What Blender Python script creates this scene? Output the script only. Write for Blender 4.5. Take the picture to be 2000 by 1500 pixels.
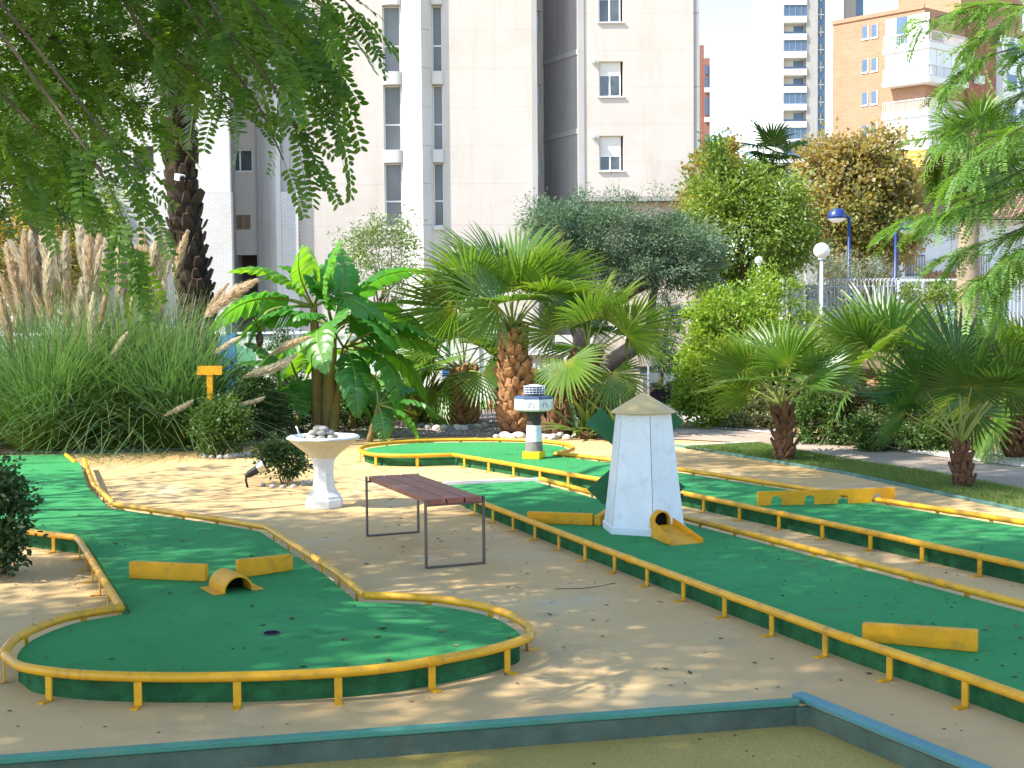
import bpy, math, random
import numpy as np
from mathutils import Vector, Matrix

for o in list(bpy.data.objects):
    bpy.data.objects.remove(o, do_unlink=True)
SC = bpy.context.scene
COL = SC.collection
rad = math.radians

# ------------------------------------------------------------------ camera, world, sun, exposure
cam = bpy.data.cameras.new('camera')
cam_o = bpy.data.objects.new('camera', cam)
COL.objects.link(cam_o)
SC.camera = cam_o
cam.sensor_width = 36.0
cam.lens = 44.1
cam.clip_start = 0.05
cam.clip_end = 3000
cam_o.matrix_world = Matrix.Translation((0, 0, 1.6)) @ Matrix.Rotation(rad(90 - 2.804), 4, 'X') @ Matrix.Rotation(rad(-0.5), 4, 'Z')

SUN_EL = 46.0
SUN_DIR = Vector((-0.93, -0.36, 0)).normalized() * math.cos(rad(SUN_EL)) + Vector((0, 0, math.sin(rad(SUN_EL))))
world = bpy.data.worlds.new('World')
SC.world = world
world.use_nodes = True
wn = world.node_tree
for n in list(wn.nodes):
    wn.nodes.remove(n)
sky = wn.nodes.new('ShaderNodeTexSky')
sky.sky_type = 'NISHITA'
sky.sun_disc = False
sky.sun_elevation = rad(SUN_EL)
sky.sun_rotation = math.atan2(SUN_DIR.x, SUN_DIR.y)
sky.air_density = 1.0
sky.dust_density = 0.5
sky.ozone_density = 1.6
bg = wn.nodes.new('ShaderNodeBackground')
bg.inputs['Strength'].default_value = 0.15
wo = wn.nodes.new('ShaderNodeOutputWorld')
wn.links.new(sky.outputs[0], bg.inputs[0])
wn.links.new(bg.outputs[0], wo.inputs[0])

sun = bpy.data.lights.new('sun', 'SUN')
sun.energy = 3.4
sun.angle = rad(0.53)
sun.color = (1.0, 0.955, 0.88)
sun_o = bpy.data.objects.new('sun', sun)
COL.objects.link(sun_o)
sun_o.location = (-30, -12, 40)
sun_o.rotation_euler = SUN_DIR.to_track_quat('Z', 'Y').to_euler()

SC.view_settings.view_transform = 'Standard'
SC.view_settings.look = 'None'
SC.view_settings.gamma = 1.0
SC.view_settings.use_curve_mapping = False
SC.view_settings.exposure = 1.6
SC.render.engine = 'CYCLES'
SC.cycles.max_bounces = 8
SC.cycles.transparent_max_bounces = 8
SC.cycles.use_denoising = True

# ------------------------------------------------------------------ materials
def nmat(name):
    m = bpy.data.materials.new(name)
    m.use_nodes = True
    nt = m.node_tree
    for n in list(nt.nodes):
        nt.nodes.remove(n)
    out = nt.nodes.new('ShaderNodeOutputMaterial')
    return m, nt, out

def N(nt, t, **kw):
    n = nt.nodes.new(t)
    for k, v in kw.items():
        if k.startswith('i_'):
            n.inputs[k[2:].replace('_', ' ')].default_value = v
        else:
            setattr(n, k, v)
    return n

def c4(c):
    return (c[0], c[1], c[2], 1.0)

def ramp(nt, fac, stops):
    r = nt.nodes.new('ShaderNodeValToRGB')
    el = r.color_ramp.elements
    while len(el) < len(stops):
        el.new(0.5)
    for e, (p, c) in zip(el, stops):
        e.position = p
        e.color = c4(c)
    nt.links.new(fac, r.inputs[0])
    return r.outputs[0]

def mixc(nt, fac, a, b, mode='MIX'):
    m = nt.nodes.new('ShaderNodeMix')
    m.data_type = 'RGBA'
    m.blend_type = mode
    for sock, v in ((m.inputs[0], fac), (m.inputs[6], a), (m.inputs[7], b)):
        if hasattr(v, 'is_linked') or hasattr(v, 'links'):
            nt.links.new(v, sock)
        elif isinstance(v, (int, float)):
            sock.default_value = v
        else:
            sock.default_value = c4(v)
    return m.outputs[2]

def noise(nt, scale, detail=4, rough=0.6, vec=None, lo=None, hi=None):
    n = nt.nodes.new('ShaderNodeTexNoise')
    n.inputs['Scale'].default_value = scale
    n.inputs['Detail'].default_value = detail
    n.inputs['Roughness'].default_value = rough
    if vec is not None:
        nt.links.new(vec, n.inputs['Vector'])
    o = n.outputs[0]
    if lo is not None:
        mr = nt.nodes.new('ShaderNodeMapRange')
        mr.inputs[1].default_value = lo
        mr.inputs[2].default_value = hi
        nt.links.new(o, mr.inputs[0])
        o = mr.outputs[0]
    return o

def objco(nt, scale=None, gen=False):
    t = nt.nodes.new('ShaderNodeTexCoord')
    o = t.outputs['Generated' if gen else 'Object']
    if scale:
        m = nt.nodes.new('ShaderNodeMapping')
        m.inputs['Scale'].default_value = scale
        nt.links.new(o, m.inputs[0])
        o = m.outputs[0]
    return o

def bump(nt, h, strength=0.3, dist=0.02):
    b = nt.nodes.new('ShaderNodeBump')
    b.inputs['Strength'].default_value = strength
    b.inputs['Distance'].default_value = dist
    nt.links.new(h, b.inputs['Height'])
    return b.outputs[0]

def bsdf(nt, out, col, rough=0.7, spec=0.3, nrm=None, metal=0.0):
    b = nt.nodes.new('ShaderNodeBsdfPrincipled')
    if hasattr(col, 'links'):
        nt.links.new(col, b.inputs['Base Color'])
    else:
        b.inputs['Base Color'].default_value = c4(col)
    if hasattr(rough, 'links'):
        nt.links.new(rough, b.inputs['Roughness'])
    else:
        b.inputs['Roughness'].default_value = rough
    b.inputs['Specular IOR Level'].default_value = spec
    b.inputs['Metallic'].default_value = metal
    if nrm is not None:
        nt.links.new(nrm, b.inputs['Normal'])
    nt.links.new(b.outputs[0], out.inputs[0])
    return b

def paint(name, col, var=0.12, scale=6.0, rough=0.55, spec=0.35, dirt=None, dirt_amt=0.5, bmp=0.12, bscale=60, metal=0.0):
    """painted / rendered / cast surface: base colour, soft unevenness, patches of dirt, fine relief"""
    m, nt, out = nmat(name)
    co = objco(nt)
    n1 = noise(nt, scale, 5, 0.65, co, 0.3, 0.7)
    d = tuple(x * (1 - var) for x in col)
    l = tuple(min(1, x * (1 + var * 0.6)) for x in col)
    c = mixc(nt, n1, d, l)
    if dirt:
        n2 = noise(nt, scale * 2.7, 6, 0.7, co, 0.52, 0.72)
        mu = nt.nodes.new('ShaderNodeMath')
        mu.operation = 'MULTIPLY'
        mu.inputs[1].default_value = dirt_amt
        nt.links.new(n2, mu.inputs[0])
        c = mixc(nt, mu.outputs[0], c, dirt)
    bn = bump(nt, noise(nt, bscale, 4, 0.6, co), bmp, 0.01)
    bsdf(nt, out, c, rough, spec, bn, metal)
    return m

def leafmat(name, c1, c2, c3=None, trans=0.35, big=0.6, gloss=0.03, tcol=None):
    """leaf: colour varies leaf by leaf and clump by clump; light passes through"""
    m, nt, out = nmat(name)
    g = nt.nodes.new('ShaderNodeNewGeometry')
    r = g.outputs['Random Per Island']
    stops = [(0.0, c1), (0.6, c2), (1.0, c3 or c2)]
    ca = ramp(nt, r, stops)
    nz = noise(nt, big, 3, 0.5, objco(nt), 0.35, 0.65)
    cb = mixc(nt, nz, tuple(x * 0.75 for x in c1), c3 or c2)
    c = mixc(nt, 0.4, ca, cb)
    d = nt.nodes.new('ShaderNodeBsdfDiffuse')
    t = nt.nodes.new('ShaderNodeBsdfTranslucent')
    nt.links.new(c, d.inputs[0])
    tc = mixc(nt, 1.0, c, tcol or (1.7, 1.55, 0.75), 'MULTIPLY')
    nt.links.new(tc, t.inputs[0])
    ms = nt.nodes.new('ShaderNodeMixShader')
    ms.inputs[0].default_value = trans
    nt.links.new(d.outputs[0], ms.inputs[1])
    nt.links.new(t.outputs[0], ms.inputs[2])
    gl = nt.nodes.new('ShaderNodeBsdfGlossy')
    gl.inputs['Roughness'].default_value = 0.55
    gl.inputs['Color'].default_value = (1, 1, 1, 1)
    m2 = nt.nodes.new('ShaderNodeMixShader')
    m2.inputs[0].default_value = gloss
    nt.links.new(ms.outputs[0], m2.inputs[1])
    nt.links.new(gl.outputs[0], m2.inputs[2])
    nt.links.new(m2.outputs[0], out.inputs[0])
    return m

def bladeleaf(name, base, mid, tip, dry, trans=0.35, gloss=0.07):
    """palm and sword leaves: colour runs along the blade (attribute t), varies from leaf to leaf"""
    m, nt, out = nmat(name)
    a = nt.nodes.new('ShaderNodeAttribute')
    a.attribute_name = 't'
    c = ramp(nt, a.outputs['Fac'], [(0.0, base), (0.25, mid), (0.85, tip), (1.0, dry)])
    oi = nt.nodes.new('ShaderNodeObjectInfo')
    c = mixc(nt, oi.outputs['Random'], c, mixc(nt, 1.0, c, (1.35, 1.15, 0.7), 'MULTIPLY'))
    g = nt.nodes.new('ShaderNodeNewGeometry')
    c = mixc(nt, g.outputs['Random Per Island'], c, mixc(nt, 1.0, c, (0.72, 0.78, 0.8), 'MULTIPLY'))
    d = nt.nodes.new('ShaderNodeBsdfDiffuse')
    t = nt.nodes.new('ShaderNodeBsdfTranslucent')
    nt.links.new(c, d.inputs[0])
    nt.links.new(mixc(nt, 1.0, c, (1.7, 1.6, 0.7), 'MULTIPLY'), t.inputs[0])
    ms = nt.nodes.new('ShaderNodeMixShader')
    ms.inputs[0].default_value = trans
    nt.links.new(d.outputs[0], ms.inputs[1])
    nt.links.new(t.outputs[0], ms.inputs[2])
    gl = nt.nodes.new('ShaderNodeBsdfGlossy')
    gl.inputs['Roughness'].default_value = 0.38
    m2 = nt.nodes.new('ShaderNodeMixShader')
    m2.inputs[0].default_value = gloss
    nt.links.new(ms.outputs[0], m2.inputs[1])
    nt.links.new(gl.outputs[0], m2.inputs[2])
    nt.links.new(m2.outputs[0], out.inputs[0])
    return m

M = {}
def make_materials():
    # court surface: tan resin-bound sand with faint stains
    m, nt, out = nmat('court_sand')
    co = objco(nt)
    c = mixc(nt, noise(nt, 0.55, 5, 0.6, co, 0.3, 0.7), (0.62, 0.39, 0.165), (0.70, 0.495, 0.25))
    c = mixc(nt, noise(nt, 2.3, 6, 0.7, co, 0.55, 0.8), c, (0.40, 0.33, 0.20))
    c = mixc(nt, noise(nt, 180, 2, 0.8, co, 0.35, 0.7), mixc(nt, 1.0, c, (0.80, 0.78, 0.74), 'MULTIPLY'), c)
    c = mixc(nt, noise(nt, 26, 5, 0.75, co, 0.62, 0.8), c, (0.34, 0.26, 0.17))
    c = mixc(nt, noise(nt, 1.1, 4, 0.6, co, 0.60, 0.78), c, (0.47, 0.40, 0.30))
    bn = bump(nt, noise(nt, 260, 3, 0.8, co), 0.35, 0.004)
    bsdf(nt, out, c, 0.92, 0.15, bn)
    M['sand'] = m
    m, nt, out = nmat('pit_dirt')
    co = objco(nt)
    c = mixc(nt, noise(nt, 0.9, 5, 0.6, co, 0.3, 0.7), (0.43, 0.31, 0.07), (0.57, 0.43, 0.13))
    c = mixc(nt, noise(nt, 120, 3, 0.8, co, 0.4, 0.75), c, (0.24, 0.18, 0.07))
    c = mixc(nt, noise(nt, 7, 6, 0.75, co, 0.6, 0.8), c, (0.22, 0.17, 0.08))
    bsdf(nt, out, c, 0.95, 0.1, bump(nt, noise(nt, 160, 4, 0.8, co), 0.6, 0.008))
    M['dirt'] = m
    # artificial turf
    m, nt, out = nmat('green_carpet')
    co = objco(nt)
    c = mixc(nt, noise(nt, 0.8, 4, 0.6, co, 0.3, 0.7), (0.045, 0.305, 0.085), (0.062, 0.365, 0.12))
    c = mixc(nt, noise(nt, 5.5, 6, 0.7, co, 0.56, 0.78), c, (0.03, 0.20, 0.06))
    c = mixc(nt, noise(nt, 300, 2, 0.9, co, 0.3, 0.75), mixc(nt, 1.0, c, (0.62, 0.66, 0.6), 'MULTIPLY'), c)
    c = mixc(nt, noise(nt, 1.7, 7, 0.75, co, 0.58, 0.76), c, (0.085, 0.17, 0.055))
    c = mixc(nt, noise(nt, 38, 4, 0.8, co, 0.66, 0.8), c, (0.06, 0.10, 0.035))
    bsdf(nt, out, c, 0.9, 0.2, bump(nt, noise(nt, 420, 2, 0.9, co), 0.7, 0.006))
    M['turf'] = m
    M['turf_side'] = paint('turf_side', (0.03, 0.135, 0.05), 0.45, 9, 0.95, 0.1, (0.045, 0.06, 0.03), 0.8, 0.6, 220)
    M['yellow'] = paint('yellow_paint', (0.70, 0.345, 0.012), 0.18, 5, 0.42, 0.4, (0.27, 0.14, 0.045), 0.75, 0.15, 70)
    M['yellow_board'] = paint('yellow_board', (0.70, 0.32, 0.008), 0.15, 5, 0.55, 0.3, (0.36, 0.18, 0.04), 0.7, 0.1, 50)
    M['teal'] = paint('teal_paint', (0.07, 0.235, 0.165), 0.16, 3, 0.6, 0.3, (0.18, 0.22, 0.17), 0.55, 0.2, 90)
    M['bluegreen'] = paint('blue_green_paint', (0.085, 0.235, 0.24), 0.15, 3, 0.5, 0.3, (0.17, 0.22, 0.2), 0.45, 0.2, 90)
    M['teal_face'] = paint('weathered_teal_wall', (0.095, 0.13, 0.095), 0.35, 5, 0.85, 0.15, (0.12, 0.115, 0.07), 0.85, 0.5, 60)
    M['green_kerb'] = paint('green_kerb', (0.10, 0.20, 0.165), 0.2, 4, 0.7, 0.2, (0.25, 0.25, 0.2), 0.5)
    M['white'] = paint('white_paint', (0.70, 0.73, 0.76), 0.08, 4, 0.4, 0.4, (0.42, 0.42, 0.38), 0.45)
    M['white_matt'] = paint('white_matt', (0.78, 0.77, 0.74), 0.06, 3, 0.7, 0.2, (0.5, 0.48, 0.42), 0.3)
    M['tan_roof'] = paint('tan_roof', (0.58, 0.42, 0.18), 0.12, 5, 0.5, 0.35, (0.4, 0.28, 0.12), 0.4)
    M['blade_green'] = paint('sail_green', (0.022, 0.13, 0.045), 0.15, 6, 0.5, 0.3)
    M['black'] = paint('black_paint', (0.02, 0.02, 0.021), 0.2, 6, 0.5, 0.3)
    M['hole'] = paint('inside_shade', (0.012, 0.01, 0.008), 0.1, 6, 0.95, 0.05)  # near-black set in openings, shade put into the colour
    M['grey_band'] = paint('worn_black_paint', (0.23, 0.205, 0.18), 0.3, 14, 0.75, 0.2, (0.12, 0.10, 0.09), 0.6)
    M['dark_band'] = paint('dark_band', (0.045, 0.04, 0.034), 0.3, 14, 0.7, 0.2, (0.2, 0.17, 0.13), 0.5)
    M['dark_blue'] = paint('dark_blue_paint', (0.06, 0.095, 0.16), 0.2, 6, 0.5, 0.3, (0.3, 0.32, 0.35), 0.4)
    M['bright_yellow'] = paint('bright_yellow', (0.80, 0.60, 0.01), 0.1, 5, 0.5, 0.3, (0.5, 0.33, 0.05), 0.3)
    M['steel'] = paint('grey_steel', (0.13, 0.105, 0.085), 0.3, 9, 0.5, 0.4, (0.2, 0.10, 0.05), 0.5, metal=0.35)
    # bench wood
    m, nt, out = nmat('bench_wood')
    co = objco(nt, (1, 1, 1))
    sv = objco(nt, (5, 70, 70))
    c = mixc(nt, noise(nt, 1.0, 5, 0.6, sv, 0.3, 0.7), (0.21, 0.058, 0.036), (0.34, 0.115, 0.075))
    c = mixc(nt, noise(nt, 5, 5, 0.7, co, 0.55, 0.75), c, (0.36, 0.19, 0.15))
    bsdf(nt, out, c, 0.45, 0.4, bump(nt, noise(nt, 1.0, 4, 0.6, sv), 0.2, 0.004))
    M['wood'] = m
    M['cream_stone'] = paint('cream_stone', (0.66, 0.56, 0.34), 0.12, 5, 0.75, 0.2, (0.72, 0.70, 0.62), 0.6, 0.25, 90)
    M['white_stone'] = paint('white_stone', (0.70, 0.69, 0.66), 0.08, 7, 0.8, 0.2, (0.45, 0.44, 0.40), 0.5, 0.3, 90)
    M['pebble'] = paint('pebble', (0.27, 0.26, 0.245), 0.25, 9, 0.7, 0.25, (0.36, 0.35, 0.33), 0.6, 0.15, 60)
    M['pebble_tan'] = paint('tan_pebble', (0.36, 0.32, 0.255), 0.2, 9, 0.7, 0.25, (0.27, 0.25, 0.22), 0.5, 0.15, 60)
    M['white_rock'] = paint('white_rock', (0.62, 0.58, 0.53), 0.2, 9, 0.85, 0.15, (0.38, 0.33, 0.27), 0.5, 0.3, 50)
    M['chrome'] = paint('lamp_metal', (0.62, 0.63, 0.65), 0.05, 8, 0.22, 0.5, metal=0.95, bmp=0.02)
    # gravel / path / lawn / soil sheets
    def sheet(name, a, b, cc, s1, s2, s3, bs=120, bstr=0.6):
        m, nt, out = nmat(name)
        co = objco(nt)
        c = mixc(nt, noise(nt, s1, 5, 0.6, co, 0.35, 0.65), a, b)
        c = mixc(nt, noise(nt, s2, 4, 0.7, co, s3, s3 + 0.15), c, cc)
        bsdf(nt, out, c, 0.95, 0.1, bump(nt, noise(nt, bs, 3, 0.8, co), bstr, 0.01))
        return m
    M['gravel'] = sheet('pink_gravel', (0.30, 0.19, 0.16), (0.40, 0.29, 0.25), (0.58, 0.53, 0.48), 60, 90, 0.56)
    M['white_gravel'] = sheet('white_gravel', (0.48, 0.44, 0.38), (0.66, 0.62, 0.56), (0.3, 0.25, 0.2), 70, 50, 0.6)
    M['path'] = sheet('path_concrete', (0.34, 0.265, 0.20), (0.41, 0.33, 0.25), (0.29, 0.23, 0.175), 0.8, 3.0, 0.55, 200, 0.25)
    M['soil'] = sheet('soil', (0.13, 0.085, 0.05), (0.2, 0.14, 0.08), (0.28, 0.21, 0.14), 5, 40, 0.6)
    M['lawn'] = sheet('lawn_base', (0.085, 0.135, 0.03), (0.14, 0.19, 0.05), (0.2, 0.17, 0.08), 3, 20, 0.62)
    M['play_grass'] = sheet('play_turf', (0.10, 0.22, 0.03), (0.17, 0.30, 0.06), (0.3, 0.26, 0.12), 2, 12, 0.66)
    M['terrain'] = sheet('terrain', (0.22, 0.19, 0.13), (0.3, 0.26, 0.18), (0.16, 0.17, 0.08), 0.3, 2, 0.55)
    M['grassblade'] = leafmat('grass_blade', (0.11, 0.19, 0.035), (0.16, 0.26, 0.05), (0.28, 0.30, 0.10), 0.3, 0.5, 0.02)
    # wood / bark
    def bark(name, a, b, d, sc=(9, 9, 2.2), bstr=0.8):
        m, nt, out = nmat(name)
        v = objco(nt, sc)
        c = mixc(nt, noise(nt, 1.6, 6, 0.7, v, 0.3, 0.7), a, b)
        c = mixc(nt, noise(nt, 4.0, 5, 0.7, v, 0.55, 0.75), c, d)
        bsdf(nt, out, c, 0.9, 0.15, bump(nt, noise(nt, 3, 6, 0.75, v), bstr, 0.03))
        return m
    M['bark'] = bark('bark', (0.09, 0.065, 0.045), (0.17, 0.13, 0.095), (0.05, 0.04, 0.03))
    M['olive_bark'] = bark('olive_bark', (0.085, 0.065, 0.05), (0.16, 0.125, 0.10), (0.045, 0.035, 0.03))
    M['palm_core'] = bark('palm_core', (0.15, 0.07, 0.035), (0.26, 0.13, 0.065), (0.07, 0.035, 0.02), (12, 12, 12))
    M['palm_boot'] = paint('palm_boot', (0.36, 0.185, 0.085), 0.35, 7, 0.85, 0.15, (0.5, 0.36, 0.2), 0.75, 0.5, 50)
    M['palm_boot_red'] = paint('palm_boot_red', (0.16, 0.085, 0.05), 0.45, 8, 0.85, 0.15, (0.09, 0.06, 0.045), 0.8, 0.5, 50)
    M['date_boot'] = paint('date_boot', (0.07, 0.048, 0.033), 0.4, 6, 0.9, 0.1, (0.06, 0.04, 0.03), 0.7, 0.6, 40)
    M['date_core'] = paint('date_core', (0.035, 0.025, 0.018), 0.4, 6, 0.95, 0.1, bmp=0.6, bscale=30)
    M['banana_stem'] = bark('banana_stem', (0.20, 0.145, 0.055), (0.30, 0.23, 0.095), (0.13, 0.065, 0.035), (10, 10, 1.2), 0.4)
    M['palm_trunk_pale'] = bark('palm_trunk_pale', (0.30, 0.22, 0.15), (0.42, 0.32, 0.22), (0.2, 0.15, 0.1), (8, 8, 20))
    M['petiole'] = paint('petiole', (0.22, 0.26, 0.06), 0.2, 6, 0.5, 0.3)
    # leaves
    M['fan'] = bladeleaf('fan_palm_blade', (0.25, 0.31, 0.055), (0.10, 0.22, 0.03), (0.125, 0.22, 0.045), (0.38, 0.31, 0.14), 0.4, 0.045)
    M['fan_dark'] = bladeleaf('fan_palm_dark_blade', (0.16, 0.21, 0.04), (0.048, 0.125, 0.02), (0.05, 0.112, 0.028), (0.2, 0.17, 0.08), 0.3, 0.03)  # own dark green, taken darker still for the near palm's shade
    M['fan_dry'] = bladeleaf('fan_palm_dry_blade', (0.34, 0.26, 0.13), (0.32, 0.23, 0.11), (0.36, 0.26, 0.14), (0.4, 0.3, 0.17), 0.25, 0.03)
    M['date'] = bladeleaf('date_palm_leaf', (0.16, 0.2, 0.06), (0.075, 0.13, 0.035), (0.085, 0.14, 0.05), (0.17, 0.18, 0.08), 0.28, 0.1)
    M['sword'] = bladeleaf('sword_leaf', (0.26, 0.24, 0.09), (0.135, 0.17, 0.05), (0.17, 0.18, 0.06), (0.34, 0.24, 0.12), 0.25, 0.08)
    M['sword_green'] = bladeleaf('green_sword_leaf', (0.22, 0.27, 0.09), (0.10, 0.18, 0.06), (0.14, 0.21, 0.08), (0.3, 0.25, 0.12), 0.28, 0.08)
    M['pampas'] = bladeleaf('pampas_blade', (0.27, 0.32, 0.05), (0.12, 0.235, 0.055), (0.09, 0.195, 0.105), (0.25, 0.28, 0.16), 0.45, 0.05)
    M['plume'] = leafmat('pampas_plume', (0.56, 0.42, 0.28), (0.68, 0.55, 0.39), (0.78, 0.68, 0.52), 0.45, 2.0, 0.0, (1.15, 1.08, 0.95))
    M['plume_pale'] = leafmat('pampas_plume_pale', (0.58, 0.50, 0.36), (0.72, 0.65, 0.50), (0.8, 0.75, 0.62), 0.45, 2.0, 0.0, (1.1, 1.08, 1.0))
    M['plume_stalk'] = paint('plume_stalk', (0.36, 0.30, 0.14), 0.2, 6, 0.7, 0.2)
    m, nt, out = nmat('banana_leaf')
    a = N(nt, 'ShaderNodeAttribute', attribute_name='t')
    vein = N(nt, 'ShaderNodeMath', operation='SINE')
    mulv = N(nt, 'ShaderNodeMath', operation='MULTIPLY')
    mulv.inputs[1].default_value = 150
    nt.links.new(a.outputs['Fac'], mulv.inputs[0])
    nt.links.new(mulv.outputs[0], vein.inputs[0])
    vr = N(nt, 'ShaderNodeMapRange')
    vr.inputs[1].default_value = -1
    nt.links.new(vein.outputs[0], vr.inputs[0])
    oi = N(nt, 'ShaderNodeObjectInfo')
    c = ramp(nt, oi.outputs['Random'], [(0, (0.06, 0.24, 0.045)), (0.5, (0.095, 0.30, 0.05)), (1, (0.16, 0.36, 0.045))])
    c = mixc(nt, vr.outputs[0], mixc(nt, 1.0, c, (0.84, 0.88, 0.8), 'MULTIPLY'), c)
    c = mixc(nt, noise(nt, 7, 5, 0.7, objco(nt), 0.66, 0.8), c, (0.25, 0.2, 0.05))
    d = N(nt, 'ShaderNodeBsdfDiffuse'); t = N(nt, 'ShaderNodeBsdfTranslucent')
    nt.links.new(c, d.inputs[0])
    nt.links.new(mixc(nt, 1.0, c, (2.0, 1.7, 0.5), 'MULTIPLY'), t.inputs[0])
    ms = N(nt, 'ShaderNodeMixShader'); ms.inputs[0].default_value = 0.5
    nt.links.new(d.outputs[0], ms.inputs[1]); nt.links.new(t.outputs[0], ms.inputs[2])
    gl = N(nt, 'ShaderNodeBsdfGlossy'); gl.inputs['Roughness'].default_value = 0.33
    m2 = N(nt, 'ShaderNodeMixShader'); m2.inputs[0].default_value = 0.045
    nt.links.new(ms.outputs[0], m2.inputs[1]); nt.links.new(gl.outputs[0], m2.inputs[2])
    nt.links.new(m2.outputs[0], out.inputs[0])
    M['banana'] = m
    M['feather'] = leafmat('feathery_leaf', (0.05, 0.125, 0.012), (0.08, 0.18, 0.02), (0.13, 0.25, 0.03), 0.55, 0.5, 0.025)
    M['mimosa'] = leafmat('mimosa_leaf', (0.085, 0.20, 0.03), (0.12, 0.27, 0.025), (0.19, 0.34, 0.07), 0.42, 0.7, 0.05)
    M['olive'] = leafmat('olive_leaf', (0.07, 0.125, 0.06), (0.12, 0.19, 0.10), (0.2, 0.28, 0.17), 0.22, 0.9, 0.025, (1.2, 1.3, 0.8))
    M['greentree'] = leafmat('green_leaf', (0.08, 0.16, 0.022), (0.15, 0.25, 0.035), (0.27, 0.34, 0.055), 0.38, 0.45, 0.025)
    M['plane'] = leafmat('plane_tree_leaf', (0.17, 0.215, 0.05), (0.29, 0.265, 0.08), (0.42, 0.285, 0.13), 0.44, 0.3, 0.03)
    M['plane_gold'] = leafmat('golden_leaf', (0.18, 0.17, 0.03), (0.30, 0.25, 0.05), (0.40, 0.27, 0.07), 0.4, 0.4, 0.03)
    M['hedge'] = leafmat('hedge_leaf', (0.13, 0.24, 0.02), (0.21, 0.34, 0.03), (0.32, 0.44, 0.05), 0.4, 0.6, 0.025)
    M['shrub'] = leafmat('shrub_leaf', (0.04, 0.095, 0.016), (0.07, 0.15, 0.026), (0.12, 0.20, 0.04), 0.3, 0.7, 0.025)
    M['shrub_dark'] = leafmat('dark_shrub_leaf', (0.022, 0.05, 0.014), (0.035, 0.085, 0.02), (0.06, 0.12, 0.03), 0.25, 0.9, 0.025)
    M['shrub_mixed'] = leafmat('mixed_shrub_leaf', (0.07, 0.12, 0.03), (0.12, 0.16, 0.045), (0.22, 0.17, 0.08), 0.3, 0.8, 0.05)
    M['grey_shrub'] = leafmat('grey_shrub_leaf', (0.13, 0.17, 0.12), (0.2, 0.25, 0.17), (0.28, 0.32, 0.22), 0.2, 0.9, 0.05)
    M['small_tree'] = leafmat('pale_tree_leaf', (0.085, 0.15, 0.035), (0.15, 0.23, 0.025), (0.26, 0.34, 0.09), 0.32, 0.8, 0.09)
    M['cypress'] = leafmat('cypress_leaf', (0.03, 0.095, 0.06), (0.05, 0.13, 0.085), (0.08, 0.18, 0.11), 0.2, 0.9, 0.03)
    M['litter'] = paint('dead_leaf', (0.13, 0.07, 0.035), 0.4, 8, 0.9, 0.1)
    M['litter_tan'] = paint('dry_leaf', (0.30, 0.20, 0.09), 0.3, 8, 0.9, 0.1)
    # buildings
    def facade(name, col, stain, sc=0.35):
        m, nt, out = nmat(name)
        co = objco(nt)
        c = mixc(nt, noise(nt, sc, 6, 0.65, co, 0.3, 0.7), tuple(x * 0.93 for x in col), tuple(min(1, x * 1.05) for x in col))
        v = objco(nt, (2.2, 2.2, 0.22))
        c = mixc(nt, noise(nt, 0.8, 5, 0.7, v, 0.5, 0.8), c, stain)
        c = mixc(nt, noise(nt, 0.28, 6, 0.7, objco(nt, (1, 1, 2.5)), 0.5, 0.8), c, mixc(nt, 1.0, c, (0.93, 0.90, 0.86), 'MULTIPLY'))
        bsdf(nt, out, c, 0.85, 0.15, bump(nt, noise(nt, 30, 4, 0.7, co), 0.15, 0.01))
        return m
    M['facade'] = facade('cream_panel', (0.56, 0.50, 0.44), (0.50, 0.41, 0.33))
    M['facade_white'] = facade('pale_panel', (0.62, 0.585, 0.54), (0.54, 0.48, 0.42))
    M['conc'] = facade('grey_concrete', (0.42, 0.40, 0.38), (0.32, 0.30, 0.28))
    M['conc_dark'] = facade('dark_concrete', (0.36, 0.33, 0.31), (0.26, 0.23, 0.21))
    M['base_tan'] = facade('tan_base', (0.55, 0.46, 0.38), (0.45, 0.36, 0.28))
    def brickmat(name, a, b, mortar, w, h, mx=0.0):
        m, nt, out = nmat(name)
        g = N(nt, 'ShaderNodeTexCoord')
        mp = N(nt, 'ShaderNodeMapping')
        mp.inputs['Rotation'].default_value = (rad(90), 0, 0)
        nt.links.new(g.outputs['Object'], mp.inputs[0])
        br = N(nt, 'ShaderNodeTexBrick')
        br.inputs['Scale'].default_value = 1.0
        br.inputs['Color1'].default_value = c4(a); br.inputs['Color2'].default_value = c4(b); br.inputs['Mortar'].default_value = c4(mortar)
        br.inputs['Brick Width'].default_value = w; br.inputs['Row Height'].default_value = h
        br.inputs['Mortar Size'].default_value = h * 0.11
        nt.links.new(mp.outputs[0], br.inputs[0])
        c = mixc(nt, noise(nt, 0.5, 4, 0.6, g.outputs['Object'], 0.35, 0.7), br.outputs[0], mixc(nt, 1.0, br.outputs[0], (0.88, 0.86, 0.84), 'MULTIPLY'))
        bsdf(nt, out, c, 0.9, 0.1, bump(nt, br.outputs['Fac'], -0.3, 0.01))
        return m
    M['white_brick'] = brickmat('white_brick', (0.70, 0.67, 0.64), (0.66, 0.63, 0.6), (0.5, 0.48, 0.46), 0.25, 0.078)
    M['orange_brick'] = brickmat('orange_brick', (0.37, 0.205, 0.125), (0.43, 0.24, 0.145), (0.42, 0.29, 0.2), 0.5, 0.14)
    M['red_brick'] = brickmat('red_brick', (0.33, 0.13, 0.09), (0.38, 0.16, 0.11), (0.35, 0.22, 0.17), 0.5, 0.14)
    m, nt, out = nmat('window_glass')
    co = objco(nt)
    c = mixc(nt, noise(nt, 0.9, 3, 0.5, co, 0.35, 0.65), (0.05, 0.06, 0.062), (0.12, 0.135, 0.135))
    bsdf(nt, out, c, 0.06, 0.7)
    M['glass'] = m
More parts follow.
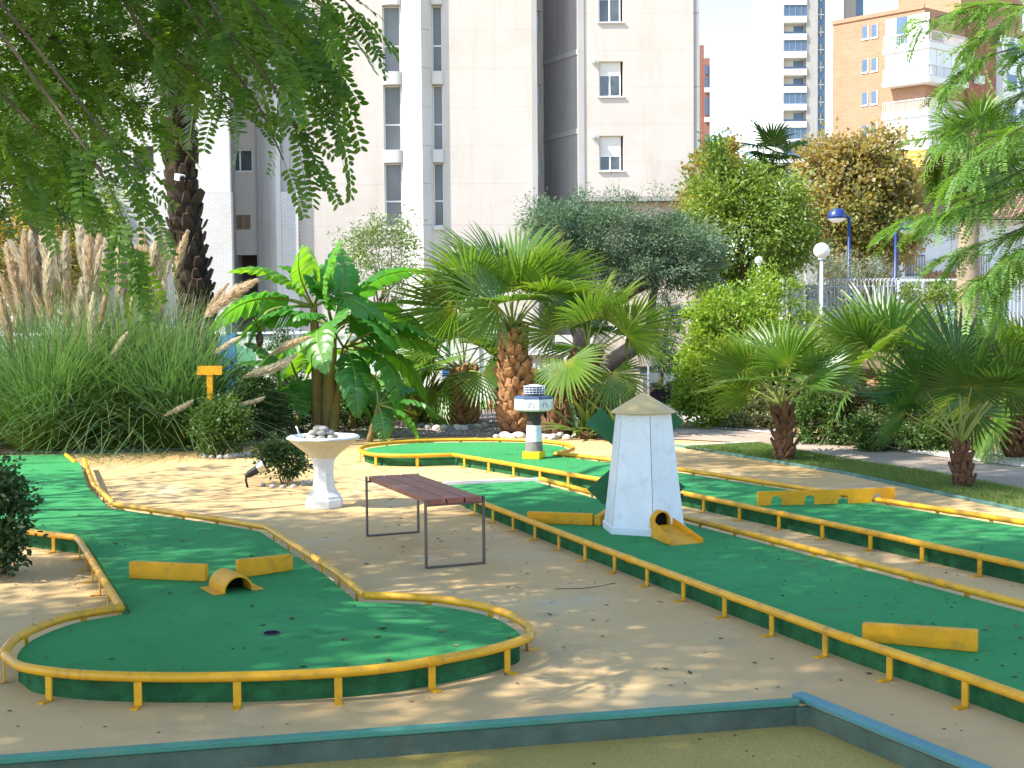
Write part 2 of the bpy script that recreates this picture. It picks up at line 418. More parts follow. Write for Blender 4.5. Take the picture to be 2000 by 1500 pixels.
    m, nt, out = nmat('frosted_glass')
    bsdf(nt, out, mixc(nt, noise(nt, 0.5, 3, 0.5, objco(nt), 0.3, 0.7), (0.12, 0.125, 0.125), (0.2, 0.21, 0.21)), 0.35, 0.5)
    M['frosted'] = m
    M['blue_glass'] = paint('blue_glass', (0.085, 0.14, 0.22), 0.2, 0.4, 0.15, 0.6, bmp=0.0)
    M['frame_white'] = paint('white_frame', (0.8, 0.8, 0.8), 0.04, 3, 0.4, 0.4)
    M['shutter'] = paint('shutter_slats', (0.72, 0.68, 0.62), 0.06, 3, 0.6, 0.25)
    M['alu'] = paint('white_aluminium', (0.74, 0.74, 0.75), 0.05, 2, 0.4, 0.4)
    M['awning'] = paint('orange_awning', (0.82, 0.27, 0.05), 0.06, 3, 0.8, 0.1)
    M['awning_pale'] = paint('awning_stripe', (0.85, 0.45, 0.12), 0.06, 3, 0.8, 0.1)
    M['vent'] = paint('tan_vent', (0.36, 0.25, 0.16), 0.1, 6, 0.7)
    M['brown_dark'] = paint('dark_doorway', (0.09, 0.06, 0.05), 0.2, 2, 0.7)
    M['roof_tile'] = paint('roof_tile', (0.33, 0.2, 0.14), 0.25, 3, 0.85, 0.1, (0.45, 0.3, 0.2), 0.5, 0.4, 20)
    M['terracotta'] = paint('terracotta', (0.50, 0.24, 0.14), 0.25, 5, 0.85, 0.1)
    M['lamp_blue'] = paint('blue_lamp_paint', (0.012, 0.035, 0.17), 0.12, 4, 0.35, 0.5)
    M['globe'] = paint('globe_glass', (0.86, 0.86, 0.84), 0.03, 3, 0.3, 0.4)
    M['fence_grey'] = paint('grey_fence', (0.45, 0.46, 0.47), 0.1, 3, 0.5, 0.4)
    M['stone_wall'] = paint('yellow_stone', (0.50, 0.345, 0.165), 0.3, 5, 0.9, 0.1, (0.62, 0.47, 0.28), 0.7, 0.6, 18)
    M['mortar'] = paint('wall_core', (0.24, 0.165, 0.085), 0.2, 5, 0.95, 0.05)
    M['play_blue'] = paint('play_blue', (0.035, 0.19, 0.52), 0.1, 3, 0.4, 0.4)
    M['play_green'] = paint('play_green', (0.16, 0.40, 0.25), 0.1, 3, 0.45, 0.4)
    M['play_orange'] = paint('play_orange', (0.62, 0.20, 0.07), 0.15, 3, 0.55, 0.3)
    M['play_red'] = paint('play_red', (0.58, 0.03, 0.02), 0.1, 3, 0.45, 0.4)
    M['post_green'] = paint('dark_green_post', (0.02, 0.07, 0.06), 0.2, 3, 0.5, 0.4)
    M['pale_green'] = paint('pale_green', (0.35, 0.48, 0.25), 0.1, 3, 0.6, 0.3)
    M['grey_blue'] = paint('grey_blue_wall', (0.2, 0.25, 0.26), 0.12, 2, 0.8, 0.15)
    M['tyre'] = paint('tyre', (0.02, 0.02, 0.02), 0.1, 5, 0.8, 0.1)
    M['red_flower'] = paint('red_flower', (0.62, 0.02, 0.015), 0.1, 9, 0.6, 0.2)
    M['pink_flower'] = paint('pink_flower', (0.6, 0.12, 0.3), 0.1, 9, 0.6, 0.2)
    M['bud'] = paint('banana_bud', (0.075, 0.03, 0.035), 0.2, 9, 0.5, 0.3)
make_materials()

# ------------------------------------------------------------------ building blocks
def rootloc(o):
    v = Vector((0, 0, 0))
    while o is not None:
        v += o.location
        o = o.parent
    return v

def props(o, label=None, category=None, group=None, kind=None):
    for k, v in (("label", label), ("category", category), ('group', group), ('kind', kind)):
        if v:
            o[k] = v
    return o

def thing(name, label, cat, loc=(0, 0, 0), group=None):
    o = bpy.data.objects.new(name, None)
    o.empty_display_size = 0.1
    COL.objects.link(o)
    o.location = loc
    return props(o, label, cat, group)

class MB:
    """collects shapes in world coordinates; build() links them as one mesh object"""
    def __init__(s):
        s.v, s.f, s.mi, s.t = [], [], [], []
    def add(s, vs, fs, mi=0, t=None):
        o = len(s.v)
        s.v += [tuple(p) for p in vs]
        s.f += [tuple(i + o for i in f) for f in fs]
        s.mi += [mi] * len(fs)
        s.t += list(t) if t is not None else [0.0] * len(vs)
        return s
    def box(s, x0, x1, y0, y1, z0, z1, mi=0, rz=0.0, piv=None):
        vs = [(x, y, z) for z in (z0, z1) for y in (y0, y1) for x in (x0, x1)]
        if rz:
            px, py = piv or ((x0 + x1) / 2, (y0 + y1) / 2)
            c, n = math.cos(rz), math.sin(rz)
            vs = [(px + (x - px) * c - (y - py) * n, py + (x - px) * n + (y - py) * c, z) for x, y, z in vs]
        return s.add(vs, [(0, 2, 3, 1), (4, 5, 7, 6), (0, 1, 5, 4), (2, 6, 7, 3), (0, 4, 6, 2), (1, 3, 7, 5)], mi)
    def bar(s, a, b, w, h, up=(0, 0, 1), mi=0):
        """box beam from a to b, w across, h along up"""
        a, b = Vector(a), Vector(b)
        d = (b - a).normalized()
        u = Vector(up)
        x = d.cross(u)
        if x.length < 1e-4:
            x = d.cross(Vector((1, 0, 0)))
        x.normalize()
        u = x.cross(d).normalized()
        vs = []
        for p in (a, b):
            for i, j in ((-1, -1), (1, -1), (1, 1), (-1, 1)):
                vs.append(p + x * (i * w / 2) + u * (j * h / 2))
        return s.add(vs, [(0, 1, 2, 3), (7, 6, 5, 4), (0, 4, 5, 1), (1, 5, 6, 2), (2, 6, 7, 3), (3, 7, 4, 0)], mi)
    def tube(s, pts, r, n=8, mi=0, cap=True, closed=False):
        pts = [Vector(p) for p in pts]
        k = len(pts)
        rs = r if isinstance(r, (list, tuple)) else [r] * k
        vs, fs = [], []
        prev = None
        for i, p in enumerate(pts):
            if closed:
                d = pts[(i + 1) % k] - pts[i - 1]
            else:
                d = pts[min(i + 1, k - 1)] - pts[max(i - 1, 0)]
            d.normalize()
            if prev is None:
                x = d.cross(Vector((0, 0, 1)))
                if x.length < 1e-3:
                    x = d.cross(Vector((1, 0, 0)))
            else:
                x = prev - d * prev.dot(d)
            x.normalize()
            prev = x
            y = d.cross(x)
            for j in range(n):
                a = 2 * math.pi * j / n
                vs.append(p + (x * math.cos(a) + y * math.sin(a)) * rs[i])
        for i in range(k if closed else k - 1):
            for j in range(n):
                a, b = i * n + j, i * n + (j + 1) % n
                c, d2 = ((i + 1) % k) * n + (j + 1) % n, ((i + 1) % k) * n + j
                fs.append((a, b, c, d2))
        if cap and not closed:
            fs.append(tuple(range(n - 1, -1, -1)))
            fs.append(tuple((k - 1) * n + j for j in range(n)))
        return s.add(vs, fs, mi)
    def lathe(s, cx, cy, prof, n=24, rot=0.0, mi=0, wob=None, cap=True):
        vs, fs = [], []
        for i, (r, z) in enumerate(prof):
            for j in range(n):
                a = rot + 2 * math.pi * j / n
                q = r * (wob(i, j, a) if wob else 1)
                vs.append((cx + q * math.cos(a), cy + q * math.sin(a), z))
        for i in range(len(prof) - 1):
            for j in range(n):
                a, b = i * n + j, i * n + (j + 1) % n
                fs.append((a, b, b + n, a + n))
        if cap:
            fs.append(tuple(range(n - 1, -1, -1)))
            fs.append(tuple((len(prof) - 1) * n + j for j in range(n)))
        return s.add(vs, fs, mi)
    def prism(s, poly, z0, z1, mi=0, top=True, bot=True):
        if sum(poly[i - 1][0] * poly[i][1] - poly[i][0] * poly[i - 1][1] for i in range(len(poly))) < 0:
            poly = poly[::-1]
        n = len(poly)
        vs = [(x, y, z0) for x, y in poly] + [(x, y, z1) for x, y in poly]
        fs = [(i, (i + 1) % n, n + (i + 1) % n, n + i) for i in range(n)]
        if top:
            fs.append(tuple(range(n, 2 * n)))
        if bot:
            fs.append(tuple(range(n - 1, -1, -1)))
        return s.add(vs, fs, mi)
    def arr(s, V, F, t=None, mi=0):
        return s.add([tuple(p) for p in V], [tuple(int(i) for i in f) for f in F], mi, t)
    def build(s, name, mat, parent=None, smooth=False, bevel=0.0, auto=None, **kw):
        me = bpy.data.meshes.new(name)
        o = bpy.data.objects.new(name, me)
        COL.objects.link(o)
        v = s.v
        if parent is not None:
            o.parent = parent
            q = rootloc(parent)
            v = [(a - q.x, b - q.y, c - q.z) for a, b, c in v]
        me.from_pydata(v, [], s.f)
        mats = mat if isinstance(mat, (list, tuple)) else [mat]
        for m in mats:
            me.materials.append(m)
        if len(mats) > 1:
            me.polygons.foreach_set('material_index', s.mi)
        if any(s.t):
            at = me.attributes.new('t', 'FLOAT', 'POINT')
            at.data.foreach_set('value', s.t)
        if smooth or auto:
            me.polygons.foreach_set('use_smooth', [True] * len(me.polygons))
        if auto:
            me.set_sharp_from_angle(angle=rad(auto))
        if bevel:
            b = o.modifiers.new('bevel', 'BEVEL')
            b.width = bevel
            b.segments = 2
            b.limit_method = 'ANGLE'
            b.angle_limit = rad(40)
        me.update()
        return props(o, **kw)

def np_mesh(name, V, F, mat, parent=None, t=None, smooth=False):
    """big mesh from arrays: V (n,3), F (m,k)"""
    me = bpy.data.meshes.new(name)
    V = np.asarray(V, dtype=np.float32)
    if parent is not None:
        V = V - np.array(rootloc(parent), dtype=np.float32)
    F = np.asarray(F, dtype=np.int32)
    m, k = F.shape
    me.vertices.add(len(V))
    me.vertices.foreach_set('co', V.ravel())
    me.loops.add(m * k)
    me.loops.foreach_set('vertex_index', F.ravel())
    me.polygons.add(m)
    me.polygons.foreach_set('loop_start', np.arange(0, m * k, k, dtype=np.int32))
    if t is not None:
        at = me.attributes.new('t', 'FLOAT', 'POINT')
        at.data.foreach_set('value', np.asarray(t, dtype=np.float32))
    if smooth:
        me.polygons.foreach_set('use_smooth', np.ones(m, dtype=bool))
    me.update(calc_edges=True)
    me.validate()
    me.materials.append(mat)
    o = bpy.data.objects.new(name, me)
    COL.objects.link(o)
    if parent is not None:
        o.parent = parent
    return o

def unit(a):
    return a / np.maximum(np.linalg.norm(a, axis=-1, keepdims=True), 1e-9)

def leaf_quads(P, size, rng, aspect=0.45, up=0.5, droop=0.0, axis=None, wide=0.5):
    """a folded leaf (two triangles sharing the midrib as one kite quad) at each point of P"""
    n = len(P)
    d = rng.normal(size=(n, 3)) if axis is None else axis + rng.normal(size=(n, 3)) * 0.55
    d[:, 2] -= droop
    d = unit(d)
    nr = rng.normal(size=(n, 3)) * (1 - up)
    nr[:, 2] += up
    nr = unit(nr - d * (nr * d).sum(1, keepdims=True))
    x = np.cross(d, nr)
    L = (size * rng.uniform(0.65, 1.3, n))[:, None]
    W = L * aspect * 0.5
    V = np.empty((n, 4, 3))
    V[:, 0] = P
    V[:, 1] = P + d * L * wide + x * W + nr * W * 0.35
    V[:, 2] = P + d * L
    V[:, 3] = P + d * L * wide - x * W + nr * W * 0.35
    F = np.arange(n * 4).reshape(n, 4)
    return V.reshape(-1, 3), F

def cat(parts):
    Vs, Fs, o = [], [], 0
    for V, F in parts:
        Vs.append(V)
        Fs.append(F + o)
        o += len(V)
    return np.concatenate(Vs), np.concatenate(Fs)

def blob_points(blobs, n, rng, ncl, spread, shell=0.55, zmin=None):
    """leaf positions: clusters spread through ellipsoids (c, r), thicker towards the shell"""
    w = np.array([b[1][0] * b[1][1] * b[1][2] for b in blobs]) ** 0.75
    w = w / w.sum()
    idx = rng.choice(len(blobs), ncl, p=w)
    C = np.array([b[0] for b in blobs], float)[idx]
    R = np.array([b[1] for b in blobs], float)[idx]
    u = unit(rng.normal(size=(ncl, 3)))
    rr = shell + (1 - shell) * rng.random((ncl, 1)) ** 0.7
    lone = rng.random((ncl, 1)) < 0.28
    rr = np.where(lone, rr * rng.random((ncl, 1)) ** 0.4, rr)
    K = C + u * R * rr
    s = spread * rng.uniform(0.5, 1.5, ncl)
    k = rng.integers(0, ncl, n)
    P = K[k] + rng.normal(size=(n, 3)) * s[k][:, None] * np.array([1, 1, 0.75])
    out = unit(P - C[k])
    if zmin is not None:
        keep = P[:, 2] > zmin
        P, out = P[keep], out[keep]
    return P, out, K

def wander(a, b, k, amp, rnd, sag=0.0):
    a, b = Vector(a), Vector(b)
    L = (b - a).length
    pts = []
    for i in range(k + 1):
        t = i / k
        p = a.lerp(b, t)
        if 0 < i < k:
            p = p + Vector((rnd.gauss(0, 1), rnd.gauss(0, 1), rnd.gauss(0, 0.6))) * amp * L
        p.z += sag * 4 * t * (1 - t)
        pts.append(p)
    return pts

def tree(name, label, loc, trunk_r, height, blobs, n, size, mat, seed, ncl=140, spread=0.25, aspect=0.45, barkm=None,
         group=None, trunk_top=None, shell=0.55, limbs=7, catg='tree', up=0.45, stems=1, lean=(0, 0), outw=0.8, zmin=0.05, droop=0.15):
    """trunk, limbs that reach into the crown, and a crown of single leaves in clusters"""
    rng = np.random.default_rng(seed)
    rnd = random.Random(seed)
    T = thing(name, label, catg, loc, group)
    b = Vector(loc)
    top = Vector(trunk_top) if trunk_top else b + Vector((lean[0], lean[1], height))
    tr = MB()
    for s in range(stems):
        off = Vector((rnd.gauss(0, 1), rnd.gauss(0, 1), 0)) * (0.0 if stems == 1 else trunk_r * 2.2)
        pts = wander(b + off - Vector((0, 0, 0.05)), top + off * 2.5, 5, 0.03, rnd)
        tr.tube(pts, [trunk_r * (1.25 - 0.65 * i / 5) for i in range(6)], 9)
    tr.build('trunk', barkm or M['bark'], T, smooth=True)
    P, out, K = blob_points(blobs, n, rng, ncl, spread, shell, zmin)
    br = MB()
    pick = rng.choice(len(K), min(limbs, len(K)), replace=False)
    for i in pick:
        q = Vector(K[i])
        s0 = b.lerp(top, rnd.uniform(0.7, 1.0))
        pts = wander(s0, q, 4, 0.06, rnd, sag=(q - s0).length * 0.05)
        r0 = trunk_r * rnd.uniform(0.25, 0.5)
        br.tube(pts, [r0 * (1 - 0.2 * j) for j in range(5)], 5)
    br.build('branch', barkm or M['bark'], T, smooth=True)
    V, F = leaf_quads(P, size, rng, aspect, up, droop, out * outw)
    np_mesh('crown', V, F, mat, T)
    return T

def bush(name, label, blobs, n, size, mat, seed, loc, ncl=90, spread=0.1, aspect=0.5, shell=0.5, group=None, stems=6, up=0.4, stem_r=0.012, zmin=0.01, catg='shrub', outw=0.8):
    rng = np.random.default_rng(seed)
    rnd = random.Random(seed)
    T = thing(name, label, catg, loc, group)
    P, out, K = blob_points(blobs, n, rng, ncl, spread, shell, zmin)
    st = MB()
    for i in range(stems):
        q = Vector(K[rng.integers(0, len(K))])
        s0 = Vector((loc[0] + rnd.gauss(0, 0.12 * blobs[0][1][0]), loc[1] + rnd.gauss(0, 0.12), loc[2] - 0.03))
        st.tube(wander(s0, q, 3, 0.05, rnd), [stem_r * f for f in (1.2, 1.0, 0.75, 0.45)], 5)
    st.build('stem', M['bark'], T, smooth=True)
    V, F = leaf_quads(P, size, rng, aspect, up, 0.0, out * outw)
    np_mesh('foliage', V, F, mat, T)
    return T

def poly_offset(poly, d):
    """shift a closed outline inwards by d"""
    A = sum(poly[i - 1][0] * poly[i][1] - poly[i][0] * poly[i - 1][1] for i in range(len(poly)))
    sgn = 1 if A > 0 else -1
    out = []
    n = len(poly)
    for i in range(n):
        p0, p1, p2 = Vector(poly[i - 1]), Vector(poly[i]), Vector(poly[(i + 1) % n])
        a = (p1 - p0).normalized()
        b = (p2 - p1).normalized()
        na, nb = Vector((-a.y, a.x)) * sgn, Vector((-b.y, b.x)) * sgn
        m = na + nb
        L = m.length
        m = m / L if L > 1e-4 else na
        q = p1 + m * (d / max(0.45, m.dot(na)))
        out.append((q.x, q.y))
    return out

def spline(pts, k=6):
    """smooth curve through points (Catmull-Rom)"""
    P = [Vector(p) for p in pts]
    P = [P[0] * 2 - P[1]] + P + [P[-1] * 2 - P[-2]]
    out = []
    for i in range(1, len(P) - 2):
        for j in range(k):
            t = j / k
            a, b, c, d = P[i - 1:i + 3]
            out.append(0.5 * ((2 * b) + (c - a) * t + (2 * a - 5 * b + 4 * c - d) * t * t + (3 * b - a - 3 * c + d) * t ** 3))
    out.append(P[-2])
    return [tuple(p) for p in out]

def along(pts, step, start=0.0):
    """points and directions every step along a polyline"""
    res, acc = [], start
    for a, b in zip(pts[:-1], pts[1:]):
        a, b = Vector(a), Vector(b)
        L = (b - a).length
        while acc <= L:
            res.append((a.lerp(b, acc / L), (b - a).normalized()))
            acc += step
        acc -= L
    return res

def link_copy(src, parent, mat=None, name=None):
    o = src.copy()
    COL.objects.link(o)
    o.parent = parent
    if mat is not None:
        o.matrix_local = mat
    return o

def mesh_obj(name, me, parent, mat):
    o = bpy.data.objects.new(name, me)
    COL.objects.link(o)
    o.parent = parent
    o.matrix_local = mat
    return o

# ------------------------------------------------------------------ leaves with a shape of their own (shared meshes)
def mesh_from(mb, name, mats, smooth=False):
    me = bpy.data.meshes.new(name)
    me.from_pydata(mb.v, [], mb.f)
    for m in mats:
        me.materials.append(m)
    if len(mats) > 1:
        me.polygons.foreach_set('material_index', mb.mi)
    at = me.attributes.new('t', 'FLOAT', 'POINT')
    at.data.foreach_set('value', mb.t)
    if smooth:
        me.polygons.foreach_set('use_smooth', [True] * len(me.polygons))
    me.update()
    return me

def fan_mesh(seed, mats, R=1.0, pet=0.9, nseg=34, spread=235, droop=25, cup=0.12, tip=0.25, petr=0.016, split=0.52):
    """palmate frond: petiole along +X, then a pleated fan whose outer half is split into fingers"""
    rnd = random.Random(seed)
    mb = MB()
    pts = [Vector((pet * i / 4, 0, 0.07 * pet * math.sin(math.pi * i / 4 * 0.9))) for i in range(5)]
    mb.tube(pts, [petr * 1.6, petr * 1.2, petr, petr * 0.85, petr * 0.7], 5, mi=1)
    hub = pts[-1]
    dr = rad(droop)
    da = rad(spread) / nseg
    def place(r, a, off, sag):
        x, y = r * math.cos(a) - off * math.sin(a), r * math.sin(a) + off * math.cos(a)
        q = r / R
        z = cup * R * (abs(a) / rad(spread / 2)) ** 2 * q * 0.9 - sag
        c, n = math.cos(dr), math.sin(dr)
        return (hub.x + x * c + z * n, hub.y + y, hub.z - x * n + z * c)
    for i in range(nseg):
        a = -rad(spread) / 2 + da * (i + 0.5) + rnd.gauss(0, 0.012)
        L = R * (0.66 + 0.34 * math.cos(a * 0.72)) * rnd.uniform(0.92, 1.05)
        bend = rnd.gauss(0, 0.02)
        drop = tip * rnd.uniform(0.3, 1.7)
        vs, ts = [], []
        rows = [(0.03, 1.0), (0.3, 1.0), (split, 0.98), (0.72, 0.70), (0.88, 0.36)]
        for q, wf in rows:
            r = L * q
            w = math.tan(da / 2) * min(r, L * (split + 0.02)) * wf
            sag = drop * R * max(0, q - 0.5) ** 2 * 1.6
            fold = w * 0.55
            vs += [place(r, a + bend * q, -w, sag + fold), place(r, a + bend * q, 0, sag), place(r, a + bend * q, w, sag + fold)]
            ts += [q * 0.97] * 3
        vs.append(place(L, a + bend, 0, drop * R * 0.4 * rnd.uniform(0.7, 1.5)))
        ts.append(1.0)
        fs = []
        for k in range(len(rows) - 1):
            for s in (0, 1):
                o = k * 3 + s
                fs.append((o, o + 1, o + 4, o + 3))
        o = (len(rows) - 1) * 3
        fs += [(o, o + 1, o + 3), (o + 1, o + 2, o + 3)]
        mb.add(vs, fs, 0, ts)
    return mesh_from(mb, 'fan_frond', mats)

def feather_mesh(seed, mats, L=2.6, n=70, leaf=0.42, w=0.022, arch=0.9, vee=0.45):
    """pinnate palm frond along +X arching down, two rows of narrow leaflets"""
    rnd = random.Random(seed)
    mb = MB()
    def spine(t):
        return Vector((L * (t - 0.12 * t * t * arch), 0, L * (0.10 * math.sin(t * 2.2) - 0.34 * arch * t ** 2.2)))
    pts = [spine(i / 12) for i in range(13)]
    mb.tube(pts, [0.02 * (1.25 - i / 12) for i in range(13)], 5, mi=1)
    for i in range(n):
        t = 0.1 + 0.9 * i / n
        p = spine(t)
        d = (spine(min(1, t + 0.02)) - spine(t - 0.02)).normalized()
        ll = leaf * math.sin(math.pi * (0.12 + 0.86 * t) ** 0.8) * rnd.uniform(0.85, 1.1) + 0.05
        for s in (-1, 1):
            ang = rnd.uniform(0.55, 0.8)
            v = (d * math.cos(ang * 1.2) + Vector((0, s, 0)) * math.sin(ang * 1.2) + Vector((0, 0, vee * rnd.uniform(0.3, 1.2)))).normalized()
            side = v.cross(Vector((0, 0, 1))).normalized()
            q1 = p + v * ll * 0.5 + Vector((0, 0, -0.02))
            q2 = p + v * ll + Vector((0, 0, -ll * rnd.uniform(0.12, 0.4)))
            mb.add([p - side * w * 0.3, p + side * w * 0.3, q1 + side * w * 0.5, q1 - side * w * 0.5, q2],
                   [(0, 1, 2, 3), (3, 2, 4)], 0, [0.1, 0.1, 0.5, 0.5, 1.0])
    return mesh_from(mb, 'feather_frond', mats)

def sword_mesh(seed, mat, L=1.0, w=0.045, arch=0.35):
    rnd = random.Random(seed)
    mb = MB()
    k = 7
    vs, ts, fs = [], [], []
    for i in range(k + 1):
        t = i / k
        p = Vector((L * t * (1 - 0.1 * arch * t), rnd.gauss(0, 0.004), -arch * L * 0.5 * t ** 2.6))
        ww = w * (0.55 + 1.0 * math.sin(math.pi * min(1, t * 0.9 + 0.05))) * (1 - t ** 3) * 0.6 + 0.001
        vs += [p + Vector((0, -ww, ww * 0.5)), p, p + Vector((0, ww, ww * 0.5))]
        ts += [t] * 3
    for i in range(k):
        for s in (0, 1):
            o = i * 3 + s
            fs.append((o, o + 1, o + 4, o + 3))
    mb.add(vs, fs, 0, ts)
    return mesh_from(mb, 'sword_leaf', [mat], True)

def banana_mesh(seed, mats, L=1.3, W=0.26, arch=0.8, pet=0.35, fold=0.35, tear=0.3):
    """banana leaf: petiole and midrib along +X, blade in strips that hang from the rib and are torn here and there"""
    rnd = random.Random(seed)
    mb = MB()
    T = pet + L
    def spine(u):
        t = u / T
        return Vector((u * (1 - 0.16 * arch * t * t), 0, T * (0.10 * math.sin(min(t, 1) * 2.4) - 0.42 * arch * t ** 2.4)))
    mb.tube([spine(T * i / 12) for i in range(13)], [0.028 - 0.0021 * i for i in range(13)], 6, mi=1)
    n = 26
    for s in (-1, 1):
        prev = None
        for i in range(n + 1):
            t = i / n
            p = spine(pet + L * t)
            w = W * (math.sin(math.pi * (0.06 + 0.93 * t) ** 0.72) ** 0.7) * (1 + 0.05 * math.sin(i * 1.7 + seed)) + 0.004
            ripple = 0.018 * math.sin(i * 2.1 + s) + rnd.gauss(0, 0.007)
            fd = fold * (0.7 + 0.5 * t) + rnd.gauss(0, 0.05)
            fwd = 0.22 * w
            row = []
            for q in (0.0, 0.35, 0.7, 1.0):
                a = fd * (0.2 + q)
                row.append((p + Vector((fwd * q * q, s * w * q * math.cos(a), 0.05 * w * (1 - q) * q * 8 - w * q * math.sin(a) * q + ripple * q)), t))
            if prev is not None:
                gap = rnd.random() < tear
                vs, ts = [], []
                for a_, b_ in zip(prev, row):
                    vs += [a_[0], b_[0]]
                    ts += [a_[1], b_[1]]
                if gap:
                    # the strip hangs away from its neighbour
                    dz = rnd.uniform(0.015, 0.06)
                    for j in (2, 3, 4, 5, 6, 7):
                        vs[j] = vs[j] + Vector((rnd.uniform(-0.006, 0.006) + (0.01 if j % 2 == 0 else -0.006), 0, -dz * (j // 2) / 3))
                fs = [(0, 1, 3, 2), (2, 3, 5, 4), (4, 5, 7, 6)]
                mb.add(vs, fs, 0, ts)
            prev = row
    return mesh_from(mb, 'banana_leaf', mats, True)

def boot_mesh(mat, w=0.13, h=0.2, d=0.07):
    """stub of an old leaf stalk on a palm trunk: outward +X, up +Z"""
    mb = MB()
    mb.add([(0, -w / 2, 0), (0, w / 2, 0), (d * 0.8, w * 0.36, h * 0.35), (d * 0.8, -w * 0.36, h * 0.35), (d, w * 0.22, h * 0.95), (d, -w * 0.22, h * 0.95), (d * 0.3, w * 0.2, h), (d * 0.3, -w * 0.2, h), (0, w * 0.4, h * 0.6), (0, -w * 0.4, h * 0.6), (d * 1.1, 0, h * 0.5)],
           [(0, 1, 2, 10, 3), (3, 10, 5), (10, 4, 5), (10, 2, 4), (5, 4, 6, 7), (1, 8, 2), (2, 8, 6, 4), (0, 3, 9), (3, 5, 7, 9)])
    return mesh_from(mb, 'leaf_base', [mat])

def place(az, el, roll=0.0, scale=1.0, off=(0, 0, 0)):
    """+X of a leaf turned to azimuth az, elevation el (degrees), rolled about its own axis"""
    return (Matrix.Translation(off) @ Matrix.Rotation(rad(az), 4, 'Z') @ Matrix.Rotation(rad(-el), 4, 'Y') @ Matrix.Rotation(rad(roll), 4, 'X') @ Matrix.Scale(scale, 4))

FAN = {}
def fans(key, **kw):
    if key not in FAN:
        FAN[key] = [fan_mesh(sum(map(ord, key)) + i, [M[kw.get('mat', 'fan')], M['petiole']], **{k: v for k, v in kw.items() if k != 'mat'}, droop=d) for i, d in enumerate((12, 30, 48))]
    return FAN[key]

def fan_palm(label, loc, top, r0, r1, variants, n, R, seed, group=None, given=(), boots=(11, 12), bootmat='palm_boot', dry=0, elmin=-35, elmax=82, boot_h=0.2, boot_w=0.14, azoff=0.0, bulge=1.0, core='palm_core'):
    """fan palm: rough trunk with stubs of old stalks, fronds springing from the top"""
    rnd = random.Random(seed)
    T = thing('fan_palm', label, 'palm', loc, group)
    b, tp = Vector(loc), Vector(top)
    tr = MB()
    k = 9
    pts = [b.lerp(tp, i / k) for i in range(k + 1)]
    pts[0].z -= 0.05
    tr.tube(pts, [(r0 + (r1 - r0) * i / k) * (1 + 0.06 * math.sin(i * 2.3) + (bulge - 1) * math.sin(math.pi * min(1, i / k * 1.3)) ) for i in range(k + 1)], 14)
    tr.build('trunk', M[core], T, smooth=True)
    bm_ = boot_mesh(M[bootmat], boot_w, boot_h, boot_w * 0.42)
    rings, per = boots
    for i in range(rings):
        t = (i + 0.3) / rings
        c = b.lerp(tp, t) - b
        rr = (r0 + (r1 - r0) * t) * 0.93
        for j in range(per):
            az = (j + 0.5 * (i % 2)) * 360 / per + rnd.gauss(0, 5)
            a = rad(az)
            s = rnd.uniform(0.75, 1.2)
            m = (Matrix.Translation(c + Vector((rr * math.cos(a), rr * math.sin(a), rnd.gauss(0, 0.015)))) @ Matrix.Rotation(a, 4, 'Z')
                 @ Matrix.Rotation(rad(rnd.gauss(14, 9)), 4, 'Y') @ Matrix.Rotation(rad(rnd.gauss(0, 12)), 4, 'X') @ Matrix.Scale(s, 4))
            mesh_obj('leaf_base', bm_, T, m)
    crown = tp - b
    for (az, el, roll, s, v) in given:
        mesh_obj('frond', variants[v], T, place(az, el, roll, s, crown))
    for i in range(n):
        t = i / max(1, n - 1)
        az = i * 137.5 + rnd.gauss(0, 10) + azoff
        el = elmax + (elmin - elmax) * t ** 0.85 + rnd.gauss(0, 5)
        v = 0 if el > 45 else (1 if el > 5 else 2)
        mesh_obj('frond', variants[v], T, place(az, el, rnd.gauss(0, 28), R * rnd.uniform(0.85, 1.12), crown))
    if dry:
        fans('dry', mat='fan_dry', R=0.75, pet=0.5, nseg=18, spread=150, tip=0.5)
        for i in range(dry):
            f = mesh_obj('frond', FAN['dry'][2], T, place(i * 360 / dry + rnd.gauss(0, 12), rnd.uniform(-75, -50), rnd.gauss(0, 30), R * rnd.uniform(0.6, 0.9), crown - Vector((0, 0, 0.12))))
            f['label'] = 'dry brown hanging frond'
    return T

def pinnate(n_pairs, L, ll, lw, rng, curl=0.5):
    """one compound leaf as arrays: leaflets on both sides of a stalk along +X, hexagon leaflets of two quads"""
    Vs, Fs = [], []
    for i in range(n_pairs):
        t = 0.14 + 0.86 * (i + 0.5) / n_pairs
        p = np.array([L * t, 0, -curl * L * 0.35 * t * t])
        for s in (-1, 1):
            a = rad(rng.uniform(52, 72))
            d = np.array([math.cos(a), s * math.sin(a), rng.uniform(-0.35, 0.12)])
            d /= np.linalg.norm(d)
            x = np.cross(d, [0, 0, 1.0])
            x /= np.linalg.norm(x)
            q = ll * rng.uniform(0.8, 1.1) * (1 - 0.35 * abs(t - 0.5))
            w = lw * rng.uniform(0.85, 1.1) / 2
            o = len(Vs)
            Vs += [p, p + d * q * 0.3 + x * w, p + d * q * 0.75 + x * w * 0.85, p + d * q, p + d * q * 0.75 - x * w * 0.85, p + d * q * 0.3 - x * w]
            Fs += [(o, o + 1, o + 2, o + 3), (o, o + 3, o + 4, o + 5)]
    # stalk
    o = len(Vs)
    Vs += [np.array([0, 0.002, 0]), np.array([0, -0.002, 0]), np.array([L, -0.001, -curl * L * 0.35]), np.array([L, 0.001, -curl * L * 0.35])]
    Fs.append((o, o + 1, o + 2, o + 3))
    return np.array(Vs), np.array(Fs)

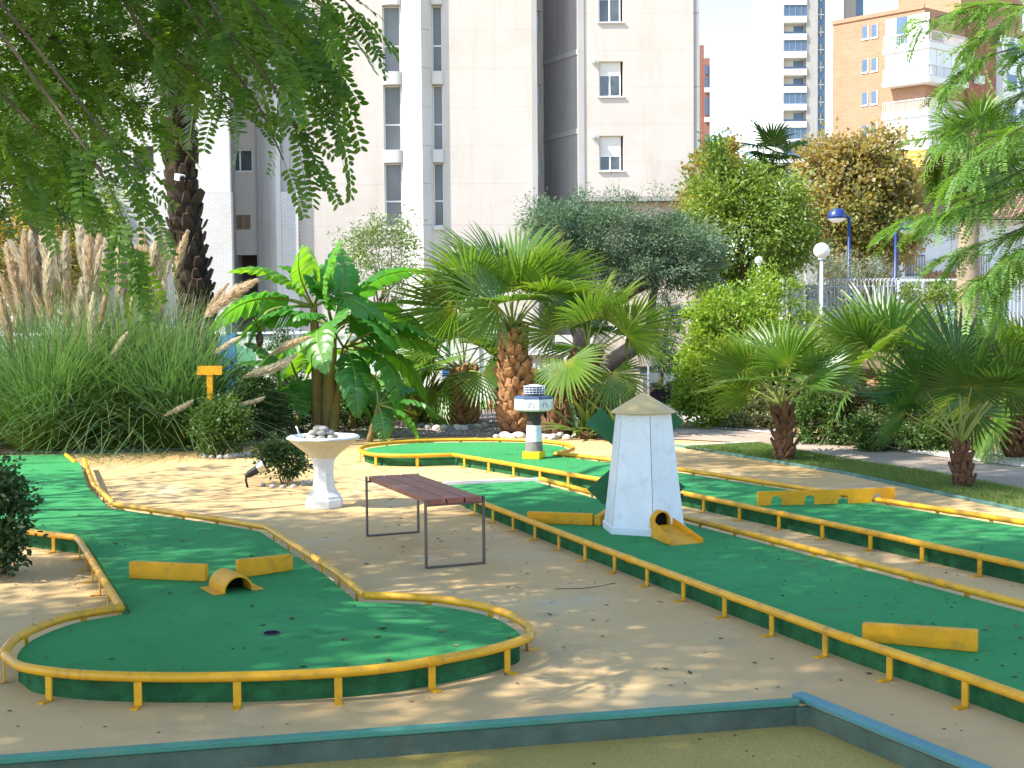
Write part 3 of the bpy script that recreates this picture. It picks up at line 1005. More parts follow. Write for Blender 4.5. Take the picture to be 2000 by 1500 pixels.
def spread_leaves(variants, P, D, rng, smin=0.75, smax=1.25, roll=0.9):
    """copies of the leaf arrays at P pointing along D, blade roughly facing up"""
    parts = []
    n = len(P)
    d = unit(D)
    upv = np.tile(np.array([0, 0, 1.0]), (n, 1)) + rng.normal(size=(n, 3)) * roll * 0.4
    y = unit(np.cross(upv, d))
    z = np.cross(d, y)
    s = rng.uniform(smin, smax, n)
    k = rng.integers(0, len(variants), n)
    for vi, (V, F) in enumerate(variants):
        sel = np.where(k == vi)[0]
        if not len(sel):
            continue
        Mx = np.stack([d[sel], y[sel], z[sel]], axis=2) * s[sel][:, None, None]
        W = np.einsum('nij,vj->nvi', Mx, V) + P[sel][:, None, :]
        m = len(V)
        FF = F[None] + (np.arange(len(sel)) * m)[:, None, None]
        parts.append((W.reshape(-1, 3), FF.reshape(-1, F.shape[1])))
    return cat(parts)

# ------------------------------------------------------------------ ground
def strip(name, poly, z, mat, kind='structure', depth=0.0):
    mb = MB()
    mb.prism(poly, z - depth, z, top=True, bot=False) if depth else mb.add([(x, y, z) for x, y in poly], [tuple(range(len(poly)))] )
    return mb.build(name, mat, kind=kind)

WA, WB, WC = (-3.36, 4.24), (1.22, 5.16), (1.96, 3.65)     # inner top line of the low wall round the sunken pit
mb = MB()
mb.add([(-900, -300, -0.085), (900, -300, -0.085), (900, 1500, -0.085), (-900, 1500, -0.085)], [(0, 1, 2, 3)])
mb.build('ground', M['dirt'], kind='structure')
court = [(-14, 2.6), WA, WB, WC, (9, -2), (14, 6), (14, 19.5), (-14, 19.5)]
mb = MB()
mb.prism(court, -0.6, 0.0, bot=False)
mb.build('court_ground', M['sand'], kind='structure')
strip('garden_ground', [(-80, 19.5), (80, 19.5), (80, 330), (-80, 330)], -0.004, M['terrain'])
strip('side_ground', [(14, -2), (80, -2), (80, 19.5), (14, 19.5)], -0.004, M['terrain'])
strip('side_ground', [(-80, 2.35), (-14, 2.35), (-14, 19.5), (-80, 19.5)], -0.004, M['terrain'])
strip('grass_bed', [(-9.62, 15.65), (-6.41, 15.62), (-4.1, 15.99), (-3.86, 16.5), (-3.0, 19.4), (-13, 19.4)], 0.004, M['soil'])
strip('gravel_bed', [(-3.86, 16.5), (-3.02, 16.7), (-2.17, 17.06), (-1.45, 17.68), (-0.73, 17.69), (-0.01, 17.54), (0.77, 17.24), (1.39, 17.03), (1.75, 18.28), (1.62, 19.89), (-0.5, 21.4), (-4, 21.4)], 0.008, M['gravel'])
strip('garden_path', [(1.63, 17.0), (2.33, 16.79), (3.17, 16.15), (3.77, 14.18), (4.28, 13.06), (4.72, 11.52), (4.91, 9.99), (6.09, 11.43), (5.45, 13.3), (4.79, 14.64), (4.31, 16.46), (3.74, 17.58), (2.87, 18.52), (2.85, 21.18), (3.78, 26.46), (1.6, 27.4), (-12, 27.4), (-12, 21.4), (-0.5, 21.2), (1.65, 20.2)], 0.012, M['path'])
strip('lawn', [(2.15, 15.71), (3.17, 16.15), (3.77, 14.18), (4.28, 13.06), (4.72, 11.52), (4.91, 9.99), (4.46, 9.05), (4.21, 10.27), (3.44, 12.95), (2.69, 14.64)], 0.016, M['lawn'])
strip('planting_bed', [(4.31, 16.46), (4.79, 14.64), (5.45, 13.3), (6.1, 10.62), (9.5, 15), (5.2, 15.4), (4.0, 17.0), (3.6, 22), (2.7, 22), (2.87, 18.52), (3.74, 17.58)], 0.018, M['white_gravel'])
strip('playground_grass', [(-14, 23.0), (0.2, 23.0), (0.2, 28.5), (-14, 28.5)], 0.02, M['play_grass'])
strip('playground_grass', [(2.79, 26.07), (3.66, 25.94), (3.97, 28.19), (3.03, 28.34)], 0.02, M['play_grass'])

# kerb lines of the course edge
def kerb(pts, w, h, mat, name='kerb'):
    k = MB()
    for a, b in zip(pts[:-1], pts[1:]):
        k.bar((a[0], a[1], h / 2 - 0.02), (b[0], b[1], h / 2 - 0.02), w, h + 0.04)
    return k.build(name, mat, kind='structure', bevel=0.006)
kerb([(-9.62, 15.65), (-6.41, 15.62), (-4.1, 15.99), (-3.86, 16.5)], 0.06, 0.035, M['teal_face'])
kerb([(2.09, 15.97), (2.69, 14.64), (3.44, 12.95), (4.21, 10.27), (4.57, 8.92)], 0.035, 0.03, M['green_kerb'])
kerb([(2.19, 15.83), (3.19, 16.28)], 0.08, 0.03, M['white_rock'])

# low wall round the pit
pw = thing('pit_wall', 'low weathered teal wall with a painted cap round the sunken pit', 'wall', (WB[0], WB[1], -0.085))
def wall_run(a, b, capm, inset, w_cap, dz):
    a, b = Vector((a[0], a[1], 0)), Vector((b[0], b[1], 0))
    d = (b - a).normalized()
    n = Vector((d.y, -d.x, 0))
    mf = MB()
    mf.bar(a - n * (0.06 - inset) + Vector((0, 0, -0.079)), b - n * (0.06 - inset) + Vector((0, 0, -0.079)), 0.12, 0.15)
    mf.build('wall_face', M['teal_face'], pw)
    c = MB()
    c.bar(a - n * (w_cap / 2 - 0.018) + Vector((0, 0, 0.012 + dz)), b - n * (w_cap / 2 - 0.018) + Vector((0, 0, 0.012 + dz)), w_cap, 0.026)
    c.build('cap', capm, pw, bevel=0.006)
wall_run((-14, 2.6), WA, M['teal'], 0.008, 0.045, 0)
wall_run(WA, (WB[0] - 0.04, WB[1] - 0.008), M['teal'], 0.008, 0.045, 0)
wall_run((WB[0] - 0.035, WB[1] + 0.075), WC, M['bluegreen'], 0.008, 0.062, 0.004)

mb = MB(); mb.box(WB[0] - .055, WB[0] + .03, WB[1] - .03, WB[1] + .05, -.15, -.006); mb.build('corner_block', M['teal_face'], pw)

# ------------------------------------------------------------------ mini golf lanes
RZ = 0.125
RAIL_R = 0.0215
TURF = 0.10
def lane(label, outline, rails, base_loc, offset=0.055, hole=None, post_step=0.42, starts=None, group='mini golf lanes'):
    T = thing('mini_golf_lane', label, 'golf lane', (base_loc[0], base_loc[1], 0), group)
    inner = poly_offset(outline, offset)
    mb = MB()
    mb.prism(inner, -0.02, TURF - 0.012, bot=False)
    mb.build('base', M['turf_side'], T)
    mb = MB()
    mb.prism(poly_offset(inner, -0.004), TURF - 0.012, TURF, bot=False)
    mb.build('carpet', M['turf'], T)
    for i, r in enumerate(rails):
        b = MB()
        b.tube([(x, y, RZ) for x, y in r], RAIL_R, 10)
        b.build('rail', M['yellow'], T, auto=50)
        for p, d in along([(x, y) for x, y in r], 2.15, 1.0):
            s = MB(); s.tube([(p.x - d.x * .035, p.y - d.y * .035, RZ), (p.x + d.x * .035, p.y + d.y * .035, RZ)], RAIL_R + .0022, 10)
            s.build('pipe_joint', M['yellow_board'], T, auto=50)
        for p, d in along([(x, y) for x, y in r], post_step, (starts or {}).get(i, 0.2)):
            # the bar stands just under the pipe on its outer side, with a foot turned outwards
            nrm = Vector((d.y, -d.x))
            q = p + nrm * 0.05
            inside = point_in(q, outline)
            if inside:
                nrm = -nrm
            a = p + nrm * 0.004
            post = MB()
            an = math.atan2(d.y, d.x)
            post.box(a.x - 0.0165, a.x + 0.0165, a.y - 0.004, a.y + 0.004, 0.0, RZ - 0.012, rz=an)
            f = a + nrm * 0.026
            post.box(f.x - 0.0165, f.x + 0.0165, f.y - 0.03, f.y + 0.03, 0.0, 0.007, rz=an)
            post.build('rail_post', M['yellow'], T)
    if hole:
        h = MB()
        h.lathe(hole[0], hole[1], [(0.040, TURF + 0.0015), (0.040, TURF + 0.003)], 20)
        h.build('hole', M['hole'], T)  # flat black disc on the carpet, its colour stands for the cup's shade
        h = MB()
        h.lathe(hole[0], hole[1], [(0.042, TURF + 0.001), (0.048, TURF + 0.004), (0.046, TURF + 0.0045), (0.040, TURF + 0.0035)], 20, cap=False)
        h.build('hole_ring', M['dark_blue'], T, smooth=True)
    return T

def point_in(p, poly):
    ins = False
    n = len(poly)
    for i in range(n):
        (x1, y1), (x2, y2) = poly[i - 1], poly[i]
        if (y1 > p[1]) != (y2 > p[1]) and p[0] < (x2 - x1) * (p[1] - y1) / (y2 - y1) + x1:
            ins = not ins
    return ins

z1 = 0.125
lobe = spline([(-2.06, 6.51), (-2.27, 6.3), (-2.36, 5.95), (-2.32, 5.65), (-2.23, 5.49), (-2.09, 5.35), (-1.74, 5.23), (-1.16, 5.2), (-0.6, 5.29), (-0.18, 5.54), (0.02, 5.74), (0.08, 5.88), (0.05, 6.09), (-0.1, 6.4), (-0.42, 6.66), (-0.81, 6.76)], 4)
right1 = [(-0.81, 6.76), (-1.07, 7.44), (-1.8, 9.08), (-2.22, 9.46), (-3.3, 10.33), (-3.93, 11.69), (-4.76, 13.88)]
left1 = [(-4.9, 9.75), (-3.62, 9.06), (-3.06, 8.71), (-2.98, 8.56), (-2.06, 6.51)]
out1 = left1[:-1] + lobe + right1[1:] + [(-6.6, 13.35)]
out1 = [tuple(p) for p in out1]
lane('green carpet lane with a big round end in front and yellow pipe rails', out1, [left1, lobe, right1], (-1.3, 7), hole=(-1.18, 6.04))

tee = [(-6.52, 14.18), (-4.91, 14.06), (-5.34, 14.97), (-6.83, 14.86)]
T = thing('tee_mat', 'small bright green tee mat behind the far end of the winding lane', 'mat', (tee[1][0], tee[1][1], 0))
mb = MB(); mb.prism(poly_offset(tee, 0.03), 0.0, 0.07, bot=False); mb.build('carpet', M['turf'], T)
mb = MB(); a, b = (-4.84, 13.84), (-5.27, 14.74); mb.tube([(a[0], a[1], .09), (b[0], b[1], .09)], RAIL_R, 10)
mb.build('rail', M['yellow'], T, auto=50)

l2l = [(-0.42, 10.67), (-0.22, 10.14), (0.47, 8.37), (1.08, 6.85), (1.53, 5.78), (1.86, 5.1), (1.98, 4.82), (2.25, 4.2)]
l2r = [(0.26, 11.79), (1.3, 9.34), (2.15, 7.49), (2.63, 6.41), (3.1, 5.37)]
out2 = [(-0.71, 11.59)] + l2l + l2r[::-1] + [(0.25, 11.9)]
lane('straight green lane that carries the white windmill', out2, [l2l, l2r], (1, 8), post_step=0.44, starts={0: 0.3})
wl = MB(); a, b = (-0.65, 11.78), (0.27, 12.03)
wl.bar((a[0], a[1], .05), (b[0], b[1], .05), 0.035, 0.106); wl.build('lane_end_board', M['white_matt'], label='thin white board closing the far end of the windmill lane', category='board')

l3 = spline([(0.48, 14.04), (0.65, 14.36), (0.71, 14.65), (0.59, 15.22), (0.12, 15.67), (-0.65, 15.81), (-1.29, 15.66), (-1.73, 15.18), (-1.79, 14.63), (-1.57, 14.1), (-1.15, 13.95), (-0.67, 14.02)], 4)
l3f = [(-0.67, 14.02), (-0.23, 13.36), (0.85, 11.63), (1.46, 10.71), (1.97, 9.66), (2.48, 8.63), (3.04, 7.42), (3.59, 6.24)]
l3b = [(0.48, 14.04), (0.73, 13.8), (1.65, 12.47), (2.25, 11.46), (3.07, 10.06), (3.69, 9.01), (4.43, 7.71)]
out3 = [tuple(p) for p in l3] + l3f[1:] + l3b[::-1][:-1]
lane('long green lane with the lighthouse and a round far end', out3, [l3, l3f, l3b], (1, 12), post_step=0.5, starts={1: 0.25})

# boards on the lanes
def board(label, a, b, h, th=0.045, h2=None, lift=0.0, group='yellow boards across the lanes'):
    a, b = Vector((a[0], a[1], 0)), Vector((b[0], b[1], 0))
    d = (b - a).normalized()
    n = Vector((-d.y, d.x, 0)) * th / 2
    z0 = TURF + 0.001
    hh = h2 or h
    mb = MB()
    vs = [a - n + Vector((0, 0, z0)), b - n + Vector((0, 0, z0 + lift)), b - n + Vector((0, 0, z0 + hh)), a - n + Vector((0, 0, z0 + h)),
          a + n + Vector((0, 0, z0)), b + n + Vector((0, 0, z0 + lift)), b + n + Vector((0, 0, z0 + hh)), a + n + Vector((0, 0, z0 + h))]
    mb.add(vs, [(0, 1, 2, 3), (5, 4, 7, 6), (4, 0, 3, 7), (1, 5, 6, 2), (3, 2, 6, 7), (4, 5, 1, 0)])
    return mb.build('lane_board', M['yellow_board'], bevel=0.004, label=label, category='board', group=group)
board('yellow wooden board on the winding lane, on the side of the dark corner bush', (-2.28, 7.41), (-1.8, 7.3), 0.10, h2=0.098)
board('slanting yellow wooden board on the winding lane beside the bench', (-1.64, 7.38), (-1.36, 7.61), 0.108, h2=0.098)
board('low sunlit yellow board leading to the windmill beside the bench', (0.11, 9.34), (0.59, 9.2), 0.085)
board('short yellow board touching the foot of the windmill', (0.62, 9.17), (0.81, 9.78), 0.075)
board('big tilted yellow board at the near end of the windmill lane', (1.63, 5.8), (2.09, 5.59), 0.085, h2=0.098, lift=0.0)

# small tunnel hump on the winding lane
T = thing('tunnel_hump', 'small yellow half pipe tunnel between two boards on the lane', 'obstacle', (-1.6, 7.05, TURF))
c0, c1 = Vector((-1.53, 6.98)), Vector((-1.74, 7.32))
ax = (c1 - c0).normalized(); sd = Vector((ax.y, -ax.x))
mb = MB(); n = 14; vs = []
for (rr) in (0.088, 0.078):
    for e, c in enumerate((c0 - sd * 0.015, c0 + ax * 0.26 - sd * 0.015)):
        for i in range(n + 1):
            a = math.pi * i / n
            p = c + sd * (rr * math.cos(a))
            vs.append((p.x, p.y, TURF + 0.004 + rr * 1.05 * math.sin(a)))
fs = []; k = n + 1
for i in range(n):
    fs.append((i, i + 1, k + i + 1, k + i)); fs.append((2 * k + i + 1, 2 * k + i, 3 * k + i, 3 * k + i + 1))
    fs.append((i + 1, i, 2 * k + i, 2 * k + i + 1)); fs.append((k + i, k + i + 1, 3 * k + i + 1, 3 * k + i))
mb.add(vs, fs); mb.build('arch', M['yellow_board'], T, auto=40)
for s in (-1, 1):
    mb = MB(); p = c0 + sd * (s * 0.115) - sd * 0.015; q = p + ax * 0.24
    mb.bar((p.x, p.y, TURF + .004), (q.x, q.y, TURF + .004), 0.06, 0.005); mb.build('flange', M['yellow_board'], T)
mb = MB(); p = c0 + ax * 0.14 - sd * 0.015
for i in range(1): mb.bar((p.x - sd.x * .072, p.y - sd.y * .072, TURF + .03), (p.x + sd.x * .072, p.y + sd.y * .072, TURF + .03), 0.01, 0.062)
mb.build('inside_shade', M['hole'], T)  # black bar across the pipe, painting the shade inside it

# board with four arches
T = thing('arch_board', 'long yellow board with four arched holes across the lighthouse lane', 'board', (2.5, 10.2, TURF))
a, b = Vector((1.98, 10.1)), Vector((3.13, 10.23))
d = (b - a); L = d.length; d.normalize(); nn = Vector((-d.y, d.x)) * 0.012
arches = [0.135, 0.375, 0.62, 0.868]; ra = 0.047
top = [(0, 0.115), (L, 0.118)]
prof = [(0, 0)]
for c in arches:
    for i in range(9):
        q = math.pi - math.pi * i / 8
        prof.append((c * L + ra * math.cos(q), 0.03 + ra * math.sin(q) if 0 < i < 8 else 0.0))
        if i == 0: prof.append((c * L - ra, 0.03))
        if i == 8: prof[-1] = (c * L + ra, 0.03); prof.append((c * L + ra, 0.0))
prof += [(L, 0), (L, 0.118), (0, 0.113)]
mb = MB(); n = len(prof)
vs = [(a.x + d.x * u - nn.x, a.y + d.y * u - nn.y, TURF + .002 + w) for u, w in prof] + [(a.x + d.x * u + nn.x, a.y + d.y * u + nn.y, TURF + .002 + w) for u, w in prof]
mb.add(vs, [tuple(range(n)), tuple(range(2 * n - 1, n - 1, -1))] + [(i, n + i, n + (i + 1) % n, (i + 1) % n) for i in range(n)])
mb.build('arched_panel', M['yellow_board'], T)

# ------------------------------------------------------------------ windmill
wc = Vector((0.94, 8.98, TURF))
T = thing('windmill', 'white six sided mini golf windmill with a tan cone roof and a yellow chute', 'windmill', wc)
zt = 0.96
hexr = rad(-83)
def hexv(r, z, k): return (wc.x + r * math.cos(hexr + k * math.pi / 3), wc.y + r * math.sin(hexr + k * math.pi / 3), z)
RB, RT = 0.305, 0.205
panels = MB()
prof = [(RB, TURF + 0.03), (RT, zt)]
for k in range(6):
    pm = MB()
    g = 0.0025
    vs = []
    for r, z in ((RB, TURF + 0.002), (RT, zt)):
        p, q = Vector(hexv(r, z, k)), Vector(hexv(r, z, k + 1))
        e = (q - p).normalized()
        p += e * g; q -= e * g
        inn = Vector((wc.x, wc.y, z))
        vs += [p, q, p.lerp(inn, 0.03), q.lerp(inn, 0.03)]
    pm.add(vs, [(0, 1, 5, 4), (3, 2, 6, 7), (1, 3, 7, 5), (2, 0, 4, 6), (4, 5, 7, 6), (0, 2, 3, 1)])
    pm.build('side_panel', M['white'], T)
mb = MB(); mb.lathe(wc.x, wc.y, [(RB * 0.965, TURF + .004), (RT * 0.965, zt - .004)], 6, rot=hexr); mb.build('inner_frame', M['grey_band'], T)
mb = MB(); mb.lathe(wc.x, wc.y, [(RB + .006, TURF + .001), (RB + .006, TURF + 0.05), (RB - .002, TURF + 0.056)], 6, rot=hexr, cap=False); mb.build('foot_band', M['white'], T)
mb = MB()
ze = zt - 0.012; za = 1.09
mb.lathe(wc.x, wc.y, [(0.0, ze + .012), (0.205, ze + .008), (0.232, ze), (0.236, ze + .006), (0.03, za - .012), (0.0, za)], 28, cap=False)
mb.build('roof', M['tan_roof'], T, auto=35)
# sails on the far side
hub = Vector((wc.x - 0.03, wc.y + 0.27, 0.61))
for k in range(4):
    sa = rad(136 + 90 * k)
    u = Vector((math.cos(sa), 0, math.sin(sa))); v = Vector((-math.sin(sa), 0, math.cos(sa)))
    mb = MB()
    p0, p1 = hub + u * 0.16, hub + u * 0.43
    vs = []
    for y in (0.0, 0.012):
        for p, w0 in ((p0, 0.06), (p1, 0.085)):
            vs += [p - v * w0 + Vector((0, y, 0)), p + v * w0 + Vector((0, y, 0))]
    mb.add(vs, [(0, 1, 3, 2), (5, 4, 6, 7), (0, 2, 6, 4), (3, 1, 5, 7), (1, 0, 4, 5), (2, 3, 7, 6)])
    mb.bar(hub, hub + u * 0.4, 0.02, 0.014, up=(0, 1, 0))
    mb.build('sail', M['blade_green'], T)
mb = MB(); mb.tube([hub + Vector((0, -0.1, 0)), hub + Vector((0, 0.04, 0))], 0.025, 10); mb.build('hub', M['blade_green'], T)
# tunnel mouth and chute
ld = Vector((0.40, -0.917, 0))
ls = Vector((0.917, 0.40, 0))
mc = Vector((1.02, 8.715, TURF)) + ld * 0.045
mb = MB(); n = 16; vs = []
for rr, yo in ((0.068, 0.0), (0.057, 0.0), (0.057, -0.12), (0.068, -0.12)):
    for i in range(n + 1):
        a = math.pi * i / n
        p = mc + ls * (rr * math.cos(a)) - ld * (-yo) + Vector((0, 0, 0.115 + rr * math.sin(a)))
        vs.append(p)
k = n + 1
fs = []
for r0 in range(3):
    for i in range(n): fs.append((r0 * k + i, r0 * k + i + 1, (r0 + 1) * k + i + 1, (r0 + 1) * k + i))
for i in range(n): fs.append((3 * k + i, 3 * k + i + 1, i + 1, i))
mb.add(vs, fs)
for s in (-1, 1):
    p = mc + ls * (s * 0.0625); mb.bar(p - ld * 0.06 + Vector((0, 0, 0.058)), p + ld * 0.001 + Vector((0, 0, 0.058)), 0.011, 0.114)
mb.build('tunnel_mouth', M['yellow_board'], T, auto=40)
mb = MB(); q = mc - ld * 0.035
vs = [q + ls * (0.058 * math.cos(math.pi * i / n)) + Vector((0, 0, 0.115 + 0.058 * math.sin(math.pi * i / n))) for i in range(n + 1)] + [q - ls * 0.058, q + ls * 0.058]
mb.add(vs, [tuple(range(n + 3))]); mb.build('tunnel_shade', M['hole'], T)  # black sheet in the mouth paints the tunnel's shade, no passage is cut
ch = MB()
c0_, c1_ = mc + ld * 0.004 + Vector((0, 0, 0.085)), mc + ld * 0.33 + Vector((0, 0, 0.004))
w0, w1 = 0.075, 0.115
vs = [c0_ - ls * w0, c0_ + ls * w0, c1_ + ls * w1, c1_ - ls * w1]
vs += [p - Vector((0, 0, 0.008)) for p in vs]
ch.add(vs, [(0, 1, 2, 3), (7, 6, 5, 4), (0, 4, 5, 1), (1, 5, 6, 2), (2, 6, 7, 3), (3, 7, 4, 0)])
ch.build('chute_floor', M['yellow_board'], T)
for s in (-1, 1):
    cw = MB()
    a_, b_ = c0_ + ls * s * (w0 + .004), c1_ + ls * s * (w1 + .004)
    vs = [a_ - Vector((0, 0, .084)), b_ - Vector((0, 0, .003)), b_ + Vector((0, 0, 0.028)), a_ + Vector((0, 0, 0.045))]
    vs += [p + ls * s * 0.006 for p in vs]
    cw.add(vs, [(0, 1, 2, 3), (7, 6, 5, 4), (3, 2, 6, 7), (0, 3, 7, 4), (1, 5, 6, 2), (0, 4, 5, 1)])
    cw.build('chute_side', M['yellow_board'], T)
kb = MB(); p = Vector((1.21, 8.93, 0.35)); kb.tube([p - Vector((.05, 0, 0)), p, p + Vector((0.012, 0, 0))], [0.012, 0.02, 0.006], 8); kb.build('side_knob', M['black'], T, smooth=True)

# ------------------------------------------------------------------ lighthouse
lc = Vector((0.25, 13.81, TURF))
T = thing('lighthouse', 'mini golf lighthouse with white and dark bands on a yellow base', 'lighthouse', lc)
Zl = lambda a: a
zs = [0.18, 0.29, 0.47, 0.55, 0.63, 0.79, 0.81, 0.82, 0.90]
mb = MB(); mb.box(lc.x - .115, lc.x + .085, lc.y - .10, lc.y + .10, TURF + .001, zs[0], rz=rad(-22)); mb.build('base', M['bright_yellow'], T, bevel=0.004)
def band(z0, z1, r0, r1, mat):
    m = MB(); m.lathe(lc.x - .012, lc.y, [(r0, z0), (r1, z1)], 20); m.build('band', mat, T, auto=40)
band(zs[0], zs[1], 0.098, 0.091, M['grey_band'])
band(zs[1], zs[2], 0.091, 0.080, M['white'])
band(zs[2], zs[3], 0.080, 0.076, M['dark_band'])
m = MB(); m.lathe(lc.x - .012, lc.y, [(0.076, zs[3]), (0.078, zs[3] + .03), (0.125, zs[4] - .005), (0.13, zs[4])], 20); m.build('flare', M['dark_band'], T, auto=40)
m = MB(); m.lathe(lc.x - .012, lc.y, [(0.19, zs[4]), (0.217, zs[4] + .02), (0.222, zs[5] - .03)], 8, rot=rad(-76)); m.build('gallery', M['white'], T)
m = MB(); m.lathe(lc.x - .012, lc.y, [(0.222, zs[5] - .0295), (0.212, zs[5]), (0.05, zs[5] + 0.012)], 8, rot=rad(-76)); m.build('gallery_roof', M['dark_blue'], T)
for a in (-98.5, -53.5):
    u = Vector((math.cos(rad(a)), math.sin(rad(a)), 0)); v = Vector((-u.y, u.x, 0))
    c = Vector((lc.x - .012, lc.y, zs[4] + .062)) + u * 0.2055
    m = MB(); m.tube([c + v * (0.028 * math.cos(t)) + Vector((0, 0, 0.03 * math.sin(t))) for t in [rad(q) for q in range(-50, 231, 20)]], 0.0022, 5); m.build('door_outline', M['dark_blue'], T)
m = MB(); m.lathe(lc.x - .005, lc.y, [(0.05, zs[5] + .012), (0.04, zs[7] + .004)], 12); m.build('neck', M['dark_band'], T)
m = MB()
for k in range(18):
    a = 2 * math.pi * k / 18
    p = Vector((lc.x - .005 + 0.112 * math.cos(a), lc.y + 0.112 * math.sin(a), 0))
    m.bar((p.x, p.y, zs[7]), (p.x * 1 + 0.006 * math.cos(a), p.y + 0.006 * math.sin(a), zs[8]), 0.0045, 0.0045)
for q in (0.0, 0.34, 0.67, 1.0):
    z = zs[7] + (zs[8] - zs[7]) * q
    m.tube([(lc.x - .005 + (0.112 + .006 * q) * math.cos(2 * math.pi * k / 24), lc.y + (0.112 + .006 * q) * math.sin(2 * math.pi * k / 24), z) for k in range(24)], 0.0035, 5, closed=True)
m.build('lantern_cage', M['white'], T)
m = MB(); m.lathe(lc.x - .005, lc.y, [(0.10, zs[7] + .002), (0.102, zs[8] - .004)], 16); m.build('lantern', M['dark_blue'], T, auto=40)
m = MB(); m.lathe(lc.x - .005, lc.y, [(0.10, zs[8] - .003), (0.06, zs[8] + .012), (0.01, zs[8] + .02)], 16, cap=False); m.build('lantern_top', M['white_matt'], T, smooth=True)

# ------------------------------------------------------------------ bench
bA, bB, bC, bD = [Vector(p) for p in ((-1.1, 9.38), (-0.57, 8.12), (-0.17, 8.27), (-0.7, 9.5))]   # far outer, near outer, near inner, far inner feet
T = thing('bench', 'backless bench with reddish wooden slats on grey steel loop legs', 'bench', (bB.x, bB.y, 0))
lenv = (bB - bA); Lb = lenv.length; lenv.normalize()
wid = Vector((-lenv.y, lenv.x)); 
if wid.x < 0: wid = -wid
W = 0.405; HB = 0.455
for e, o in (('far', bA), ('near', bB)):
    fr = MB(); s = 0.034
    p0, p1 = o, o + wid * W
    d3 = Vector((wid.x, wid.y, 0))
    for p in (p0, p1):
        fr.bar((p.x, p.y, 0.0), (p.x, p.y, HB), s, 0.012, up=d3)
    fr.bar((p0.x, p0.y, 0.006), (p1.x, p1.y, 0.006), s, 0.012)
    fr.bar((p0.x, p0.y, HB - 0.042), (p1.x, p1.y, HB - 0.042), s, 0.010)
    fr.build('leg_frame', M['steel'], T, bevel=0.003)
for k in range(3):
    c = 0.012 + (W - 0.024) * (k + 0.5) / 3
    w = (W - 0.024) / 3 - 0.012
    a = bA + wid * c - lenv * 0.005
    b = bB + wid * c + lenv * 0.02
    sl = MB(); sl.bar((a.x, a.y, HB - 0.018), (b.x, b.y, HB - 0.018), w, 0.037); sl.build('slat', M['wood'], T, bevel=0.004)

# ------------------------------------------------------------------ bird bath
bc = Vector((-1.66, 10.81)); bx, by = bc.x + .005, bc.y + 0.12
T = thing('bird_bath', 'pale stone bird bath on a waisted octagonal pedestal', 'bird bath', (bx, by, 0))
oct_ = rad(-67.5)
mb = MB(); mb.lathe(bx, by, [(0.168, 0.0), (0.168, 0.07), (0.16, 0.078), (0.152, 0.082), (0.15, 0.10), (0.118, 0.135), (0.105, 0.16), (0.092, 0.24), (0.088, 0.31), (0.098, 0.40), (0.115, 0.428), (0.118, 0.44)], 8, rot=oct_)
mb.build('pedestal', M['white_stone'], T, bevel=0.006)
mb = MB()
wob = lambda i, j, a: 1.0 + (0.018 * math.cos(a * 9) if i in (4, 5, 6) else 0)
mb.lathe(bx, by, [(0.10, 0.435), (0.128, 0.444), (0.135, 0.462), (0.22, 0.53), (0.298, 0.598), (0.312, 0.612), (0.300, 0.622), (0.27, 0.606), (0.16, 0.578), (0.0, 0.572)], 54, wob=wob, cap=False)
mb.build('bowl', M['cream_stone'], T, smooth=True)
mb = MB(); mb.lathe(bx, by, [(0.3145, 0.606), (0.317, 0.617), (0.302, 0.628), (0.275, 0.612), (0.17, 0.584), (0.0, 0.578)], 54, wob=lambda i, j, a: 1.0 + (0.018 * math.cos(a * 9) if i < 3 else 0), cap=False); mb.build('rim', M['white_stone'], T, smooth=True)
def pebble(name, label, cat_, c, r, mat, seed, group, sq=0.6):
    rnd = random.Random(seed)
    mb = MB(); rows, n = 6, 10; vs = []; fs = []
    ph = rnd.uniform(0, 6); el = rnd.uniform(1.0, 1.35)
    for i in range(rows + 1):
        t = math.pi * i / rows
        for j in range(n):
            a = 2 * math.pi * j / n
            q = r * math.sin(t) * (1 + 0.09 * math.sin(2 * a + ph) + rnd.gauss(0, 0.03))
            x, y = q * math.cos(a) * el, q * math.sin(a) / el
            vs.append((c[0] + x * math.cos(ph) - y * math.sin(ph), c[1] + x * math.sin(ph) + y * math.cos(ph), c[2] - r * sq * math.cos(t)))
    for i in range(rows):
        for j in range(n): fs.append((i * n + j, i * n + (j + 1) % n, (i + 1) * n + (j + 1) % n, (i + 1) * n + j))
    mb.add(vs, fs)
    return mb.build(name, mat, smooth=True, label=label, category=cat_, group=group)
rnd = random.Random(4)
for (n, rr, z, lab) in ((7, 0.098, 0.614, 'grey pebble in the lowest ring of the heap in the bird bath'), (5, 0.064, 0.655, 'grey pebble in the middle ring of the heap in the bird bath'), (2, 0.026, 0.69, 'grey pebble lying on top of the heap in the bird bath')):
    for k in range(n):
        a = 2 * math.pi * k / n + z * 40
        pebble('pebble', lab, 'stone', (bx - .015 + rr * math.cos(a) * 1.05, by + rr * math.sin(a), z), rnd.uniform(0.036, 0.05), M['pebble_tan'] if rnd.random() < 0.35 else M['pebble'], k * 7 + n, 'pebbles heaped in the bird bath')
sp = Vector((bx - 0.205, by - 0.03, 0.6))
mb = MB(); mb.tube([sp + Vector((.045, 0, 0)), sp + Vector((0.02, 0, .012)), sp + Vector((0, 0, 0.05)), sp + Vector((-.022, 0, 0.115))], [0.012, 0.013, 0.008, 0.009], 7)
mb.build('water_spout', M['chrome'], smooth=True, label='thin bent metal water spout standing in the bird bath bowl', category='spout')

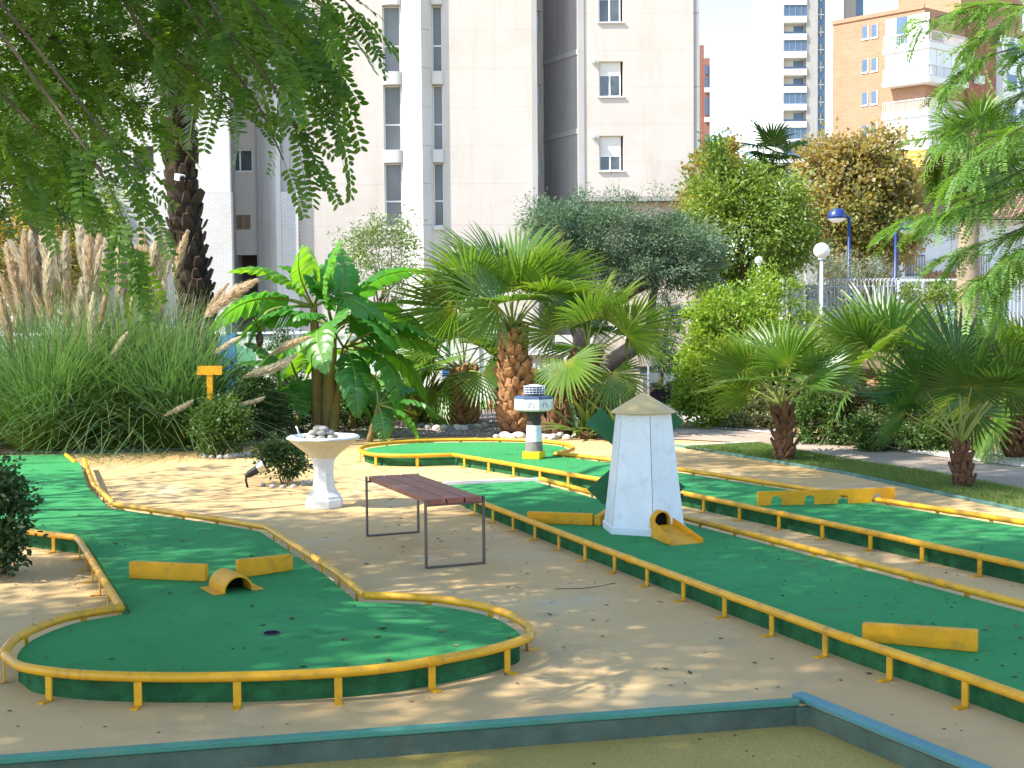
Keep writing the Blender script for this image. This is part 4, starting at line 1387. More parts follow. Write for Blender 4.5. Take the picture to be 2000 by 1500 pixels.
# ------------------------------------------------------------------ spotlight, T sign
sg = Vector((*(-2.6, 12.3), 0)); d = Vector((0.86, 0.1, 0.5)).normalized()
T = thing('garden_spotlight', 'metal garden spotlight tilted up on a dark stake by the small bush', 'spotlight', sg)
k0 = sg + Vector((-0.025, 0, 0.115))
mb = MB(); mb.tube([sg + Vector((-.01, 0, -.02)), sg + Vector((-.03, 0, .07)), k0], 0.012, 7); mb.build('stake', M['black'], T, smooth=True)
mb = MB(); mb.tube([k0 - d * 0.01, k0 + d * 0.035, k0 + d * 0.13], [0.02, 0.036, 0.043], 14); mb.build('housing', M['black'], T, auto=45)
mb = MB(); mb.tube([k0 + d * 0.13, k0 + d * 0.16, k0 + d * 0.205, k0 + d * 0.212, k0 + d * 0.2], [0.044, 0.06, 0.067, 0.06, 0.02], 18); mb.build('reflector', M['chrome'], T, auto=45)
sy = 15.45
T = thing('sign_post', 'small orange yellow T shaped board on a post behind the bush', 'sign', (-3.73, sy, 0))
mb = MB(); mb.box(-3.76, -3.69, sy - .018, sy + .018, 0, 1.09); mb.build('post', M['yellow_board'], T)
mb = MB(); x0, x1, z0, z1_ = -3.88, -3.57, 0.99, 1.10
mb.add([(x0, sy - .03, z0), (x1, sy - .03, z0), (x1 + .005, sy - .03, z1_), (x0 + .02, sy - .03, z1_), (x0, sy - .018, z0), (x1, sy - .018, z0), (x1 + .005, sy - .018, z1_), (x0 + .02, sy - .018, z1_)], [(0, 1, 2, 3), (5, 4, 7, 6), (0, 3, 7, 4), (1, 5, 6, 2), (3, 2, 6, 7), (0, 4, 5, 1)]); mb.build('board', M['yellow_board'], T)

# ------------------------------------------------------------------ fan palms
big = fans('big', R=1.02, pet=0.85, nseg=38, spread=230, tip=0.28)
mid = fans('mid', R=0.72, pet=0.6, nseg=34, spread=240, tip=0.22, petr=0.013)
near = fans('near', mat='fan_dark', R=0.66, pet=0.72, nseg=36, spread=262, tip=0.10, petr=0.012, cup=0.07, split=0.5)
G1 = 'fan palms in the garden'
a = (0.05, 18.0, 0.01); b = (0.01, 18.0, 1.45)
fan_palm('tallest fan palm with a shaggy orange brown trunk behind the lighthouse', (a[0], a[1], 0), b, 0.195, 0.135, big, 9, 0.92, 11, G1,
         given=[(130, 58, 25, 1.12, 0), (70, 74, -12, 1.0, 0), (175, 24, 62, 1.05, 1), (200, 48, 50, 1.05, 1), (20, 52, -50, 1.0, 1), (-90, 40, 5, 0.8, 1)], boots=(15, 12), dry=0, elmin=26)
a = (0.63, 17.6, -0.0); b = (1.08, 17.6, 1.09)
fan_palm('leaning fan palm with a reddish trunk beside the tallest palm', (a[0], a[1], 0), b, 0.18, 0.125, big, 8, 0.74, 23, G1,
         given=[(95, 66, 0, 0.82, 0), (10, 35, -50, 0.85, 1), (40, 55, -40, 0.8, 0), (-60, -20, 10, .7, 2)], boots=(12, 11), bootmat='palm_boot_red', dry=2, elmin=8)
a = (-0.77, 19.6, 0.0); b = (-0.76, 19.6, 0.82)
fan_palm('low fan palm with a short brown trunk ringed by pale stones', (a[0], a[1], 0), b, 0.17, 0.13, mid, 13, 1.0, 31, G1,
         given=[(180, 25, 40, 1.0, 1), (-30, 35, -30, 1.0, 1), (200, 5, 30, 1.0, 1)], boots=(8, 11), bootmat='palm_boot', elmin=-15)
a = (3.07, 14.1, -0.0); b = (3.05, 14.1, 0.62)
fan_palm('small fan palm with a dark shaggy stump on the lawn, nearer the windmill', (a[0], a[1], 0), b, 0.085, 0.06, mid, 11, 0.9, 47, G1,
         given=[(80, 62, 0, 1.0, 0), (110, 52, 20, 1.0, 0), (150, 42, 50, 0.95, 1), (20, 40, -50, 0.95, 1), (185, 22, 50, 0.75, 1)], boots=(6, 9), bootmat='palm_boot_red', boot_h=0.15, boot_w=0.075, elmin=18, bulge=1.1)
a = (4.22, 11.7, -0.01); b = (4.19, 11.7, 0.42)
fan_palm('small fan palm with dark green fans on the lawn, nearer the camera', (a[0], a[1], 0), b, 0.075, 0.055, near, 5, 0.9, 53, G1,
         given=[(100, 82, 0, 1.08, 0), (60, 22, -78, 1.0, 1), (172, 58, 70, 0.9, 1), (185, 30, 75, 0.85, 2), (-60, 50, -20, 1.0, 1), (5, 48, -75, 1.0, 1)], boots=(4, 9), bootmat='palm_boot_red', boot_h=0.13, boot_w=0.065, elmin=40, bulge=1.15)
a = (4.82, 16.2, -0.02); b = (4.82, 16.2, 0.7)
fan_palm('fan palm with pale yellowish fans half hidden behind the lawn palms', (a[0], a[1], 0), b, 0.12, 0.10, mid, 14, 1.1, 61, G1,
         given=[(90, 78, 0, 1.2, 0), (175, 60, 40, 1.1, 0), (10, 62, -40, 1.1, 0)], boots=(5, 9), elmin=0)
a = (5.76, 14.2, -0.02); b = (5.88, 14.2, 0.56)
fan_palm('fan palm with a shaggy red brown stump in front of the stone wall', (a[0], a[1], 0), b, 0.15, 0.11, mid, 13, 1.0, 71, G1,
         given=[(170, 55, 45, 1.1, 0), (150, 75, 20, 1.1, 0), (185, 20, 40, 1.0, 1)], boots=(7, 10), bootmat='palm_boot_red', boot_h=0.2, elmin=0)

# far palms
far_f = fans('far', mat='fan_dark', R=1.3, pet=1.0, nseg=22, spread=220, tip=0.5)
a = (10.78, 52.0, 8.07)
fan_palm('dark fan palm rising over the trees below the white tower', (a[0], a[1], 0), a, 0.28, 0.22, far_f, 16, 0.9, 83, 'tall palms in the street', boots=(1, 1), elmin=-25)
a = (10.54, 29.0, 5.38)
wash = fans('wash', R=0.95, pet=0.75, nseg=26, spread=210, tip=0.6)
fan_palm('tall fan palm with hanging pale fans in front of the white house', (a[0], a[1], 0.9), a, 0.26, 0.22, wash, 34, 1.0, 89, 'tall palms in the street', boots=(1, 1), elmin=-60, elmax=70, dry=16, core='palm_trunk_pale')

# ------------------------------------------------------------------ date palm
DY = 19.6
a, b = (-5.02, 19.6, -0.02), (-5.16, 19.6, 7.15)
T = thing('date_palm', 'tall date palm with a dark knobbly trunk by the pampas grass', 'palm', (a[0], a[1], 0))
base, topv = Vector((a[0], a[1], 0)), Vector(b)
midv = Vector((-4.95, 19.6, 2.2))
axis = spline([base, Vector((-4.89, 19.6, 1.08)), midv, Vector((-5.08, 19.6, 3.47)), Vector((-5.16, 19.6, 5.2)), topv], 8)
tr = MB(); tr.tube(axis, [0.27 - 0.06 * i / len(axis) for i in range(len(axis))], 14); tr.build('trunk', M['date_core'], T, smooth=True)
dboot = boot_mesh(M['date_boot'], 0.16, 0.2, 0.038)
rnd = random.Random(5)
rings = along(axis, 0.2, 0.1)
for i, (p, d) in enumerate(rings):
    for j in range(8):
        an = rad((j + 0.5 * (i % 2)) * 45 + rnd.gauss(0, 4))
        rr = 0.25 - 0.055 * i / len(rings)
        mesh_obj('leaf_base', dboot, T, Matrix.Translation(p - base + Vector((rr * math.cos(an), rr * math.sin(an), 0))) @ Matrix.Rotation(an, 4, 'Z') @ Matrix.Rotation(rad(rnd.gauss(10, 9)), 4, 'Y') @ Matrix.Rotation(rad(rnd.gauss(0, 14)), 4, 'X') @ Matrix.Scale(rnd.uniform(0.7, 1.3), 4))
feat = [feather_mesh(s, [M['date'], M['petiole']], L=2.7, arch=ar) for s, ar in ((1, 0.7), (2, 1.0), (3, 1.35))]
for i in range(30):
    t = i / 29
    mesh_obj('frond', feat[0 if t < .3 else 1 if t < .7 else 2], T, place(i * 137.5 + 20, 74 - 92 * t + rnd.gauss(0, 4), rnd.gauss(0, 12), rnd.uniform(0.85, 1.1), topv - base + Vector((0, 0, 0.1))))
for (az, el, s) in ((-5, -12, 1.45), (-30, 8, 1.3), (-10, -57, 1.3), (-25, -50, 1.15), (-50, -66, 1.15), (15, -62, 1.05), (200, -50, 1.0), (170, -62, 1.1), (-85, -58, 1.0)):
    mesh_obj('frond', feat[1], T, place(az, el, 0, s, topv - base + Vector((0, 0, -0.05))))
cm = Vector((-5.04, 19.3, 3.87))
T2 = thing('floodlight', 'small white floodlight strapped to the date palm trunk', 'floodlight', cm)
mb = MB(); mb.bar(cm + Vector((-.05, .02, .0)), cm + Vector((.05, -.08, -.03)), 0.11, 0.10); mb.build('housing', M['white'], T2, bevel=0.01)
mb = MB(); mb.tube([cm + Vector((.05, -.08, -.04)), cm + Vector((.062, -.094, -.044))], 0.042, 12); mb.build('lens', M['black'], T2)
# ------------------------------------------------------------------ banana plants
ban = [banana_mesh(s, [M['banana'], M['petiole']], L=l, W=w, arch=ar, fold=fo, tear=te) for s, l, w, ar, fo, te in
       ((1, 1.15, 0.37, 0.35, 0.16, 0.06), (2, 1.3, 0.37, 0.75, 0.28, 0.1), (3, 1.3, 0.35, 1.1, 0.4, 0.16), (4, 0.9, 0.3, 0.6, 0.35, 0.15))]
bstem = None
def banana(label, loc, tops, leaves, seed, group='banana plants', bud=None):
    rnd = random.Random(seed)
    T = thing('banana_plant', label, 'banana plant', loc, group)
    b = Vector(loc)
    for (tx, r) in tops:
        s = MB(); tx = Vector(tx)
        s0 = b + Vector((rnd.gauss(0, .10) + (tx.x - b.x) * .5, rnd.gauss(0, .12), -0.05))
        s.tube(wander(s0, tx, 4, 0.015, rnd), [r * 1.25, r * 1.15, r, r * 0.85, r * 0.6], 10)
        s.build('stem', M['banana_stem'], T, smooth=True)
    for (k, az, el, roll, s, v) in leaves:
        mesh_obj('leaf', ban[v], T, place(az, el, roll, s, Vector(tops[k][0]) - b))
    if bud:
        p0, p1 = Vector(tops[0][0]), Vector(bud)
        s = MB(); s.tube(spline([p0, p0 + Vector((-.18, -.1, .02)), Vector((p1.x + .12, p1.y, p1.z + .42)), p1 + Vector((0, 0, .14))], 5), [0.022] * 16, 7)
        s.build('flower_stalk', M['petiole'], T, smooth=True)
        s = MB(); s.tube([p1 + Vector((0, 0, .15)), p1 + Vector((0, 0, .08)), p1, p1 - Vector((0, 0, .12))], [0.02, 0.055, 0.05, 0.008], 9); s.build('flower_bud', M['bud'], T, smooth=True)
        for k in range(9):
            q = p1 + Vector((0.07 * math.cos(k * 2.4), 0.07 * math.sin(k * 2.4), .20 + .012 * k))
            s = MB(); s.tube([p1 + Vector((0, 0, .2 + .012 * k)), q, q + Vector((0.015 * math.cos(k * 2.4), 0.015 * math.sin(k * 2.4), .06))], [0.012, 0.016, 0.007], 6); s.build('banana_fruit', M['petiole'], T, smooth=True)
BY = 17.6
base = (-2.69, 17.6, 0.04); base = (base[0], base[1], 0)
t0, t1, t2 = (-2.77, 17.6, 1.84), (-2.48, 17.45, 1.55), (-2.37, 17.75, 1.26)
banana('tall banana plant with broad bright leaves and a hanging flower bud', base, [(t0, 0.085), (t1, 0.085), (t2, 0.06)],
       [(0, 92, 80, 90, 0.62, 0), (0, 178, 38, 10, 0.85, 1), (0, 186, 8, 25, 1.0, 2), (0, 200, -8, 10, 0.75, 2), (0, -35, 8, 20, 0.85, 2), (0, -60, 40, 0, 0.6, 3), (0, 60, 50, 30, 0.7, 1),
        (1, 20, 46, -20, 1.0, 1), (1, 70, 72, 60, 0.85, 0), (1, -80, 60, 80, 0.95, 0), (1, 150, 60, 30, 0.8, 1), (1, -20, 10, -25, .8, 2), (1, -120, 20, 0, .7, 3),
        (2, 5, 8, -15, 0.95, 1), (2, -12, 22, -10, 1.05, 2), (2, -35, -15, -20, 1.0, 2), (2, 20, -10, -10, 0.95, 2), (2, -70, -25, 0, 0.8, 2), (2, 60, 40, 0, 0.7, 1), (2, -95, 30, 60, .8, 1), (1, -100, -5, 30, .85, 2), (1, 185, 15, 20, .9, 2), (0, -100, 50, 75, .75, 0), (1, 40, 20, -30, .9, 2), (2, -50, 15, -40, .95, 1), (1, 210, -20, 10, .75, 2)], 3, bud=(-3.45, 17.2, 1.36))
b2 = (-2.05, 16.9, -0.01)
banana('young banana plant leaning at the edge of the gravel', (b2[0], b2[1], 0), [((-1.81, 16.9, 0.51), 0.04)],
       [(0, -10, -25, -20, 0.6, 2), (0, 25, 0, 0, 0.6, 1), (0, -70, -45, 0, 0.5, 3), (0, 120, 60, 20, 0.5, 3), (0, 60, 20, 0, .6, 1)], 7)
b3 = (-3.3, 18.3, 0.02)
banana('low banana shoots with drooping leaves under the tall ones', (b3[0], b3[1], 0), [((-3.4, 18.3, 0.58), 0.05), ((-3.1, 18.5, 0.65), 0.05)],
       [(0, 170, 30, 0, 0.7, 1), (0, 220, 5, 10, 0.7, 2), (0, -60, 10, 0, 0.7, 2), (0, 90, 50, 30, .7, 1), (1, 10, 25, -10, 0.7, 2), (1, -80, 15, 0, 0.65, 2), (1, -100, 45, 40, .8, 1), (0, -95, 50, -40, .8, 1), (1, 30, 0, 0, .8, 2), (0, 200, -15, 0, .8, 2), (1, 190, 35, 10, 0.7, 1), (1, -30, 50, 0, .7, 1)], 9)
b4 = (-2.47, 18.8, 0.02)
banana('banana shoots with yellowing leaves behind the bird bath', (b4[0], b4[1], 0), [((-2.38, 18.8, 0.58), 0.05)],
       [(0, 10, 15, -10, 0.75, 2), (0, -50, 0, 0, 0.7, 2), (0, 160, 40, 10, 0.7, 1), (0, 90, 60, 0, .7, 1), (0, -110, 20, 0, .7, 2)], 13)

# ------------------------------------------------------------------ pampas grass
def pampas(label, loc, n, L, seed, spread, plumes):
    rng = np.random.default_rng(seed)
    T = thing('pampas_grass', label, 'pampas grass', loc, 'pampas grass clumps')
    k = 5
    az = rng.uniform(0, 2 * math.pi, n)
    lean = np.abs(rng.normal(0, 1, n)) * 0.45 + 0.12
    ll = L * rng.uniform(0.55, 1.1, n)
    r0 = spread * np.sqrt(rng.random(n))
    a0 = rng.uniform(0, 2 * math.pi, n)
    B = np.stack([loc[0] + r0 * np.cos(a0), loc[1] + r0 * np.sin(a0) * 0.8, np.zeros(n)], 1)
    az = np.where(rng.random(n) < 0.6, a0 + rng.normal(0, 0.7, n), az)
    w = 0.006 * rng.uniform(0.6, 1.5, n)
    V = np.empty((n, k + 1, 2, 3)); tt = np.empty((n, k + 1, 2))
    sx, sy = -np.sin(az), np.cos(az)
    for i in range(k + 1):
        t = i / k
        hor = ll * (np.sin(lean) * t + 0.42 * lean * t ** 2.6)
        z = ll * (np.cos(lean) * t - 0.42 * lean * t ** 3.2) + 0.01
        z = np.maximum(z, 0.02)
        ww = w * (1 - 0.85 * t ** 2)
        for s in (0, 1):
            q = (s * 2 - 1) * ww
            V[:, i, s, 0] = B[:, 0] + hor * np.cos(az) + sx * q
            V[:, i, s, 1] = B[:, 1] + hor * np.sin(az) + sy * q
            V[:, i, s, 2] = z
        tt[:, i, :] = t
    idx = np.arange(n * (k + 1) * 2).reshape(n, k + 1, 2)
    F = np.stack([idx[:, :-1, 0], idx[:, :-1, 1], idx[:, 1:, 1], idx[:, 1:, 0]], -1).reshape(-1, 4)
    np_mesh('blades', V.reshape(-1, 3), F, M['pampas'], T, t=tt.ravel())['kind'] = 'stuff'
    rnd = random.Random(seed)
    b = Vector(loc)
    for (tip, base_, v, pale) in plumes:
        p1, p0 = Vector(tip), Vector(base_)
        d = p1 - p0
        s = d.length
        foot = b + Vector((rnd.uniform(-1, 1) * spread * .8, rnd.uniform(-.6, .6) * spread, 0))
        foot.x += max(-1.2, min(1.2, (p0.x - foot.x) * 0.5))
        st = MB()
        m_ = foot.lerp(p0, 0.5) + Vector((0, 0, 0.12 * (p0 - foot).length))
        st.tube(spline([foot, m_, p0, p0 + d * 0.5], 4), 0.0045, 5)
        so = st.build('plume_stalk', M['plume_stalk'], T)
        q = d.to_track_quat('X', 'Z').to_matrix().to_4x4()
        mesh_obj('plume', (PL_PALE if pale or rnd.random() < 0.4 else PL)[v % 4], T, Matrix.Translation(p0 - b) @ q @ Matrix.Rotation(rnd.uniform(0, 6), 4, 'X') @ Matrix.Diagonal((s, s * rnd.uniform(0.95, 1.3), s * rnd.uniform(0.95, 1.3), 1)))
    return T

def plume_mesh(seed, mat, bend):
    """feathery seed head along +X, length 1"""
    rng = np.random.default_rng(seed)
    n = 1700
    t = rng.random(n) ** 0.8
    az = rng.uniform(0, 2 * math.pi, n)
    ln = (0.10 + 0.16 * np.sin(math.pi * np.clip(t * 0.93 + 0.05, 0, 1))) * rng.uniform(0.5, 1.15, n) * (1 - 0.45 * t)
    out = rng.uniform(0.14, 0.48, n)
    P = np.stack([t * 0.88, np.zeros(n), -bend * t ** 2], 1)
    d = np.stack([np.cos(out), np.sin(out) * np.cos(az), np.sin(out) * np.sin(az) - bend * 1.2 * t], 1)
    d = unit(d)
    sd = unit(np.cross(d, rng.normal(size=(n, 3))))
    w = 0.0055 * rng.uniform(0.6, 1.4, n)[:, None]
    V = np.empty((n, 4, 3))
    V[:, 0] = P - sd * w * 0.3
    V[:, 1] = P + d * ln[:, None] * 0.55 - sd * w
    V[:, 2] = P + d * ln[:, None] + np.array([0, 0, -0.012])
    V[:, 3] = P + d * ln[:, None] * 0.55 + sd * w
    me = bpy.data.meshes.new('plume')
    F = np.arange(n * 4).reshape(n, 4)
    me.from_pydata(V.reshape(-1, 3).tolist(), [], F.tolist())
    me.materials.append(mat)
    return me
PL = [plume_mesh(s, M['plume'], b_) for s, b_ in ((1, 0.02), (2, 0.06), (3, 0.1), (4, 0.16))]
PL_PALE = [plume_mesh(s, M['plume_pale'], b_) for s, b_ in ((11, 0.02), (12, 0.06), (13, 0.1), (14, 0.16))]
PY = 16.6
def pl(*rows): return list(rows)
g1 = [((-6.66, 16.6, 2.74), (-6.48, 16.6, 1.93), 0, 0), ((-6.68, 16.9, 2.86), (-6.34, 16.9, 1.93), 1, 0), ((-6.21, 16.6, 3.03), (-6.04, 16.6, 2.06), 0, 1), ((-6.2, 17.0, 3.14), (-6.08, 17.0, 2.14), 1, 0), ((-6.89, 17.0, 2.42), (-6.71, 17.0, 1.73), 1, 0),
      ((-6.09, 17.2, 2.98), (-6.1, 17.2, 2.0), 0, 0), ((-6.62, 17.3, 2.99), (-6.6, 17.3, 2.01), 0, 1), ((-6.77, 17.3, 2.57), (-6.71, 17.3, 1.59), 2, 1), ((-6.09, 16.5, 2.52), (-6.05, 16.5, 1.59), 0, 0), ((-5.72, 16.4, 2.38), (-5.8, 16.4, 1.52), 1, 0), ((-6.63, 16.4, 2.12), (-6.54, 16.4, 1.26), 1, 0)]
g2 = [((-5.52, 17.0, 2.76), (-5.68, 17.0, 1.95), 0, 0), ((-6.71, 17.4, 2.49), (-6.88, 17.4, 1.5), 0, 0), ((-4.92, 16.3, 2.68), (-4.88, 16.3, 1.94), 0, 1), ((-5.56, 16.6, 2.59), (-5.6, 16.6, 1.62), 1, 1), ((-4.67, 16.6, 2.85), (-4.79, 16.6, 2.05), 1, 0), ((-6.25, 17.4, 2.87), (-6.32, 17.4, 2.04), 0, 1), ((-5.96, 16.3, 2.73), (-6.03, 16.3, 1.99), 1, 1), ((-4.92, 16.6, 2.71), (-4.93, 16.6, 1.95), 1, 0),
      ((-5.81, 17.0, 3.24), (-5.8, 17.0, 2.34), 0, 1), ((-5.54, 16.6, 2.96), (-5.55, 16.6, 2.02), 0, 0), ((-5.67, 17.2, 2.98), (-5.66, 17.2, 2.14), 1, 0), ((-5.38, 16.6, 2.66), (-5.35, 16.6, 1.85), 0, 0), ((-5.16, 16.6, 2.86), (-5.18, 16.6, 1.92), 0, 0), ((-5.26, 17.2, 2.55), (-5.27, 17.2, 1.72), 1, 0),
      ((-4.94, 16.5, 2.38), (-4.98, 16.5, 1.64), 0, 0), ((-4.79, 16.6, 2.69), (-4.86, 16.6, 1.85), 0, 0), ((-5.56, 16.4, 2.31), (-5.68, 16.4, 1.32), 0, 1), ((-5.23, 16.4, 2.11), (-5.41, 16.4, 1.51), 1, 0), ((-4.87, 15.9, 1.58), (-5.13, 15.9, 1.09), 1, 0), ((-5.59, 17.4, 3.06), (-5.57, 17.4, 2.14), 0, 1), ((-5.36, 16.1, 2.1), (-5.41, 16.1, 1.25), 0, 0)]
g3 = [((-5.65, 16.6, 2.85), (-5.6, 16.6, 2.07), 1, 0), ((-4.63, 16.6, 3.06), (-4.65, 16.6, 2.17), 1, 1), ((-4.54, 16.6, 2.42), (-4.66, 16.6, 1.56), 0, 1), ((-4.71, 16.6, 2.39), (-4.7, 16.6, 1.63), 1, 1), ((-6.36, 17.0, 2.57), (-6.35, 17.0, 1.57), 1, 1), ((-4.84, 16.6, 2.98), (-4.8, 16.6, 2.0), 1, 0), ((-6.4, 16.6, 2.96), (-6.36, 16.6, 2.03), 0, 0), ((-6.43, 17.0, 2.53), (-6.38, 17.0, 1.68), 0, 0),
      ((-4.49, 16.6, 2.82), (-4.64, 16.6, 2.15), 0, 0), ((-4.28, 16.6, 2.92), (-4.46, 16.6, 2.18), 1, 0), ((-4.54, 17.0, 2.74), (-4.66, 17.0, 2.23), 0, 1), ((-4.7, 17.0, 2.4), (-4.78, 17.0, 1.85), 0, 0), ((-4.88, 17.2, 2.55), (-4.93, 17.2, 1.78), 1, 0), ((-4.86, 17.4, 3.02), (-4.91, 17.4, 2.28), 0, 1), ((-3.24, 16.0, 2.31), (-3.92, 16.0, 1.69), 2, 0), ((-3.67, 16.3, 2.2), (-3.96, 16.3, 1.77), 1, 0), ((-3.38, 15.8, 1.49), (-3.77, 15.8, 1.23), 1, 0),
      ((-2.7, 16.2, 1.08), (-3.44, 16.2, 0.94), 3, 1), ((-2.63, 16.6, 1.52), (-3.22, 16.6, 1.19), 2, 0), ((-2.93, 16.5, 1.15), (-3.57, 16.5, 0.9), 2, 0), ((-3.87, 15.4, 0.66), (-4.29, 15.4, 0.49), 1, 1), ((-3.09, 15.9, 0.62), (-3.5, 15.9, 0.59), 3, 1)]
c = (-6.05, 16.3, -0.05); pampas('pampas grass clump with bright yellow green blades behind the tee mat', (c[0], c[1], 0), 3000, 2.1, 1, 0.42, g1)
c = (-5.37, 16.9, -0.1); pampas('tall blue green pampas grass clump full of upright tan plumes', (c[0], c[1], 0), 3400, 2.35, 2, 0.45, g2)
c = (-4.53, 16.6, -0.03); pampas('pampas grass clump arching out towards the date palm trunk', (c[0], c[1], 0), 3200, 2.1, 3, 0.45, g3)
c = (-7.21, 16.9, -0.07); pampas('pampas grass clump at the outer end of the row', (c[0], c[1], 0), 1800, 1.8, 4, 0.42, [])

# ------------------------------------------------------------------ sword leaved clumps
def clump(name, label, loc, n, L, w, mat, seed, elr, trunk=False, group='sword leaved clumps', arch=0.35):
    rnd = random.Random(seed)
    T = thing(name, label, 'plant', loc, group)
    ms = [sword_mesh(seed * 5 + i, mat, L, w, arch * f) for i, f in enumerate((0.4, 1.0, 1.7))]
    for i in range(n):
        t = i / (n - 1)
        el = elr[1] + (elr[0] - elr[1]) * t ** 0.8 + rnd.gauss(0, 5)
        mesh_obj('leaf', ms[0 if el > 65 else 1 if el > 35 else 2], T, place(i * 137.5 + rnd.gauss(0, 9), el, rnd.gauss(0, 15), rnd.uniform(0.7, 1.12), (rnd.gauss(0, 0.06), rnd.gauss(0, 0.06), 0.02)))
    mb = MB(); mb.lathe(loc[0], loc[1], [(0.14, -0.02), (0.12, 0.06), (0.05, 0.1)], 10); mb.build('crown_base', M['palm_core'], T, smooth=True)
    return T
c = (-1.49, 20.2, -0.02); clump('flax_plant', 'big olive coloured flax clump beside the low fan palm', (c[0], c[1], 0), 95, 1.35, 0.05, M['sword'], 3, (12, 85), arch=0.45)
c = (1.04, 17.2, 0.0); clump('flax_plant', 'striped green flax clump between the lighthouse and the windmill', (c[0], c[1], 0), 34, 0.95, 0.05, M['sword_green'], 5, (18, 85))
c = (1.49, 17.0, -0.01); clump('flax_plant', 'smaller striped flax clump half hidden by the windmill', (c[0], c[1], 0), 26, 0.85, 0.045, M['sword_green'], 6, (20, 84))
c = (5.88, 15.9, 0.57); clump('flax_plant', 'thin yellowish sword leaved clump above the stone wall', (c[0], c[1], 0.9), 40, 0.8, 0.03, M['sword'], 8, (15, 85))
c = (7.04, 17.5, 1.11); clump('flax_plant', 'pale silvery sword leaved clump high behind the stone wall', (c[0], c[1], 0.95), 46, 0.7, 0.028, M['sword_green'], 9, (20, 85))
c = (-2.37, 21.0, 0.06); clump('flax_plant', 'sparse sword leaved clump beside the banana plants', (c[0], c[1], 0), 40, 0.9, 0.04, M['sword'], 10, (20, 85))

# ------------------------------------------------------------------ trees
a = (-2.53, 24.0, 0.25)
tree('small_tree', 'slender young tree with pale leaves in front of the facade', (a[0], a[1], 0), 0.05, 1.9, [((-2.47, 24.0, 2.89), (0.72, 0.6, 0.62)), ((-2.33, 24.0, 2.3), (0.45, 0.5, 0.45)), ((-2.56, 24.0, 3.33), (0.45, .4, .35)), ((-2.07, 24.0, 3.32), (0.18, .2, .4)), ((-3.0, 24.0, 3.09), (0.3, .3, .3))], 5200, 0.075, M['small_tree'], 21, ncl=150, spread=0.10, aspect=0.38, group='garden trees', limbs=12)
oa = (1.42, 23.2, 0.26)
T = tree('olive_tree', 'cloud shaped grey green olive tree with a dark forked trunk', (oa[0], oa[1], 0), 0.2, 1.5,
     [((1.91, 23.2, 3.09), (1.25, 1.1, 0.62)), ((3.04, 23.2, 2.89), (0.85, 0.9, 0.62)), ((1.07, 23.4, 3.3), (0.7, .8, 0.5)), ((2.45, 23.0, 2.61), (1.15, 1.0, 0.45)), ((3.51, 23.2, 2.61), (0.45, .6, .45)), ((0.6, 23.6, 3.51), (.4, .5, .35)),
      ((2.76, 23.2, 3.65), (0.16, .2, .3)), ((1.25, 23.2, 3.75), (0.22, .25, .28)), ((1.74, 23.4, 3.77), (0.3, .3, .25)), ((2.31, 23.4, 3.67), (0.3, .3, .22))],
     64000, 0.078, M['olive'], 33, ncl=420, spread=0.115, aspect=0.24, barkm=M['olive_bark'], group='garden trees', trunk_top=(1.24, 23.2, 1.49), limbs=12, up=0.25, outw=1.1)
mb = MB()
mb.tube(spline([(1.4, 23.1, 0.5), (1.87, 22.9, 0.88), (2.33, 22.8, 1.21), (2.52, 22.8, 1.35), (2.55, 22.9, 1.86), (2.64, 23.0, 2.23)], 4), [0.2, .19, .18, .17, .165, .16, .155, .15, .15, .145, .14, .13, .12, .11, .1, .09, .085, .08, .075, .07, .06], 10)
mb.tube(spline([(2.33, 22.8, 1.23), (2.44, 22.75, 1.44), (2.49, 22.7, 1.49)], 3), [0.13, .14, .14, .13, .12, .1, .08], 9)
mb.build('limb', M['olive_bark'], T, smooth=True)
a = (6.14, 33.0, 0.33)
tree('leafy_tree', 'round green leafy tree beyond the bright hedge', (a[0], a[1], 0), 0.16, 3.2, [((6.13, 33.0, 3.96), (1.75, 1.5, 1.5)), ((5.4, 33.0, 4.63), (0.8, .8, 1.0)), ((6.74, 33.0, 4.75), (1.0, 1, .9)), ((5.93, 33.0, 5.42), (0.5, .5, .5)), ((7.01, 33.0, 3.55), (0.9, .9, .8)), ((5.4, 33.0, 5.83), (.22, .3, .5)), ((7.48, 33.3, 4.1), (.5, .6, .6)), ((5.4, 33.0, 2.69), (.7, .7, .7)), ((5.04, 33.3, 3.72), (.5, .6, .9))], 27000, 0.13, M['greentree'], 41, ncl=330, spread=0.2, group='street trees', limbs=14)
a = (11.84, 42.0, -0.05)
tree('plane_tree', 'tall plane tree turning brown and gold beside the blue lamp', (a[0], a[1], 0), 0.22, 4.5, [((11.65, 42.0, 4.91), (1.9, 1.8, 2.2)), ((11.81, 42.0, 6.43), (1.3, 1.3, 1.1)), ((10.62, 42.0, 5.08), (1.0, 1.2, 1.6)), ((12.32, 42.0, 7.1), (.7, .8, .7)), ((10.36, 42.0, 6.61), (.6, .7, 1.0)), ((13.01, 42.0, 5.06), (.9, 1, 1.3)), ((11.13, 42.0, 6.94), (.7, .7, .6))], 24000, 0.16, M['plane'], 43, ncl=380, spread=0.23, aspect=0.8, group='street trees', limbs=16)
a = (7.33, 46.0, -0.15)
tree('plane_tree', 'yellowing tree top beside the edge of the cream block', (a[0], a[1], 0), 0.2, 5, [((7.43, 46.0, 6.57), (0.9, .9, 1.6)), ((7.9, 46.0, 7.49), (.5, .5, .8)), ((7.06, 46.0, 5.46), (.8, .8, 1.2))], 7000, 0.17, M['plane_gold'], 44, ncl=140, spread=0.22, aspect=0.8, group='street trees', limbs=8)
a = (24.76, 73.0, -1.3)
